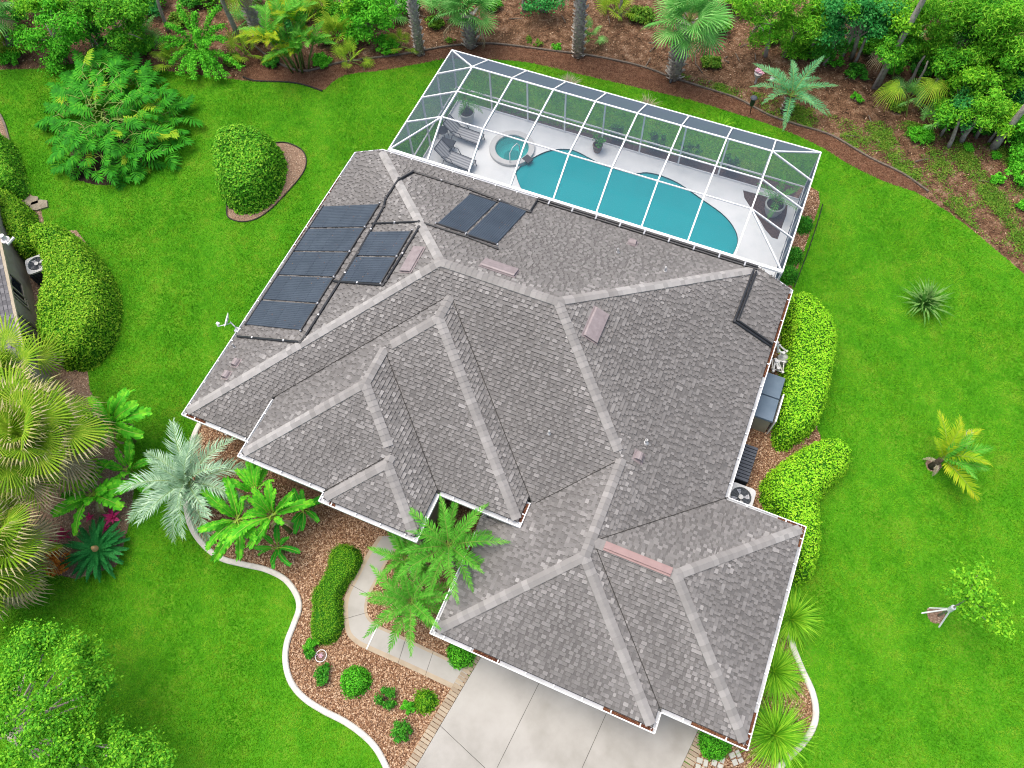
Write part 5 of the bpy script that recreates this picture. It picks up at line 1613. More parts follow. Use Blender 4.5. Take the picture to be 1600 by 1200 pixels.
def tuft(name, loc, n, L, w, label, mat, cat, group=None, spread=(20, 85), droop=.8, seed=1, squash=(1, 1)):
    """fountain of arching blades in one clump"""
    r = np.random.default_rng(seed); root = empty(name, loc, label, cat, group)
    az = r.uniform(0, 2 * PI, n); el = np.radians(r.uniform(spread[0], spread[1], n)); l = L * r.uniform(.6, 1.1, n); k = 5
    V = np.empty((n, k, 2, 3)); rad = r.uniform(0, .12 * L, n)
    for i in range(k):
        t = i / (k - 1); hor = l * (t * np.cos(el) + .10 * t * t); z = l * (np.sin(el) * t - droop * (.55) * t ** 2.4 * np.cos(el * .6))
        cx, cy = (rad + hor) * np.cos(az) * squash[0], (rad + hor) * np.sin(az) * squash[1]; ww = w * (1 - t) ** .7 * .5 + .001
        V[:, i, 0] = np.stack([cx - np.sin(az) * ww, cy + np.cos(az) * ww, np.maximum(z, .02)], 1); V[:, i, 1] = np.stack([cx + np.sin(az) * ww, cy - np.cos(az) * ww, np.maximum(z, .02)], 1)
    base = (np.arange(n) * k * 2)[:, None, None] + (np.arange(k - 1) * 2)[None, :, None]
    F_ = base + np.array([0, 1, 3, 2])[None, None, :]
    link('blades', np_mesh('blades', V.reshape(-1, 3), F_.reshape(-1, 4), M[mat]), root)
    return root


def pot_lathe(root, r, h, mat):
    mb = MB(); mb.lathe([(r * .7, 0), (r * .95, h * .45), (r, h * .85), (r * 1.08, h * .9), (r * 1.08, h), (r * .92, h), (r * .9, h - .06)], 22); mb.f.pop(); mb.m.pop(); mb.build('pot', M[mat], root, True)
    mb = MB(); mb.lathe([(r * .91, h - .08), (.01, h - .07)], 18); mb.build('soil', M['soil'], root)


# ------------------------------------------------------------------ hedges and shrubs
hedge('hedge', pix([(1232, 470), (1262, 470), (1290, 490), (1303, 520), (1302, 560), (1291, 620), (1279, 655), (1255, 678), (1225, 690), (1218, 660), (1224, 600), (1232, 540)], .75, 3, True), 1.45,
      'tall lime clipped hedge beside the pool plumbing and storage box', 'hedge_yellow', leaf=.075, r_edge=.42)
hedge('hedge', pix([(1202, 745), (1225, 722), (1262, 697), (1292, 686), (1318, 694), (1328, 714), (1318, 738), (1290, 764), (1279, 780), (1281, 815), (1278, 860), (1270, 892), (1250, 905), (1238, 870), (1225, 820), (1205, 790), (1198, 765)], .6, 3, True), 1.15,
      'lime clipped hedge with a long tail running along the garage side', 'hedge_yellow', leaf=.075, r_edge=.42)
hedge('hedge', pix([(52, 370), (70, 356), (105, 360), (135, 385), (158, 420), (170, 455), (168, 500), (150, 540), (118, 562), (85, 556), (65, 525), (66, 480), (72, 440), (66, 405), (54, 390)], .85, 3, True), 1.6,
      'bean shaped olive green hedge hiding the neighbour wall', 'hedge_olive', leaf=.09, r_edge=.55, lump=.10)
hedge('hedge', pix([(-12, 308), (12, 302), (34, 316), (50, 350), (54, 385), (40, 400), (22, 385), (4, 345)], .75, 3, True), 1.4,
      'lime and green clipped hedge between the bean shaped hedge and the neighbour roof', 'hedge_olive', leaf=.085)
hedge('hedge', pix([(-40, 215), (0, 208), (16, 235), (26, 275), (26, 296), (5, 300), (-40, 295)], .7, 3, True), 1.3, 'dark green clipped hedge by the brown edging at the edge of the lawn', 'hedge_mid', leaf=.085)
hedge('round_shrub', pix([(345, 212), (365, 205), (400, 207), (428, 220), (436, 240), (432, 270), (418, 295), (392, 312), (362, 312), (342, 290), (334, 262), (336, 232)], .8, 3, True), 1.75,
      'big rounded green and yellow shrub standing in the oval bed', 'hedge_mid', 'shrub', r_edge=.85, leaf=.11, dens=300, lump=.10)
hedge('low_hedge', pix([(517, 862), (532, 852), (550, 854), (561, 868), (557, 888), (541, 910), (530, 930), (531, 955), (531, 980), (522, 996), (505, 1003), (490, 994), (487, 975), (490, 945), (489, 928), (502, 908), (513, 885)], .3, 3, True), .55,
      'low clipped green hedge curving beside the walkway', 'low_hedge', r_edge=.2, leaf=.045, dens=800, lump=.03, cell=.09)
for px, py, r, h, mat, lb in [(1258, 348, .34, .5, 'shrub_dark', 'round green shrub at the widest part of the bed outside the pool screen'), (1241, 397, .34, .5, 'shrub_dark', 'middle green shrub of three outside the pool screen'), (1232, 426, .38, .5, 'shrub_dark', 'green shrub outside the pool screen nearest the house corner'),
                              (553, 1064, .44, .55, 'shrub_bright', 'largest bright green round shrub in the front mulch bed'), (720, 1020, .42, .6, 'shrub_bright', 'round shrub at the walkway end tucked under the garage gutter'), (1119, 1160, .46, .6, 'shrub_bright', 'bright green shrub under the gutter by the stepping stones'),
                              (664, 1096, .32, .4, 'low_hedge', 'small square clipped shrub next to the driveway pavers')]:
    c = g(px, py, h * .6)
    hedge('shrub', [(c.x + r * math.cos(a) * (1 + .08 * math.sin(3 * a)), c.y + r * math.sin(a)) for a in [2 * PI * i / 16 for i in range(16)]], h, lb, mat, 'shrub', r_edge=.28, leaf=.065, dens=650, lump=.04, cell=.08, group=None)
for px, py, rx, ry, h, mat, lb in [(486, 1006, .26, .30, .5, 'shrub_bright', 'leggy yellow green shrub near the curb below the low hedge'), (484, 1020, .22, .2, .45, 'shrub_dark', 'small dark shrub touching the white hoop planter'), (506, 1055, .36, .36, .5, 'shrub_dark', 'loose green shrub between the hoop planter and the largest round shrub'),
                                   (604, 1090, .34, .34, .5, 'shrub_dark', 'loose dark green shrub in the middle of the front bed'), (637, 1106, .22, .22, .38, 'shrub_bright', 'tiny yellow green shrub between two darker ones'), (627, 1143, .34, .38, .6, 'shrub_dark', 'dark leafy shrub nearest the bottom of the front bed')]:
    bush('shrub', g(px, py, h * .4).xy.to_3d(), rx, ry, h, lb, mat, n=9, leaf=.075, each=110)
c = g(504, 1026); hp_ = empty('hoop_planter', c, 'white hoop planter with small flowers in the front bed', 'planter')
mb = MB(); mb.lathe([(.08, 0), (.13, .12), (.14, .14), (.11, .14), (.10, .11)], 16); mb.build('bowl', M['pot_brown'], hp_)
mb = MB(); mb.tube([(.2 * math.cos(a), .2 * math.sin(a), .22 + .06 * math.cos(a)) for a in [2 * PI * i / 20 for i in range(21)]], .012, 6, cap=False); mb.build('hoop', M['white_metal'], hp_)
P, N = clumps([(random.uniform(-.08, .08), random.uniform(-.08, .08), .2) for _ in range(5)], [.07] * 5, 16); V, F_ = leaf_quads(P, N, .045); link('flowers', np_mesh('flowers', V, F_, M['blossom']), hp_)['kind'] = 'stuff'

# split-leaf philodendron on the lawn
c = g(178, 215); ph = empty('philodendron', (c.x, c.y, 0), 'huge mound of split leaf philodendron on the left lawn', 'shrub')
pl_ = [split_leaf('leaf', L_, 'philo', s) for s, L_ in enumerate((.62, .7, .78, .66))]; py_ = [split_leaf('leaf', .6, 'philo_yellow', 9)]
outl = [g2(*p, .8) for p in ((88, 215), (75, 175), (90, 140), (120, 100), (150, 80), (190, 85), (215, 100), (255, 130), (280, 165), (275, 205), (255, 240), (215, 255), (150, 262), (105, 260))]
for i in range(300):
    while True:
        x, y = random.uniform(min(p[0] for p in outl), max(p[0] for p in outl)), random.uniform(min(p[1] for p in outl), max(p[1] for p in outl))
        if inside(np.array([x]), np.array([y]), outl)[0]: break
    de = edge_dist(np.array([x]), np.array([y]), outl)[0]
    z = .25 + 1.5 * min(1, de / 1.6) ** .7 * random.uniform(.65, 1.0)
    az = math.atan2(y - c.y, x - c.x) + random.uniform(-1.0, 1.0); el = math.radians(random.uniform(-25, 25))
    yel = random.random() < .07
    o = link('leaf', random.choice(py_ if yel else pl_), ph); o.matrix_local = Matrix.Translation((x - c.x - .5 * math.cos(az), y - c.y - .5 * math.sin(az), z)) @ Matrix.Rotation(az, 4, 'Z') @ Matrix.Rotation(-el, 4, 'Y') @ Matrix.Rotation(random.uniform(-.4, .4), 4, 'X') @ Matrix.Scale(random.uniform(.85, 1.2), 4)
mb = MB()
for i in range(16):
    a = random.uniform(0, 2 * PI); r = random.uniform(.2, 1.6); mb.tube([(r * .3 * math.cos(a), r * .3 * math.sin(a), 0), (r * .7 * math.cos(a), r * .7 * math.sin(a), .5), (r * math.cos(a), r * math.sin(a), .9)], [.06, .05, .04], 6)
mb.build('stems', M['trunk_brown'], ph)

# ------------------------------------------------------------------ palms, bananas and other feature plants
def ribs(root, h, r, boots, seed=0):
    """palm trunk ringed with old leaf bases"""
    rd = random.Random(seed); mb = MB(); n = int(h / .13)
    for i in range(n):
        z = i * h / n
        for k in range(5):
            a = i * 2.1 + k * PI / 2.5 + rd.uniform(-.15, .15); l = boots * rd.uniform(.7, 1.3); w = r * .42
            b0 = Vector((r * .8 * math.cos(a), r * .8 * math.sin(a), z)); b1 = Vector(((r + l * .8) * math.cos(a), (r + l * .8) * math.sin(a), z + l * .8)); t = Vector((-math.sin(a), math.cos(a), 0)) * w
            mb.faces([b0 - t, b0 + t, b1 + t * .35, b1 - t * .35, b0 - t - Vector((0, 0, .06)), b0 + t - Vector((0, 0, .06))], [(0, 1, 2, 3), (4, 5, 2, 3)], 0)
    mb.build('leaf_bases', M['boot'], root)


def date_palm(px, py, z, label, L=1.7, n=26, seed=0, mat='palm_bright', group=None, e0=-12, e1=70, trunk=.11, name='date_palm'):
    x, y = g2(px, py, z); root = empty(name, (x, y, 0), label, 'palm', group)
    trunk_tube(root, [(0, 0, -.1), (.02, .01, z * .5), (0, 0, z)], [trunk * 1.2, trunk, trunk * .95], 'trunk_brown')
    ribs(root, z, trunk, .09, seed)
    fr = [pinnate('frond', L, 38, .27 * L / 1.6, .042, .8, .55, mat, seed=seed * 10 + i, droop=.15) for i in range(3)]
    crown(root, fr, n, z, e0, e1)
    return root


date_palm(701, 853, 2.9, 'tallest feathery palm leaning over the garage gutter at the entry', 1.9, 19, 1, e0=-8, e1=62)
date_palm(642, 940, 1.9, 'feathery palm by the bend of the walkway', 1.7, 18, 2, e0=-8, e1=62)
date_palm(634, 872, 1.7, 'feathery palm under the front gutter corner beside the walkway', 1.3, 15, 3, e0=-5, e1=60)
# silvery pindo palm
x, y = g2(296, 757, 2.0); pd = empty('pindo_palm', (x, y, 0), 'silver blue feathery palm spilling over the curb', 'palm')
trunk_tube(pd, [(0, 0, -.1), (0, 0, 1.0), (0, 0, 2.0)], [.24, .2, .17], 'trunk_brown'); ribs(pd, 1.9, .17, .16, 5)
fr = [pinnate('frond', 2.25, 48, .62, .055, 1.15, .75, 'palm_silver', seed=60 + i, droop=.3, ang=(62, 28), rag=.15) for i in range(3)]
crown(pd, fr, 20, 2.0, -5, 72, (.85, 1.1))
# young queen palm on the side lawn
x, y = g2(1473, 716, .9); qp = empty('queen_palm', (x, y, 0), 'small yellowish palm with few fronds on the side lawn', 'palm')
trunk_tube(qp, [(0, 0, -.1), (0, 0, .5), (0, 0, .9)], [.14, .11, .09], 'trunk_brown')
frg = [pinnate('frond', 1.65, 30, .42, .06, .95, .4, 'palm_gold', seed=70 + i) for i in range(2)]; frq = [pinnate('frond', 1.5, 30, .36, .055, .9, .4, 'palm_bright', seed=75)]; frd = [pinnate('frond', 1.5, 28, .34, .05, .9, .5, 'palm_dry', seed=77)]
for az_px, me, el, s in [((1455, 668), frg[0], 42, .95), ((1520, 675), frd[0], 22, 1.0), ((1540, 718), frq[0], 40, 1.0), ((1530, 745), frq[0], 20, .95), ((1505, 775), frg[1], 18, 1.0), ((1478, 672), frg[1], 55, .9), ((1440, 705), frg[0], 60, .55), ((1490, 700), frq[0], 75, .8), ((1500, 680), frg[0], 48, .9), ((1465, 690), frg[1], 66, .8), ((1520, 735), frg[0], 52, .85), ((1495, 750), frq[0], 48, .85), ((1500, 690), frq[0], 60, .8)]:
    t = g(*az_px, .6); az = math.atan2(t.y - y, t.x - x)
    o = link('frond', me, qp); o.matrix_local = Matrix.Translation((0, 0, .9)) @ Matrix.Rotation(az, 4, 'Z') @ Matrix.Rotation(-math.radians(el), 4, 'Y') @ Matrix.Rotation(random.uniform(-.6, .6), 4, 'X') @ Matrix.Scale(s * 1.12, 4)
for a in (2.2, 4.3): 
    o = link('frond', frd[0], qp); o.matrix_local = Matrix.Translation((0, 0, .5)) @ Matrix.Rotation(a + .6, 4, 'Z') @ Matrix.Rotation(.5, 4, 'Y') @ Matrix.Scale(.4, 4)
# large teal date palm at the edge of the woods
date_palm(1236, 150, 1.0, 'blue green feathery palm beside the brown path and the post', 2.15, 15, 8, 'palm_teal', e0=2, e1=60, trunk=.2)
# golden areca palm
x, y = g2(468, 108, 0); ap = empty('areca_palm', (x, y, 0), 'golden clustering palm at the corner of the brown path', 'palm')
fr1 = [pinnate('frond', 2.1, 34, .52, .07, 1.0, .45, m_, seed=90 + i) for i, m_ in enumerate(('palm_gold', 'palm_bright', 'palm_bright'))]
for k in range(9):
    a = k * 2.4; r = .12 + .08 * k / 2; bx, by = r * math.cos(a), r * math.sin(a); h = 1.5 + random.uniform(-.4, .9)
    trunk_tube(ap, [(bx, by, -.05), (bx * 1.6, by * 1.6, h * .5), (bx * 2.4, by * 2.4, h)], [.05, .045, .035], 'stem_green', 7, 'stem')
    for q_ in range(6):
        o = link('frond', random.choice(fr1), ap); o.matrix_local = Matrix.Translation((bx * 2.4, by * 2.4, h)) @ Matrix.Rotation(a + q_ * 1.3 + random.uniform(-.4, .4), 4, 'Z') @ Matrix.Rotation(-math.radians(random.uniform(25, 82)), 4, 'Y') @ Matrix.Scale(random.uniform(.6, .9), 4)
# cycad
x, y = g2(150, 858, .5); cy = empty('sago_cycad', (x, y, 0), 'dark blue green cycad rosette with a tan cone in its middle', 'cycad')
fr = [pinnate('frond', 1.2, 50, .15, .026, .35, .2, 'cycad', 'cycad', seed=100 + i, ang=(70, 45), droop=.05, start=.08) for i in range(2)]
crown(cy, fr, 64, .45, -8, 40, (.85, 1.06), twist=.1)
trunk_tube(cy, [(0, 0, -.05), (0, 0, .42)], [.2, .2], 'trunk_brown'); mb = MB(); mb.lathe([(.10, .4), (.12, .55), (.07, .72), (.01, .78)], 12); mb.build('cone', M['tan_cone'], cy)


# fan palms
def fan_palm(base, h, label, R=.95, n=24, seed=0, mat='fan', group=None, pet=.9, e0=-45, e1=75, trunk=.17, boots=.0, dry=3, lean=(0, 0), name='cabbage_palm', nseg=26, tip=None, droop=.35, inner=0):
    rd = random.Random(seed); root = empty(name, (base[0], base[1], 0), label, 'palm', group)
    if h > .3:
        trunk_tube(root, [(0, 0, -.1), (lean[0] * h * .5, lean[1] * h * .5, h * .5), (lean[0] * h, lean[1] * h, h)], [trunk * 1.15, trunk, trunk], 'trunk_grey')
        if boots: ribs(root, h * .97, trunk * .95, boots, seed)
    fl = [fan_leaf('frond', R, nseg, 250, pet, mat, seed=seed * 5 + i, droop=droop, tipmat=tip) for i in range(3)]
    for i in range(n):
        t = i / max(1, n - 1); az = i * 2.39996 + rd.uniform(-.25, .25); el = math.radians(e0 + (e1 - e0) * t ** .9 + rd.uniform(-8, 8))
        o = link('frond', rd.choice(fl), root); o.matrix_local = Matrix.Translation((lean[0] * h, lean[1] * h, h)) @ Matrix.Rotation(az, 4, 'Z') @ Matrix.Rotation(-el, 4, 'Y') @ Matrix.Rotation(rd.uniform(-.95, .95), 4, 'X') @ Matrix.Scale(rd.uniform(.75, 1.12), 4)
    if inner:
        il = [fan_leaf('frond', R * .95, nseg, 230, pet * .35, mat, seed=seed * 5 + 40 + i, droop=droop * .8, tipmat=tip) for i in range(2)]
        for i in range(inner):
            o = link('frond', rd.choice(il), root); o.matrix_local = Matrix.Translation((lean[0] * h + rd.uniform(-.25, .25), lean[1] * h + rd.uniform(-.25, .25), h + .1)) @ Matrix.Rotation(i * 2.4, 4, 'Z') @ Matrix.Rotation(-math.radians(rd.uniform(5, 75)), 4, 'Y') @ Matrix.Rotation(rd.uniform(-.8, .8), 4, 'X') @ Matrix.Scale(rd.uniform(.75, 1.05), 4)
    if dry:
        dl = [fan_leaf('dead_frond', R * .9, 20, 170, pet, 'fan_dry', seed=seed + 77, droop=.7)]
        for i in range(dry):
            az = i * 2.4 + rd.uniform(0, 1); o = link('dead_frond', dl[0], root); o.matrix_local = Matrix.Translation((lean[0] * h, lean[1] * h, h - .1)) @ Matrix.Rotation(az, 4, 'Z') @ Matrix.Rotation(math.radians(rd.uniform(8, 62)), 4, 'Y') @ Matrix.Rotation(rd.uniform(-.8, .8), 4, 'X')
    return root


fan_palm(g2(34, 688, 3.8), 3.8, 'large shaggy cabbage palm with browning frond tips over the neighbour bed', 1.25, 46, 11, 'fan', pet=1.4, boots=.12, dry=10, tip='fan_tip', nseg=32, trunk=.2, e0=-38, e1=60, droop=.45, inner=26)
fan_palm(g2(-34, 872, 3.0), 3.0, 'shaggy cabbage palm leaning into frame below the larger one', 1.2, 42, 12, 'fan', pet=1.25, boots=.12, dry=9, tip='fan_tip', nseg=32, trunk=.2, e0=-38, e1=60, droop=.45, inner=26)
fan_palm(g2(12, 588, 3.4), 3.4, 'cabbage palm partly hiding the neighbour roof corner', 1.0, 15, 13, 'fan', pet=1.1, boots=.1, dry=8, nseg=26, trunk=.18, e0=-25, droop=.32, inner=14)

# bananas and bird of paradise
def banana(px, py, z, label, leaves, mat='banana', L=1.35, W=.42, seed=0, group=None, name='banana_plant', arch=.75, torn=.25, base=None):
    x, y = g2(px, py, z); root = empty(name, (x, y, 0), label, 'banana plant', group)
    st = MB(); st.tube([(0, 0, -.05), (.02, 0, z * .5), (0, .02, z)], [.09, .075, .05], 8); st.build('stem', M['stem_green'], root)
    me = [banana_leaf('leaf', L * (1, 1.05, .9)[i], W * .84, mat, arch, seed * 3 + i, torn + .12 * i) for i in range(3)]
    W_ = W; dead = banana_leaf('dead_leaf', L * .8, W * .5, 'fan_dry', 1.6, seed + 50, .5)
    for k_ in range(2):
        o = link('dead_leaf', dead, root); o.matrix_local = Matrix.Translation((.06, 0, z * .75)) @ Matrix.Rotation(seed * 1.7 + k_ * 2.6, 4, 'Z') @ Matrix.Rotation(math.radians(48), 4, 'Y')
    leaves = list(leaves) + [(px + 60 * math.cos(q), py + 60 * math.sin(q), 30 + 8 * k_, .72) for k_, q in enumerate((seed, seed + 1.1, seed + 2.1, seed + 3.2, seed + 4.2, seed + 5.3))]
    for tx, ty, el, s in leaves:
        t = g(tx, ty, z); az = math.atan2(t.y - y, t.x - x) + random.uniform(-.3, .3); el += random.uniform(-14, 16); s *= random.uniform(.8, 1.15)
        o = link('leaf', random.choice(me), root); o.matrix_local = Matrix.Translation((.15 * math.cos(az), .15 * math.sin(az), z + .05)) @ Matrix.Rotation(az, 4, 'Z') @ Matrix.Rotation(-math.radians(el), 4, 'Y') @ Matrix.Rotation(random.uniform(-.75, .75), 4, 'X') @ Matrix.Scale(s, 4)
    return root


banana(172, 660, 1.9, 'bright banana plant beside the shaggy palm, furthest from the cycad', [(150, 620, 30, .9), (195, 625, 35, .9), (222, 640, 18, 1.15), (232, 665, 10, 1.1), (225, 680, 0, 1.1), (165, 690, 10, .9), (140, 650, 20, .8), (215, 652, 25, 1.1), (205, 620, 12, 1.0), (235, 690, 8, 1.1)], seed=1, L=1.35, W=.56)
banana(200, 735, 1.2, 'darker banana plant low between two brighter ones', [(170, 735, 15, .95), (205, 705, 25, .9), (238, 728, 12, .9), (225, 750, 5, .95), (180, 755, 10, .9)], 'banana', seed=2, L=1.15, W=.5)
banana(143, 772, 1.5, 'banana plant with broad leaves directly above the cycad', [(188, 752, 18, 1.1), (195, 788, 8, 1.1), (122, 822, 10, 1.15), (120, 750, 30, .8), (160, 740, 50, .7), (178, 735, 30, 1.0), (198, 765, 14, 1.05), (110, 800, 12, 1.0)], seed=3, L=1.35, W=.6)
banana(398, 768, 2.0, 'torn leaved banana plant closest to the front gutter', [(395, 715, 45, .95), (408, 730, 30, 1.0), (376, 735, 25, .9), (380, 765, 15, .9), (415, 745, 60, .8)], seed=4, L=1.25, W=.46, torn=.5)
banana(372, 812, 1.9, 'sprawling banana plant overhanging the curb', [(335, 790, 20, 1.1), (345, 830, 10, 1.05), (352, 880, 5, 1.15), (375, 890, 0, 1.1), (330, 840, 8, 1.0), (360, 775, 35, .95), (392, 850, 20, 1.0), (400, 800, 40, .9)], seed=5, L=1.35, W=.44, torn=.4)
banana(425, 805, 2.1, 'tall banana plant with a wide leaf pointing at the mulch', [(480, 795, 12, 1.15), (400, 780, 45, .9), (375, 840, 18, 1.2), (440, 775, 45, .8), (395, 880, 5, 1.1), (420, 770, 60, .8), (470, 775, 25, .95)], seed=6, L=1.3, W=.46, torn=.35)
banana(475, 795, 1.0, 'low dark leaved plant under the wide banana leaf', [(440, 772, 35, .85), (458, 768, 45, .8), (490, 785, 25, .9), (475, 835, 15, .85), (455, 840, 10, .8)], 'banana_dark', seed=7, L=.95, W=.36, name='bird_of_paradise')
banana(432, 855, .8, 'small dark leaved plant on open mulch below the bananas', [(430, 825, 30, .85), (425, 880, 10, .85), (455, 885, 5, .9), (470, 855, 15, .85), (445, 845, 45, .7), (410, 860, 20, .8)], 'banana_dark', seed=8, L=.9, W=.34, name='bird_of_paradise')


def rosette(px, py, r, label, mat, n=14, cat='bromeliad', h=.12, group=None):
    c = g(px, py, .15); root = empty('bromeliad', (c.x, c.y, 0), label, cat, group)
    mb = MB(); w = r * .16
    mb.faces([(0, -w * .6, 0), (r * .5, -w, r * .22), (r, 0, r * .12), (r * .5, w, r * .22), (0, w * .6, 0)], [(0, 1, 3, 4), (1, 2, 3)]); me = mb.mesh('leaf', M[mat])
    for i in range(n):
        o = link('leaf', me, root, (0, 0, h)); o.rotation_euler = (0, -math.radians(10 + 60 * i / n), i * 2.4); o.scale = (1.1 - .5 * i / n,) * 3


rosette(176, 809, .42, 'bright pink bromeliad on the dark soil near the cycad', 'pink', 16)
rosette(166, 826, .26, 'small magenta bromeliad right beside the cycad fronds', 'pink', 12)
rosette(141, 809, .24, 'small pink bromeliad beneath the banana leaf', 'pink', 12)
rosette(100, 836, .36, 'dark crimson bromeliad under the shaggy palm', 'crimson', 16)
rosette(82, 850, .3, 'dusky crimson bromeliad half hidden by dry palm tips', 'crimson', 14)
bush('croton', g(92, 880, .2).xy.to_3d(), .6, .55, .75, 'orange and copper croton between the shaggy palm and the cycad', 'orange', n=12, leaf=.16, each=40, aspect=.4)
# fountain grasses along the garage side
for i, (px, py, L_, lb) in enumerate([(1238, 965, 1.2, 'fountain grass clump below the garage hedge tail'), (1212, 1048, 1.25, 'fountain grass clump in the middle, hard against the gutter'), (1213, 1148, 1.4, 'largest fountain grass clump at the garage corner')]):
    c = g(px, py, .3); tuft('fountain_grass', (c.x, c.y, 0), 900, L_, .028, lb, 'fountain', 'ornamental grass', None, (22, 82), 1.0, 20 + i)
# sword-leaf clump on the lawn
c = g(1440, 478); yu = empty('sword_leaf_clump', c, 'spiky clump of variegated sword leaves alone on the side lawn', 'clump')
mb = MB()
for i in range(4):
    t0, t1 = i / 4, (i + 1) / 4; f = lambda t: (1.0 * t, .036 * (1 - t * .8) if t < .99 else .002, .55 * t - .55 * t * t)
    a, b = f(t0), f(t1); mb.faces([(a[0], -a[1], a[2]), (b[0], -b[1], b[2]), (b[0], 0, b[2] - .012), (a[0], 0, a[2] - .012), (b[0], b[1], b[2]), (a[0], a[1], a[2])], [(0, 1, 2, 3), (3, 2, 4, 5)])
me = mb.mesh('leaf', M['spiky'])
for i in range(110):
    el = math.radians(8 + 74 * (i / 110) ** 1.2); o = link('leaf', me, yu, (random.uniform(-.16, .16), random.uniform(-.12, .12), .05)); o.rotation_euler = (0, -el, i * 2.4 + random.uniform(-.3, .3)); s = random.uniform(.85, 1.3); o.scale = (s, s * 1.3, s)
# staked young tree
c = g(1466, 962); yt = empty('young_tree', (c.x, c.y, 0), 'young staked tree with sparse lime leaves on the side lawn', 'tree')
hh = 2.6; tp = g(1520, 930, hh) - c
trunk_tube(yt, [(0, 0, -.05), (tp.x * .3, tp.y * .3, 1.1), (tp.x * .75, tp.y * .75, 2.0), (tp.x, tp.y, hh)], [.04, .035, .025, .012], 'trunk_grey')
cs = []
for px, py, z in ((1495, 925, 2.6), (1510, 905, 2.9), (1530, 915, 3.0), (1545, 935, 2.9), (1520, 945, 2.5), (1540, 960, 2.4), (1565, 955, 2.6), (1500, 900, 2.8), (1555, 975, 2.2), (1510, 955, 2.2), (1535, 890, 3.0), (1570, 985, 2.3), (1522, 928, 2.9)): cs.append(tuple(g(px, py, z) - c))
P, N = clumps(cs, [.34] * len(cs), 130); V, F_ = leaf_quads(P, N, .12, .55, .7); link('crown', np_mesh('crown', V, F_, M['tree_lime']), yt)
mb = MB()
for q in cs[::2]: mb.tube([(tp.x * .75, tp.y * .75, 2.0), Vector(q) * .9, q], [.014, .01, .005], 4)
mb.build('limbs', M['trunk_grey'], yt)
sk = empty('tree_stakes', (c.x, c.y, 0), 'white stakes with a white wrap bracing the young tree', 'tree stakes')
for ex, ey in ((1467, 980), (1440, 958), (1452, 950)):
    mb = MB(); e = g(ex, ey) - c; mb.bar(e, (tp.x * .28, tp.y * .28, 1.0), .045, .03); mb.build('stake', M['white_metal'], sk)
mb = MB(); mb.tube([(tp.x * .22, tp.y * .22, .85), (tp.x * .36, tp.y * .36, 1.2)], .085, 8); mb.build('wrap', M['white_metal'], sk)
# big tree at the lower left corner and a sprig further along
c = g2(45, 1150, 0)
tl = empty('shade_tree', (c[0], c[1], 0), 'large leafy tree filling the lower left lawn corner', 'tree')
cs, rr = [], []
for px, py, z in [(50, 1000, 3.4), (85, 990, 3.6), (20, 1015, 3.2), (120, 1005, 3.4), (145, 1020, 3.0), (100, 1030, 3.9), (60, 1045, 3.9), (15, 1060, 3.6), (140, 1050, 3.5), (160, 1065, 2.8), (30, 1100, 3.8), (70, 1090, 4.2), (110, 1080, 3.9), (150, 1095, 3.1), (10, 1140, 3.5), (60, 1130, 3.9), (100, 1125, 3.7),
                  (45, 1160, 3.4), (90, 1160, 3.5), (130, 1160, 3.2), (25, 1190, 3.3), (70, 1195, 3.5), (110, 1195, 3.3), (150, 1185, 3.1), (180, 1165, 2.9), (210, 1160, 2.8), (235, 1165, 2.6), (195, 1195, 2.9), (225, 1195, 2.7), (165, 1140, 2.6), (0, 1090, 3.5), (40, 1025, 3.7), (130, 1120, 3.3), (180, 1220, 3.0), (100, 1230, 3.3), (30, 1230, 3.3), (250, 1185, 2.4), (-20, 1120, 3.4), (-20, 1190, 3.2), (60, 1012, 3.3)]:
    for k in range(2):
        p = g(px + random.uniform(-9, 9), py + random.uniform(-9, 9), z + random.uniform(-.5, .2)); cs.append((p.x - c[0], p.y - c[1], p.z)); rr.append(random.uniform(.28, .48))
P, N = clumps(cs, rr, 380, .7); V, F_ = leaf_quads(P, N, .10, .5, .6); link('crown', np_mesh('crown', V, F_, M['shade_leaf']), tl)
lm = MB()
for q in cs[::3]: lm.tube([(0, 0, 1.3), Vector((q[0] * .55, q[1] * .55, 2.3)), Vector(q)], [.06, .04, .012], 5)
lm.build('limbs', M['trunk_grey'], tl); trunk_tube(tl, [(0, 0, -.1), (0, 0, .8), (.03, 0, 1.5)], [.17, .14, .11])
c = g2(326, 1240, 0); tree('sapling', c, 2.3, 'thin lime sapling poking up at the bottom of the lawn', .45, 'tree_lime', 8, 60, .09, trunk_r=.03, clump=(.16, .25))
# potted plants on the pool deck
def potted(px, py, r, h, mat, label):
    c = g(px, py, DZ); root = empty('potted_plant', c, label, 'potted plant'); pot_lathe(root, r, h, mat); return root


p1_ = potted(731, 190, .34, .62, 'pot_white', 'small palm in a pale pot in the screen corner by the loungers')
for k in range(3):
    a = k * 2.1; trunk_tube(p1_, [(.06 * math.cos(a), .06 * math.sin(a), .5), (.1 * math.cos(a), .1 * math.sin(a), 1.0), (.16 * math.cos(a), .16 * math.sin(a), 1.4)], [.035, .03, .025], 'stem_green', 6, 'stem')
crown(p1_, [pinnate('frond', .95, 18, .22, .03, .9, .4, 'shrub_dark', seed=201)], 15, 1.35, -5, 65)
p2_ = potted(933, 236, .22, .42, 'pot_brown', 'leafy shrub in a brown clay pot by the rear screen wall')
P, N = clumps([(random.uniform(-.2, .2), random.uniform(-.2, .2), random.uniform(.5, .85)) for _ in range(9)], [.16] * 9, 40); V, F_ = leaf_quads(P, N, .09); link('foliage', np_mesh('foliage', V, F_, M['shrub_dark']), p2_)
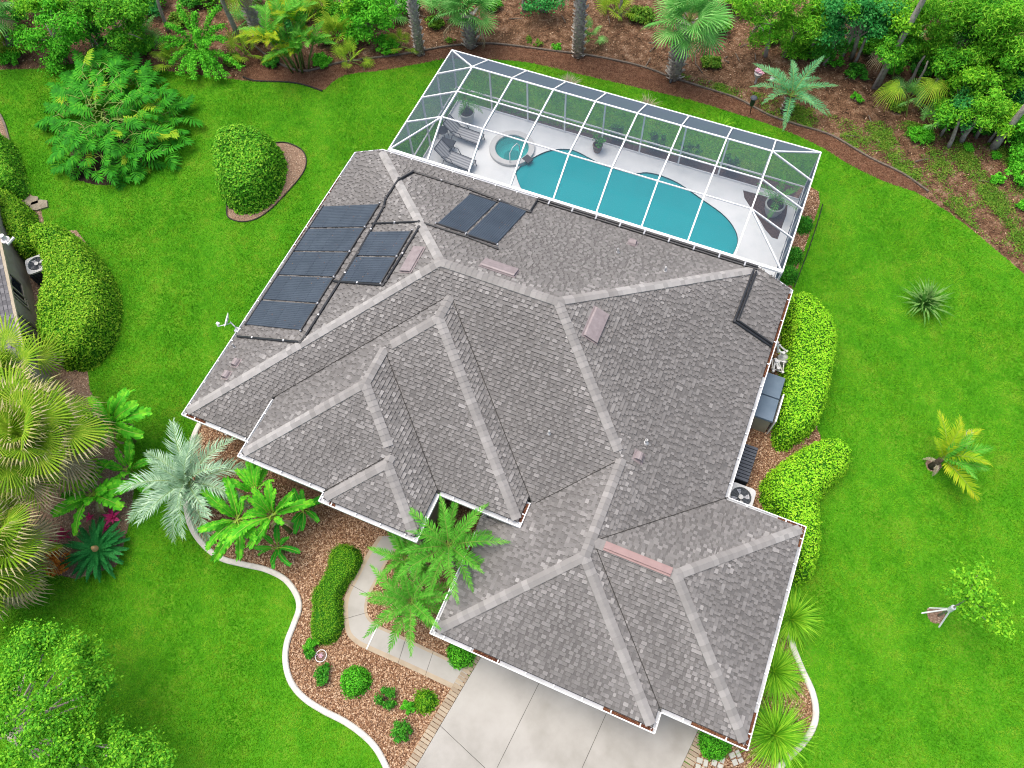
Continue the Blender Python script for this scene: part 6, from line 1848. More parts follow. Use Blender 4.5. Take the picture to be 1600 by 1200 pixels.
p3_ = potted(1206, 332, .40, .62, 'pot_white', 'wide pale pot with a small palm in the curved planter bed'); p3_.location.z = DZ - .03
crown(p3_, [pinnate('frond', 1.2, 20, .26, .03, .9, .4, 'palm', seed=203)], 9, .75, 15, 75)
for i, (px, py, lb, s) in enumerate([(1010, 262, 'dark bush behind the rear screen wall, first along from the brown clay pot', .5), (1062, 277, 'dark bush behind the rear screen wall, second along from the brown clay pot', .6), (1125, 296, 'dark bush behind the rear screen wall near the curved planter bed', .55), (945, 246, 'small dark bush behind the rear screen wall right beside the brown clay pot', .4)]):
    c = g(px, py); bush('bush', (c.x, yc + .55, 0), s, .35, 1.4, lb, 'shrub_dark', n=9, leaf=.1, each=80)
for i, (px, py, lb) in enumerate([(888, 126, 'purplish grass tuft peeking over the rear screen wall, nearer the palm trunks'), (1012, 160, 'purplish grass tuft peeking over the rear screen wall, nearer the post'), (1128, 190, 'short grass tuft peeking over the rear screen wall by the post')]):
    c = g(px, py, .4); tuft('grass_tuft', (c.x, c.y, 0), 160, .75, .022, lb, 'palm_dry' if i < 2 else 'fountain', 'ornamental grass', None, (25, 88), .5, 40 + i)

# ------------------------------------------------------------------ the woods behind the garden
def vtree(bx, by, top_py, **k): b = g(bx, by); return b, height_to(b, top_py)


def bare_trunk(bx, by, tx, ty, r, label, bark='trunk_grey', crown_mat=None, crown_r=1.4, n=12, each=260, leaf=.13, extra=1.5, group='tree trunks at the edge of the woods', name='tree'):
    """trunk whose foot and whose point at (tx, ty) are both known from the photo"""
    b = g(bx, by); h = height_to(b, ty); t = g(tx, ty, h); d = (t - b) / h
    H = h * extra
    root = empty(name, (b.x, b.y, 0), label, 'tree', group)
    wob = random.uniform(-.06, .06)
    trunk_tube(root, [(0, 0, -.1), (d.x * H * .25 + wob, d.y * H * .25, H * .25), (d.x * H * .5, d.y * H * .5 + wob, H * .5), (d.x * H * .75 - wob, d.y * H * .75, H * .75), (d.x * H, d.y * H, H)], [r * 1.2, r, r * .9, r * .75, r * .5], bark)
    if crown_mat:
        cs, rr = [], []
        lb = MB()
        for i in range(n):
            a = random.uniform(0, 2 * PI); q = crown_r * math.sqrt(random.random()); z = H * random.uniform(.82, 1.12)
            c = (d.x * z + q * math.cos(a), d.y * z + q * math.sin(a), z); cs.append(c); rr.append(random.uniform(.35, .65))
            if i % 2 == 0: lb.tube([(d.x * H * .7, d.y * H * .7, H * .72), ((d.x * H * .7 + c[0]) / 2, (d.y * H * .7 + c[1]) / 2, (H * .72 + z) / 2), c], [r * .4, r * .25, .015], 5)
        lb.build('limbs', M[bark], root)
        P, N = clumps(cs, rr, each); V, F_ = leaf_quads(P, N, leaf, .5, .6); link('crown', np_mesh('crown', V, F_, M[crown_mat]), root)
    return root


# cabbage palms with booted trunks
fan_palm(g2(657, 84), 6.2, 'tall cabbage palm with pale booted trunk standing behind the screen corner', 1.1, 26, 31, 'fan_cool', trunk=.20, boots=.16, dry=3)
b = g2(736, 72); fan_palm(b, 1.9, 'short thick booted cabbage palm behind the screen corner', 1.05, 20, 32, 'fan_cool', trunk=.25, boots=.32, dry=2, e0=5)
fan_palm(g2(903, 87), 6.0, 'tall cabbage palm with wide booted trunk rising out of the brown path', 1.1, 26, 33, 'fan_cool', trunk=.24, boots=.18, dry=2)
b = g2(1053, 122); h = height_to(b, 32)
fan_palm(b, h, 'leafy cabbage palm with shaggy grey trunk above the brown path', 1.05, 26, 34, 'fan_cool', trunk=.24, boots=.32, dry=1, e0=-28, pet=.9, lean=(.06, .0))
fan_palm(g2(408, 62), 4.0, 'cabbage palm with whitish peeling trunk beside the golden palm', 1.0, 20, 35, 'fan', trunk=.22, boots=.25, dry=3)
fan_palm(g2(22, 78), 2.6, 'cabbage palm at the far corner with cool green fans', 1.1, 22, 36, 'fan_cool', trunk=.2, boots=.2, dry=1)
# low palmettos
for i, (px, py, R, n, mt, lb) in enumerate([
    (8, 66, .95, 9, 'fan', 'bright palmetto at the far corner above the brown edging'), (222, 50, .8, 9, 'fan_cool', 'palmetto in front of the leaning thin trunk'), (268, 92, .7, 8, 'fan', 'low palmetto between the dark thicket and the star shaped shrub'),
    (386, 30, .7, 9, 'fan_cool', 'palmetto beside the whitish peeling trunk'), (382, 78, .6, 8, 'fan', 'palmetto with a dry straw coloured frond near the star shaped shrub'), (444, 22, .75, 10, 'fan', 'palmetto over the top of the golden palm'), (500, 12, .8, 11, 'fan', 'round palmetto among tall thin trunks'),
    (526, 52, .75, 11, 'fan', 'yellow green palmetto right of the golden palm'), (566, 12, .8, 11, 'fan_cool', 'deep green palmetto over the dense shrub'), (604, 14, .8, 10, 'fan_cool', 'palmetto fan next to the dense shrub and tall cabbage palm'), (690, 14, .8, 10, 'fan_cool', 'palmetto between two booted palms'),
    (624, 66, .45, 9, 'fan', 'small lime palmetto against the path edging'), (548, 88, .5, 10, 'fan', 'low grassy palmetto by the path edging, near the golden palm'), (920, 55, .5, 8, 'fan_cool', 'blue green palmetto hugging the wide booted trunk'), (962, 12, .7, 9, 'fan', 'palmetto behind the wide booted trunk'),
    (1236, 52, .8, 12, 'pine', 'yellowish palmetto clump under the young pine'), (1408, 52, .85, 10, 'fan_cool', 'palmetto with wispy fans behind the thick slanting trunk'), (1421, 150, .6, 8, 'fan_cool', 'dark palmetto under the drooping yellow fan'), (1500, 75, .8, 10, 'fan_cool', 'palmetto in deep shade between the slanting trunks'), (1456, 185, .5, 8, 'fan_cool', 'small palmetto below the second drooping fan'), (1548, 95, .7, 9, 'fan_cool', 'palmetto in front of the mossy limbs')]):
    fan_palm(g2(px, py, .5), .25, lb, R, n, 40 + i, mt, 'palmettos at the edge of the woods', pet=.6, e0=8, e1=75, dry=1 if i % 3 == 0 else 0, name='palmetto', nseg=22)
for px, py, tx, ty, R, mt, lb in [(1410, 135, 1383, 137, 1.0, 'fan', 'single drooping yellow green fan leaf beside the thick slanting trunk'), (1463, 122, 1462, 152, 1.05, 'fan', 'large drooping yellow green fan leaf in front of the dark woods'), (1392, 80, 1365, 88, .85, 'fan_dry', 'dead tan fan leaf hanging by the thick slanting trunk')]:
    z = 1.9; b = g(px, py, z); t = g(tx, ty, z); az = math.atan2(t.y - b.y, t.x - b.x)
    root = empty('palmetto', (b.x, b.y, 0), lb, 'palm', 'palmettos at the edge of the woods')
    st = MB(); st.tube([(-1.0 * math.cos(az), -1.0 * math.sin(az), 0), (-.6 * math.cos(az), -.6 * math.sin(az), 1.2), (0, 0, z)], [.035, .025, .018], 5); st.build('stalk', M['rachis'], root)
    o = link('frond', fan_leaf('frond', R, 30, 210, .1, mt, droop=.8, cup=.1, seed=int(px)), root); o.matrix_local = Matrix.Translation((0, 0, z)) @ Matrix.Rotation(az, 4, 'Z') @ Matrix.Rotation(math.radians(8), 4, 'Y')

# thin and thick trunks
TR = [(264, 50, 246, 0, .09, 'thin leaning grey trunk beside the star shaped shrub'), (376, 64, 347, 0, .13, 'leaning brown grey trunk behind the straw coloured frond'), (541, 27, 533, 0, .07, 'thin grey trunk among palmettos right of the golden palm'),
      (624, 30, 616, 0, .10, 'slim trunk just beside the tall booted palm'), (712, 28, 709, 0, .08, 'slim brown trunk between two booted palms'), (820, 17, 818, 0, .11, 'slim trunk with a dark stump at its foot above the path'), (849, 15, 848, 0, .22, 'stout grey trunk in open brown litter'),
      (871, 10, 875, 0, .05, 'pale stick thin trunk near the wide booted palm'), (968, 30, 971, 0, .09, 'slim grey trunk right of the wide booted palm'), (1288, 100, 1312, 50, .09, 'slim slanting trunk left in the row below the teal tree'), (1300, 86, 1319, 44, .05, 'very thin slanting trunk in the row below the teal tree'),
      (1316, 84, 1346, 18, .09, 'slanting trunk passing up into the teal tree'), (1333, 104, 1357, 52, .07, 'pale broken slanting trunk with a snapped tip'), (1369, 136, 1442, 0, .15, 'thick long slanting trunk by the drooping yellow fan'), (1420, 130, 1440, 96, .08, 'short grey trunk behind the drooping yellow fan'),
      (1427, 146, 1445, 106, .07, 'thin trunk next to the big drooping fan'), (1477, 118, 1508, 68, .17, 'thick shaded trunk behind the big drooping fan'), (1482, 230, 1498, 192, .09, 'slanting trunk under the bluish young tree'), (1502, 222, 1525, 185, .11, 'slanting trunk under the bright lime pine puff'), (1552, 232, 1600, 168, .17, 'thick pale trunk by the leafy shrub at the frame edge'),
      (1196, 88, 1203, 52, .10, 'trunk of a small tree left of the blue green feathery palm'), (1590, 175, 1625, 120, .12, 'trunk beside the lower mossy limb at the frame edge')]
for i, (bx, by, tx, ty, r, lb) in enumerate(TR):
    out = ty < 3
    bare_trunk(bx, by, tx, ty, r, lb, 'trunk_grey', 'tree_teal' if (out and i in (6, 13)) else None, 1.6, 14, 200, extra=1.6 if out else 1.25)

# leafy trees and shrubs: crowns placed by height and photo position
def crown_tree(base, pts, label, mat, rad=(.35, .6), each=240, leaf=.12, bark='trunk_grey', tr=.1, name='tree', cat='tree', group=None, aspect=.5, dup=2, spread=10, jit=.6):
    b = g(*base); root = empty(name, (b.x, b.y, 0), label, cat, group)
    cs, rr = [], []
    for px, py, z in pts:
        for k in range(dup):
            p = g(px + random.uniform(-spread, spread), py + random.uniform(-spread, spread), max(.2, z + random.uniform(-.4, .3))) - b; cs.append(tuple(p)); rr.append(random.uniform(*rad))
    zc = max(c[2] for c in cs); mx, my = np.mean([c[0] for c in cs]), np.mean([c[1] for c in cs])
    trunk_tube(root, [(0, 0, -.1), (mx * .35, my * .35, zc * .35), (mx * .8, my * .8, zc * .75)], [tr, tr * .8, tr * .4], bark)
    lb = MB()
    for c in cs[::2]: lb.tube([(mx * .4, my * .4, zc * .4), ((c[0] + mx * .6) / 2, (c[1] + my * .6) / 2, (c[2] + zc * .5) / 2), c], [tr * .4, tr * .25, .012], 5)
    lb.build('limbs', M[bark], root)
    P, N = clumps(cs, rr, int(each * 1.25), .8); P[:, 2] = np.maximum(P[:, 2], .03); V, F_ = leaf_quads(P, N, leaf * 1.15, aspect, jit)
    link('crown', np_mesh('crown', V, F_, M[mat]), root)
    return root


crown_tree((105, 95), [(75, 25, 2.6), (95, 40, 2.8), (60, 55, 1.8), (85, 75, 1.2), (100, 90, .7), (112, 30, 2.8), (50, 62, 1.2), (125, 60, 1.6), (80, 10, 3), (100, 70, 1.4), (110, 50, 2.2), (40, 60, 1.2), (90, 100, .4)], 'bright green broad leaved tree behind the philodendron, nearer the corner', 'shrub_bright', each=260)
crown_tree((185, 75), [(170, 30, 2.8), (190, 20, 3), (200, 45, 2.2), (180, 50, 2.0), (215, 40, 2), (160, 20, 3), (195, 65, 1.2), (205, 72, .8), (175, 10, 3.2), (215, 15, 3), (225, 60, 1)], 'mid green dense tree behind the philodendron, further along', 'tree_leaf', each=280)
crown_tree((140, 60), [(130, 20, 2), (140, 40, 1.6), (150, 55, 1.0), (140, 5, 2.4), (155, 75, .6), (165, 92, .5), (150, 95, .5)], 'shadowy dark thicket between two brighter trees', 'shrub_dark', each=220)
ss = g(318, 86); st_ = empty('star_shrub', (ss.x, ss.y, 0), 'star shaped bright green shrub with leafy arms at the lawn edge', 'shrub')
cs, rr = [], []; mb = MB()
for tx, ty, z in [(280, 12, 1.9), (262, 40, 1.7), (252, 62, 1.3), (305, 22, 2.2), (342, 12, 2.2), (348, 42, 1.6), (268, 98, .8), (282, 115, .6), (303, 122, .5), (325, 118, .6), (352, 118, .5), (375, 105, .6), (332, 95, 1.0), (350, 62, 1.5), (296, 110, .6), (258, 75, 1.0), (340, 122, .4), (310, 50, 1.9), (325, 70, 1.6)]:
    tip = g(tx, ty, z) - ss; mb.tube([(0, 0, .1), tip * .5 + Vector((0, 0, .35)), tip], [.03, .02, .008], 5)
    for k in range(9): t = .25 + .75 * k / 8; cs.append(tuple(tip * t + Vector((0, 0, .45 * math.sin(PI * t))))); rr.append(.20)
mb.build('stems', M['trunk_brown'], st_); P, N = clumps(cs, rr, 75); P[:, 2] = np.maximum(P[:, 2], .03); V, F_ = leaf_quads(P, N, .10, .55, .5); link('foliage', np_mesh('foliage', V, F_, M['shrub_bright']), st_)
crown_tree((580, 58), [(555, 30, 1.8), (580, 22, 2.0), (600, 30, 1.6), (570, 45, 1.0), (590, 10, 2.4), (560, 10, 2.4), (610, 10, 2.2), (552, 52, .8)], 'dense dark green shrub tree among the palmettos by the tall booted palm', 'shrub_bright', each=230)
bush('shrub', g2(606, 80) + (0,), .75, .55, .9, 'glossy bright shrub pressed against the path edging', 'shrub_bright', n=14, leaf=.12, each=110)
bush('shrub', g2(508, 70) + (0,), .5, .5, .6, 'low green undergrowth shrub right of the golden palm', 'shrub_dark', n=8, leaf=.1, each=90)
bush('shrub', g2(424, 60) + (0,), .5, .5, .7, 'teal leaved shrub under the golden palm', 'tree_teal', n=8, leaf=.1, each=90)
bush('shrub', g2(870, 76) + (0,), .25, .25, .3, 'small round lime shrub beside the wide booted trunk', 'shrub_bright', n=6, leaf=.07, each=70)
bush('shrub', g2(834, 68) + (0,), .5, .3, .3, 'low grey green weed patch along the path edging', 'weed', n=8, leaf=.07, each=60, stems=False)
bush('shrub', g2(706, 66) + (0,), .4, .25, .25, 'low green weed patch beside the short booted palm', 'weed', n=6, leaf=.07, each=60, stems=False)
# young pines with yellow-green puffs
crown_tree((1172, 62), [(1160, 22, 2.8), (1185, 32, 2.4), (1200, 18, 3.0), (1190, 55, 1.4), (1210, 40, 2.0), (1160, 8, 3.4), (1225, 12, 3.2), (1240, 5, 3.4), (1195, 5, 3.4)], 'young pine with yellow green puffs behind the blue green feathery palm', 'pine', (.35, .6), 300, .16, aspect=.2, tr=.12)
crown_tree((1224, 88), [(1250, 35, 2.4), (1268, 28, 2.6), (1258, 50, 1.9), (1240, 62, 1.2), (1238, 78, .8), (1280, 40, 2.3), (1230, 30, 2.2), (1272, 12, 3)], 'young pine with a fan shaped yellow green top beside the row of slim trunks', 'pine', (.35, .6), 300, .16, aspect=.2, tr=.1)
crown_tree((1330, 95), [(1310, 40, 2.8), (1330, 25, 3.2), (1350, 35, 3), (1300, 55, 2.2), (1365, 20, 3.4), (1340, 5, 4), (1310, 10, 3.8), (1380, 40, 2.6), (1295, 25, 3), (1390, 10, 3.6), (1400, 30, 3), (1360, 50, 2)], 'teal green leafy tree above the row of slim trunks', 'tree_teal', (.4, .7), 300, .12, tr=.12)
crown_tree((1300, 98), [(1290, 85, .9), (1280, 92, .6), (1300, 75, 1.0), (1320, 80, 1)], 'green undergrowth at the foot of the slim trunks', 'shrub_dark', (.3, .5), 200, .1, tr=.05)
bush('shrub', g2(1336, 120) + (0,), .6, .5, .7, 'dark glossy shrub below the broken slanting trunk', 'shrub_dark', n=12, leaf=.13, each=90)
bush('shrub', g2(1302, 102) + (0,), .4, .4, .6, 'glossy bright shrub under the slim slanting trunks', 'shrub_bright', n=9, leaf=.12, each=80)
bush('shrub', g2(1336, 158) + (0,), .3, .3, .35, 'small lime weed between the feathery palm and the drooping fan', 'shrub_bright', n=6, leaf=.1, each=60)
bush('fern_shrub', g2(1435, 216) + (0,), .62, .55, .6, 'round ferny green shrub on open brown litter', 'shrub_bright', n=14, leaf=.16, each=100, aspect=.2)
crown_tree((1470, 85), [(1450, 62, 2.2), (1468, 70, 1.8), (1430, 70, 1.8), (1425, 50, 2.4), (1465, 50, 2.6), (1478, 62, 2.2), (1440, 80, 1.4)], 'lime pine puffs beside the thick slanting trunk', 'pine', (.35, .55), 300, .16, aspect=.2, tr=.09)
crown_tree((1545, 125), [(1545, 75, 3.2), (1565, 60, 3.8), (1580, 80, 3.4), (1530, 85, 2.8), (1560, 95, 2.4), (1590, 50, 4.2), (1540, 50, 3.8), (1600, 75, 3.8), (1570, 30, 4.6), (1600, 20, 5), (1550, 105, 2), (1580, 100, 2.4), (1620, 50, 4.5), (1545, 30, 4.4)], 'big lime green pine crown filling the upper corner', 'pine', (.45, .75), 320, .17, aspect=.22, tr=.16, dup=2)
crown_tree((1475, 45), [(1460, 8, 4), (1480, 15, 3.8), (1500, 5, 4.2), (1445, 5, 4.2), (1500, 28, 3.2), (1520, 15, 3.8)], 'lime green pine puffs at the top edge beside the thick slanting trunk', 'pine', (.4, .65), 280, .16, aspect=.22, tr=.1)
crown_tree((1530, 60), [(1530, 35, 3), (1510, 45, 2.6), (1550, 20, 3.6), (1490, 40, 2.6), (1570, 10, 4), (1520, 62, 1.8), (1540, 60, 2)], 'dark green tree in the shade behind the big lime crown', 'shrub_dark', (.45, .75), 280, .12, tr=.12)
crown_tree((1500, 195), [(1495, 132, 2.0), (1510, 138, 1.8), (1520, 145, 1.6), (1490, 150, 1.4), (1480, 165, 1.0), (1465, 168, .8)], 'yellow green pine with a flat drooping bough below the dark woods', 'pine', (.3, .5), 260, .15, aspect=.22, tr=.08)
crown_tree((1503, 208), [(1500, 160, 1.8), (1508, 175, 1.4), (1498, 190, 1.0), (1512, 150, 2), (1520, 165, 1.6)], 'bluish young tree above a slanting trunk', 'tree_teal', (.28, .42), 220, .1, tr=.07)
crown_tree((1525, 215), [(1535, 172, 2.0), (1555, 178, 2.0), (1545, 165, 2.2), (1565, 170, 2.2), (1540, 185, 1.6)], 'bright lime pine puff hanging over the thick pale trunk', 'pine', (.3, .5), 300, .15, aspect=.22, tr=.09)
crown_tree((1585, 215), [(1590, 195, 1.0), (1600, 205, 1.0), (1580, 210, .6), (1595, 220, .5), (1610, 190, 1.4), (1600, 230, .4)], 'leafy shrub at the frame edge beside the thick pale trunk', 'shrub_bright', (.35, .5), 230, .12, tr=.06)
crown_tree((1590, 140), [(1580, 125, 1.6), (1595, 140, 1.4), (1600, 110, 2.4), (1570, 140, 1.2), (1590, 160, .8), (1575, 115, 2)], 'bluish shaded tree at the frame edge below the big lime crown', 'tree_teal', (.4, .6), 240, .12, tr=.1)
ms = g(1530, 122); mo = empty('mossy_limb', (ms.x, ms.y, 0), 'pale mossy dead limbs in the shaded woods', 'dead limbs'); mb = MB()
for tx, ty, z in ((1520, 100, 1.4), (1512, 118, .9), (1535, 105, 1.5), (1545, 128, .5)): mb.tube([(0, 0, 0), (g(tx, ty, z) - ms) * .5 + Vector((0, .1, .1)), g(tx, ty, z) - ms], [.05, .03, .012], 5)
mb.build('limb', M['trunk_grey'], mo); P, N = clumps([tuple(g(1520 + random.uniform(-12, 18), 110 + random.uniform(-14, 16), 1.0) - ms) for _ in range(8)], [.22] * 8, 50); V, F_ = leaf_quads(P, N, .14, .1, .8); link('moss', np_mesh('moss', V, F_, M['mossy']), mo)['kind'] = 'stuff'
for px, py, r, lb in [(1583, 282, .5, 'leafy green bush on the litter at the frame edge, the larger of two'), (1556, 285, .35, 'small leafy bush on the litter near the frame edge'), (1597, 325, .3, 'lowest small bush at the frame edge by the litter'), (1510, 233, .25, 'small green seedling below the slanting trunks'), (1555, 245, .2, 'tiny green seedling under the thick pale trunk')]:
    bush('bush', g2(px, py) + (0,), r, r, r * 1.1, lb, 'shrub_bright', n=8, leaf=.11, each=70)
# filler growth in the shade under the left and right woods
for i, (px, py, r, h, mt, lb) in enumerate([(30, 40, 1.0, 1.2, 'shrub_dark', 'dark undergrowth under the corner palm'), (235, 22, .9, 1.2, 'tree_teal', 'bluish undergrowth behind the thin leaning trunk'), (300, 8, .8, .8, 'shrub_dark', 'undergrowth behind the star shaped shrub'), (470, 25, .9, .9, 'shrub_dark', 'dark undergrowth behind the golden palm'),
                                         (1300, 70, .9, 1.0, 'shrub_dark', 'dark undergrowth between the young pine and slim trunks'), (1380, 70, 1.0, 1.3, 'shrub_dark', 'dark undergrowth behind the dead tan fan'), (1440, 115, .8, .9, 'shrub_dark', 'dark undergrowth behind the big drooping fan'), (1500, 110, 1.0, 1.2, 'shrub_dark', 'dark undergrowth before the mossy limbs'), (1550, 150, 1.0, 1.2, 'shrub_dark', 'dark undergrowth under the bright lime pine puff'), (1340, 60, 1.0, 1.4, 'tree_teal', 'bluish undergrowth under the teal tree'), (1260, 70, .7, .8, 'shrub_dark', 'undergrowth beneath the fan shaped young pine')]):
    bush('undergrowth_shrub', g2(px, py) + (0,), r, r * .8, h, lb, mt, n=14, leaf=.12, each=120)

for i, (px, py, mt, rr_, z_, lb) in enumerate([(1395, 75, 'tree_leaf', 26, 2.6, 'green tree crown beside the dead tan fan'), (1420, 30, 'tree_lime', 28, 3.4, 'lime tree crown touching the thick slanting trunk at the top edge'), (1480, 95, 'tree_leaf', 26, 2.4, 'green tree crown behind the big drooping fan'),
        (1515, 115, 'tree_lime', 26, 2.4, 'lime tree crown just above the mossy limbs'), (1560, 130, 'pine', 28, 2.4, 'yellow green pine crown right of the mossy limbs'), (1590, 95, 'tree_leaf', 28, 3.0, 'green tree crown at the frame edge under the big lime crown'), (1575, 30, 'tree_lime', 30, 4.0, 'lime tree crown in the very corner'), (1530, 10, 'tree_leaf', 30, 4.0, 'green tree crown at the top edge near the corner'),
        (1350, 10, 'tree_leaf', 28, 3.4, 'green tree crown at the top edge over the teal tree'), (1290, 15, 'tree_lime', 26, 2.8, 'lime tree crown at the top edge beside the young pines'), (1490, 180, 'tree_leaf', 16, 1.4, 'small green tree crown below the flat drooping bough'), (1572, 185, 'tree_lime', 20, 1.6, 'lime sapling crown beside the bright lime pine puff'),
        (60, 8, 'tree_lime', 28, 2.8, 'lime tree crown at the top edge near the corner palm'), (120, 5, 'tree_leaf', 28, 2.8, 'green tree crown at the top edge over the dark thicket'), (200, 6, 'tree_leaf', 26, 2.6, 'green tree crown at the top edge near the thin leaning trunk'), (560, 4, 'tree_lime', 24, 2.2, 'lime tree crown at the top edge over the dense shrub tree')]):
    pts_ = [(px + rr_ * math.sqrt(random.random()) * math.cos(q), py + rr_ * .7 * math.sqrt(random.random()) * math.sin(q), z_ + random.uniform(-.8, .3)) for q in [k * .9 for k in range(9)]]
    b0_ = g(px, py, z_ * .9)
    c0_ = proj((b0_.x, b0_.y, 0.0)); crown_tree((float(c0_[0]), float(c0_[1])), pts_, lb, mt, (.25, .5), 190, .12, tr=.08, spread=6)
k_ = 0
for (px, py, r, h, mt, where) in [(20, 95, .7, .7, 'shrub_bright', 'under the corner palm fans'), (55, 15, 1.0, 1.8, 'tree_leaf', 'behind the bright broad leaved tree'), (225, 78, .7, .7, 'shrub_bright', 'between the dense tree and the star shaped shrub'), (240, 8, 1.0, 1.4, 'tree_leaf', 'behind the thin leaning trunk'), (285, 38, .6, .7, 'weed', 'among dry fronds by the star shaped shrub'), (330, 6, .9, 1.2, 'tree_leaf', 'at the top edge behind the star shaped shrub'),
        (365, 98, .5, .5, 'weed', 'on the lawn side of the straw coloured frond'), (395, 12, .8, 1.1, 'tree_leaf', 'behind the whitish peeling trunk'), (425, 100, .5, .45, 'shrub_dark', 'at the foot of the golden palm, lawn side'), (505, 100, .5, .5, 'shrub_bright', 'at the foot of the golden palm, path side'), (455, 50, .7, .8, 'tree_teal', 'in the shade of the golden palm'), (520, 30, .8, 1.0, 'tree_leaf', 'between thin trunks past the golden palm'),
        (545, 45, .6, .8, 'shrub_bright', 'left of the dense shrub tree'), (640, 20, .7, .9, 'shrub_dark', 'just behind the tall booted palm'), (680, 40, .5, .5, 'weed', 'on brown litter between two booted palms'), (770, 12, .6, .7, 'tree_leaf', 'at the top edge over open litter'), (1000, 30, .7, .6, 'weed', 'under the leafy cabbage palm fans'), (1110, 100, .5, .4, 'weed', 'on open litter below the young pine'),
        (1120, 50, .7, .9, 'tree_leaf', 'between the leafy cabbage palm and the young pine'), (1145, 18, .9, 1.4, 'tree_lime', 'behind the young pine, palm side'), (1200, 60, .7, .9, 'shrub_bright', 'below the young pine'), (1250, 85, .7, .7, 'tree_leaf', 'by the fan shaped pine trunk'), (1275, 55, .8, 1.3, 'shrub_bright', 'beside the row of slim trunks'), (1355, 85, .7, .9, 'tree_leaf', 'beneath the dead tan fan'),
        (1370, 40, 1.0, 1.8, 'tree_leaf', 'against the thick slanting trunk, shaded side'), (1395, 110, .6, .6, 'shrub_bright', 'between slanting trunk and drooping fan'), (1425, 90, .8, 1.2, 'tree_leaf', 'behind the lime pine puffs'), (1435, 25, 1.1, 2.0, 'tree_leaf', 'behind the thick slanting trunk near the top edge'), (1460, 105, .7, .9, 'tree_leaf', 'in front of the thick shaded trunk'), (1490, 135, .8, 1.0, 'tree_leaf', 'under the flat drooping bough'),
        (1515, 165, .7, .8, 'tree_leaf', 'behind the bluish young tree'), (1530, 105, .9, 1.5, 'tree_lime', 'in front of the big lime crown'), (1555, 175, .8, 1.0, 'tree_leaf', 'behind the thick pale trunk'), (1575, 160, .9, 1.3, 'shrub_bright', 'between bluish shaded tree and leafy shrub'), (1480, 55, 1.0, 1.8, 'tree_leaf', 'between the lime puffs and the top edge'), (1575, 110, 1.0, 1.8, 'tree_leaf', 'deep under the big lime crown'), (1475, 195, .5, .5, 'shrub_bright', 'at the foot of the flat boughed pine'), (1535, 205, .6, .6, 'shrub_dark', 'between two slanting trunk feet'),
        (1400, 170, .4, .35, 'weed', 'on litter below the single drooping fan'), (1590, 260, .5, .5, 'shrub_bright', 'above the larger frame edge bush')]:
    bush('undergrowth_shrub', g2(px, py) + (0,), r, r * .85, h, {'weed': 'grey green scrub ', 'tree_leaf': 'green leafy scrub ', 'tree_lime': 'lime leafy scrub ', 'tree_teal': 'bluish scrub ', 'shrub_bright': 'bright scrub ', 'shrub_dark': 'dark scrub '}[mt] + where, mt, n=16, leaf=.12, each=120)

# post lantern, flower pot and spot lights by the brown path
b = g2(1172, 177); ln = empty('post_lantern', (*b, 0), 'black post with a grey capped feeder by the brown path', 'post lantern')
hz = 1.5; t = g(1178, 153, hz); dx, dy = t.x - b[0], t.y - b[1]
mb = MB(); mb.tube([(0, 0, -.05), (dx, dy, hz)], .022, 8); mb.build('post', M['black_plastic'], ln)
mb = MB(); mb.lathe([(.09, .0), (.11, .12), (.11, .46), (.05, .5)], 12, (dx * .9, dy * .9, hz * .68)); mb.build('feeder_tube', M['black_plastic'], ln)
mb = MB(); mb.lathe([(.15, 0), (.16, .03), (.11, .08), (.02, .10)], 16, (dx, dy, hz - .02)); mb.build('cap', M['slat_grey'], ln)
b = g(1180, 130); fp = empty('flower_pot', b, 'pale pot of pink flowers behind the black post', 'flower pot')
mb = MB(); mb.lathe([(.05, 0), (.05, .4), (.16, .45), (.2, .62), (.18, .6)], 14); mb.build('pot', M['pot_white'], fp)
P, N = clumps([(random.uniform(-.14, .14), random.uniform(-.1, .1), .7) for _ in range(8)], [.12] * 8, 26); V, F_ = leaf_quads(P, N, .08, .8); link('flowers', np_mesh('flowers', V, F_, M['blossom']), fp)['kind'] = 'stuff'
b = g(1196, 142); hb_ = empty('hanging_basket', b, 'small white hanging pot on a thin hook beside the feathery palm', 'hanging basket')
mb = MB(); mb.tube([(0, 0, 0), (0, 0, 1.0), (.06, 0, 1.1), (.12, 0, 1.02)], .012, 5); mb.build('hook', M['black_plastic'], hb_)
mb = MB(); mb.lathe([(.08, .62), (.13, .75), (.13, .78), (.1, .76)], 12, (.12, 0, 0)); mb.tube([(.12 - .12, 0, .78), (.12, 0, 1.02), (.24, 0, .78)], .008, 4); mb.build('basket', M['pot_white'], hb_)
for px, py, lb in ((659, 87, 'small black spot light at the foot of the tall booted palm'), (899, 88, 'small black spot light at the foot of the wide booted palm'), (1047, 131, 'small black spot light below the leafy cabbage palm')):
    c = g(px, py); sp_ = empty('spot_light', c, lb, 'spot light', 'garden spot lights')
    mb = MB(); mb.tube([(0, 0, 0), (0, 0, .12)], .02, 6); mb.build('stake', M['black_plastic'], sp_)
    mb = MB(); mb.tube([(0, -.05, .1), (0, .09, .2)], [.06, .08], 10); mb.build('lamp_head', M['black_plastic'], sp_)

# ------------------------------------------------------------------ stuff: grass, chips, litter
def visible_box(pts, m=170):
    q = proj(pts); return (q[:, 0] > -m) & (q[:, 0] < 1600 + m) & (q[:, 1] > -m) & (q[:, 1] < 1200 + m)


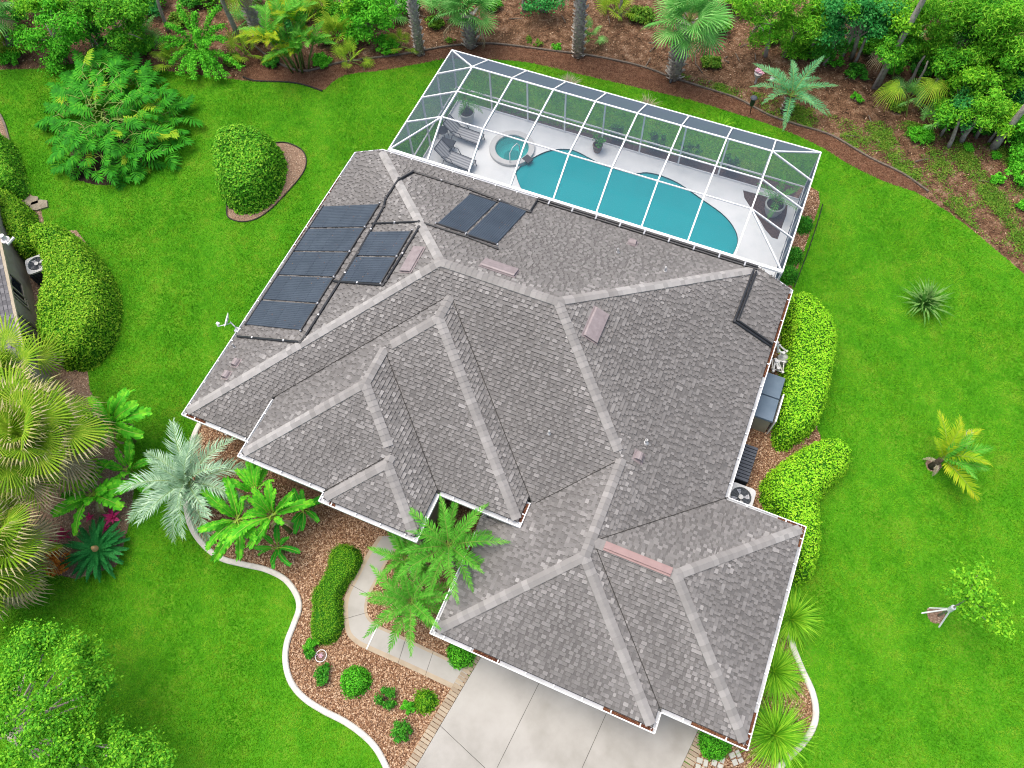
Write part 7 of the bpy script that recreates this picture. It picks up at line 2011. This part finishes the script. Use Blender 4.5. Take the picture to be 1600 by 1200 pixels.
def scatter(n, polys, excl=(), box=None):
    if box is None:
        A = np.concatenate([np.array(p) for p in polys]); box = (*A.min(0), *A.max(0))
    X, Y = rng.uniform(box[0], box[2], n), rng.uniform(box[1], box[3], n)
    ok = visible_box(np.stack([X, Y, np.zeros(n)], 1))
    X, Y = X[ok], Y[ok]
    k = np.zeros(len(X), bool)
    for p in polys: k |= inside(X, Y, p)
    for p in excl: k &= ~inside(X, Y, p)
    return X[k], Y[k]


HOUSE_FP = [(-15.9, 5.9), (-12.6, 5.9), (-12.6, 4.9), (-6.2, 4.9), (-6.2, 6.6), (-4.2, 6.6), (-4.2, 2.3), (5.2, 2.3), (5.2, 9.5), (2.5, 9.5), (2.5, 18.8), (xr + .1, 18.8), (xr + .1, yc + .8), (xl - .05, yc + .1), (xl - .05, 18.8), (-15.9, 18.3)]
NHOUSE = [NP(0, 0, 0)[:2], NP(LN, 0, 0)[:2], NP(LN, 9, 0)[:2], NP(0, 9, 0)[:2]]
NOGRASS = [HOUSE_FP, STRIP, FRONT_BED, RIGHT_BED, CORNER_BED, OVAL, NBED, RING1, RING2, [(c_[0], c_[1]) for c_ in RING3], DRIVE, WALK, NHOUSE]
far = [g2(-170, -40), g2(1770, -40), g2(1770, 1370), g2(-170, 1370)]
A = np.array(far); bx = (*A.min(0), *A.max(0))
X, Y = scatter(3600000, [LAWN], NOGRASS, bx)
n = min(len(X), 640000); X, Y = X[:n], Y[:n]
# thin, worn patches
pat = np.sin(X * .9 + 1.3) * np.sin(Y * .8 + .4) + .7 * np.sin(X * 2.1 + Y * 1.3)
az = rng.uniform(0, 2 * PI, n); hgt = rng.uniform(.03, .075, n) * (1 + .2 * pat); ln_ = rng.uniform(.02, .09, n); w = rng.uniform(.010, .022, n)
V = np.empty((n, 3, 3))
V[:, 0] = np.stack([X - np.sin(az) * w, Y + np.cos(az) * w, np.zeros(n)], 1); V[:, 1] = np.stack([X + np.sin(az) * w, Y - np.cos(az) * w, np.zeros(n)], 1)
V[:, 2] = np.stack([X + np.cos(az) * ln_, Y + np.sin(az) * ln_, np.maximum(.015, hgt)], 1)
o = link('grass', np_mesh('grass', V.reshape(-1, 3), np.arange(n * 3).reshape(n, 3), M['grass'])); tag(o, kind='stuff')


def chips(name, X, Y, size, mat, z=.012, asp=.5, tilt=.35, base=None):
    n = len(X); P = np.stack([X, Y, z + rng.uniform(0, .02, n)], 1)
    Nn = np.tile(np.array([0, 0, 1.0]), (n, 1)); V, F_ = leaf_quads(P, Nn, size, asp, tilt)
    V[:, 2] = np.maximum(V[:, 2], .006 if base is None else base)
    o = link(name, np_mesh(name, V, F_, M[mat])); o['kind'] = 'stuff'


X, Y = scatter(300000, [FRONT_BED], [HOUSE_FP, WALK, DRIVE]); X, Y = X[:66000], Y[:66000]; chips('bark_chips', X, Y, .078, 'chip')
X, Y = scatter(160000, [RIGHT_BED, CORNER_BED], [HOUSE_FP, DRIVE]); X, Y = X[:26000], Y[:26000]; chips('bark_chips', X, Y, .074, 'chip')
X, Y = scatter(40000, [OVAL, RING1, RING2]); X, Y = X[:9000], Y[:9000]; chips('pebbles', X, Y, .06, 'pebble', asp=.7)
X, Y = scatter(160000, [NBED], [NHOUSE]); X, Y = X[:16000], Y[:16000]; chips('pebbles', X, Y, .07, 'pebble', asp=.6)
X, Y = scatter(400000, [STRIP]); X, Y = X[:30000], Y[:30000]; chips('pine_straw', X, Y, .15, 'twig', asp=.07)
X, Y = scatter(900000, [[g2(-40, -40), g2(1640, -40), g2(1640, 500), g2(1500, 400), g2(-40, 130)]], [LAWN, STRIP], bx); k = 90000; X, Y = X[:k], Y[:k]; chips('forest_litter', X[:60000], Y[:60000], .20, 'twig', asp=.07, tilt=.45)
chips('fallen_leaves', X[60000:72000], Y[60000:72000], .10, 'chip', asp=.35, tilt=.5)
# weeds: sparse along the path, thicker on the open ground at the right
X, Y = scatter(500000, [pix([(1040, 110), (1200, 150), (1330, 190), (1420, 190), (1600, 240), (1640, 440), (1560, 390), (1450, 300), (1330, 235), (1200, 185)])], [LAWN, STRIP])
f = np.sin(X * 1.7) * np.sin(Y * 1.9 + 1) + .6 * np.sin(X * 3.3 + Y * 2.2) + .5 * np.sin(X * 7.1) * np.sin(Y * 6.3) + rng.normal(0, .75, len(X)); X, Y = X[f > .75][:24000], Y[f > .75][:24000]
n = len(X); P = np.stack([X, Y, rng.uniform(.02, .10, n)], 1); V, F_ = leaf_quads(P, np.tile(np.array([0, 0, 1.0]), (n, 1)), .10, .3, .7); V[:, 2] = np.maximum(V[:, 2], .01)
o = link('weeds', np_mesh('weeds', V, F_, M['weed'])); o['kind'] = 'stuff'
# fallen sticks and palm debris, each long enough to be picked out
sticks = MB()
for i in range(46):
    px, py = random.choice([(random.uniform(560, 1000), random.uniform(5, 95)), (random.uniform(1000, 1180), random.uniform(60, 140)), (random.uniform(1300, 1560), random.uniform(120, 290))])
    c = g(px, py)
    if inside(np.array([c.x]), np.array([c.y]), STRIP)[0] or inside(np.array([c.x]), np.array([c.y]), LAWN)[0]: continue
    a = random.uniform(0, PI); L = random.uniform(.12, .34); d = Vector((math.cos(a), math.sin(a), random.uniform(-.05, .15))) * L
    sticks.tube([c - d + Vector((0, 0, .05)), c + d * .3 + Vector((0, 0, .07)), c + d + Vector((0, 0, .05))], [.03, .026, .015], 5)
o = sticks.build('fallen_sticks', M['rail_wood']); o['kind'] = 'stuff'
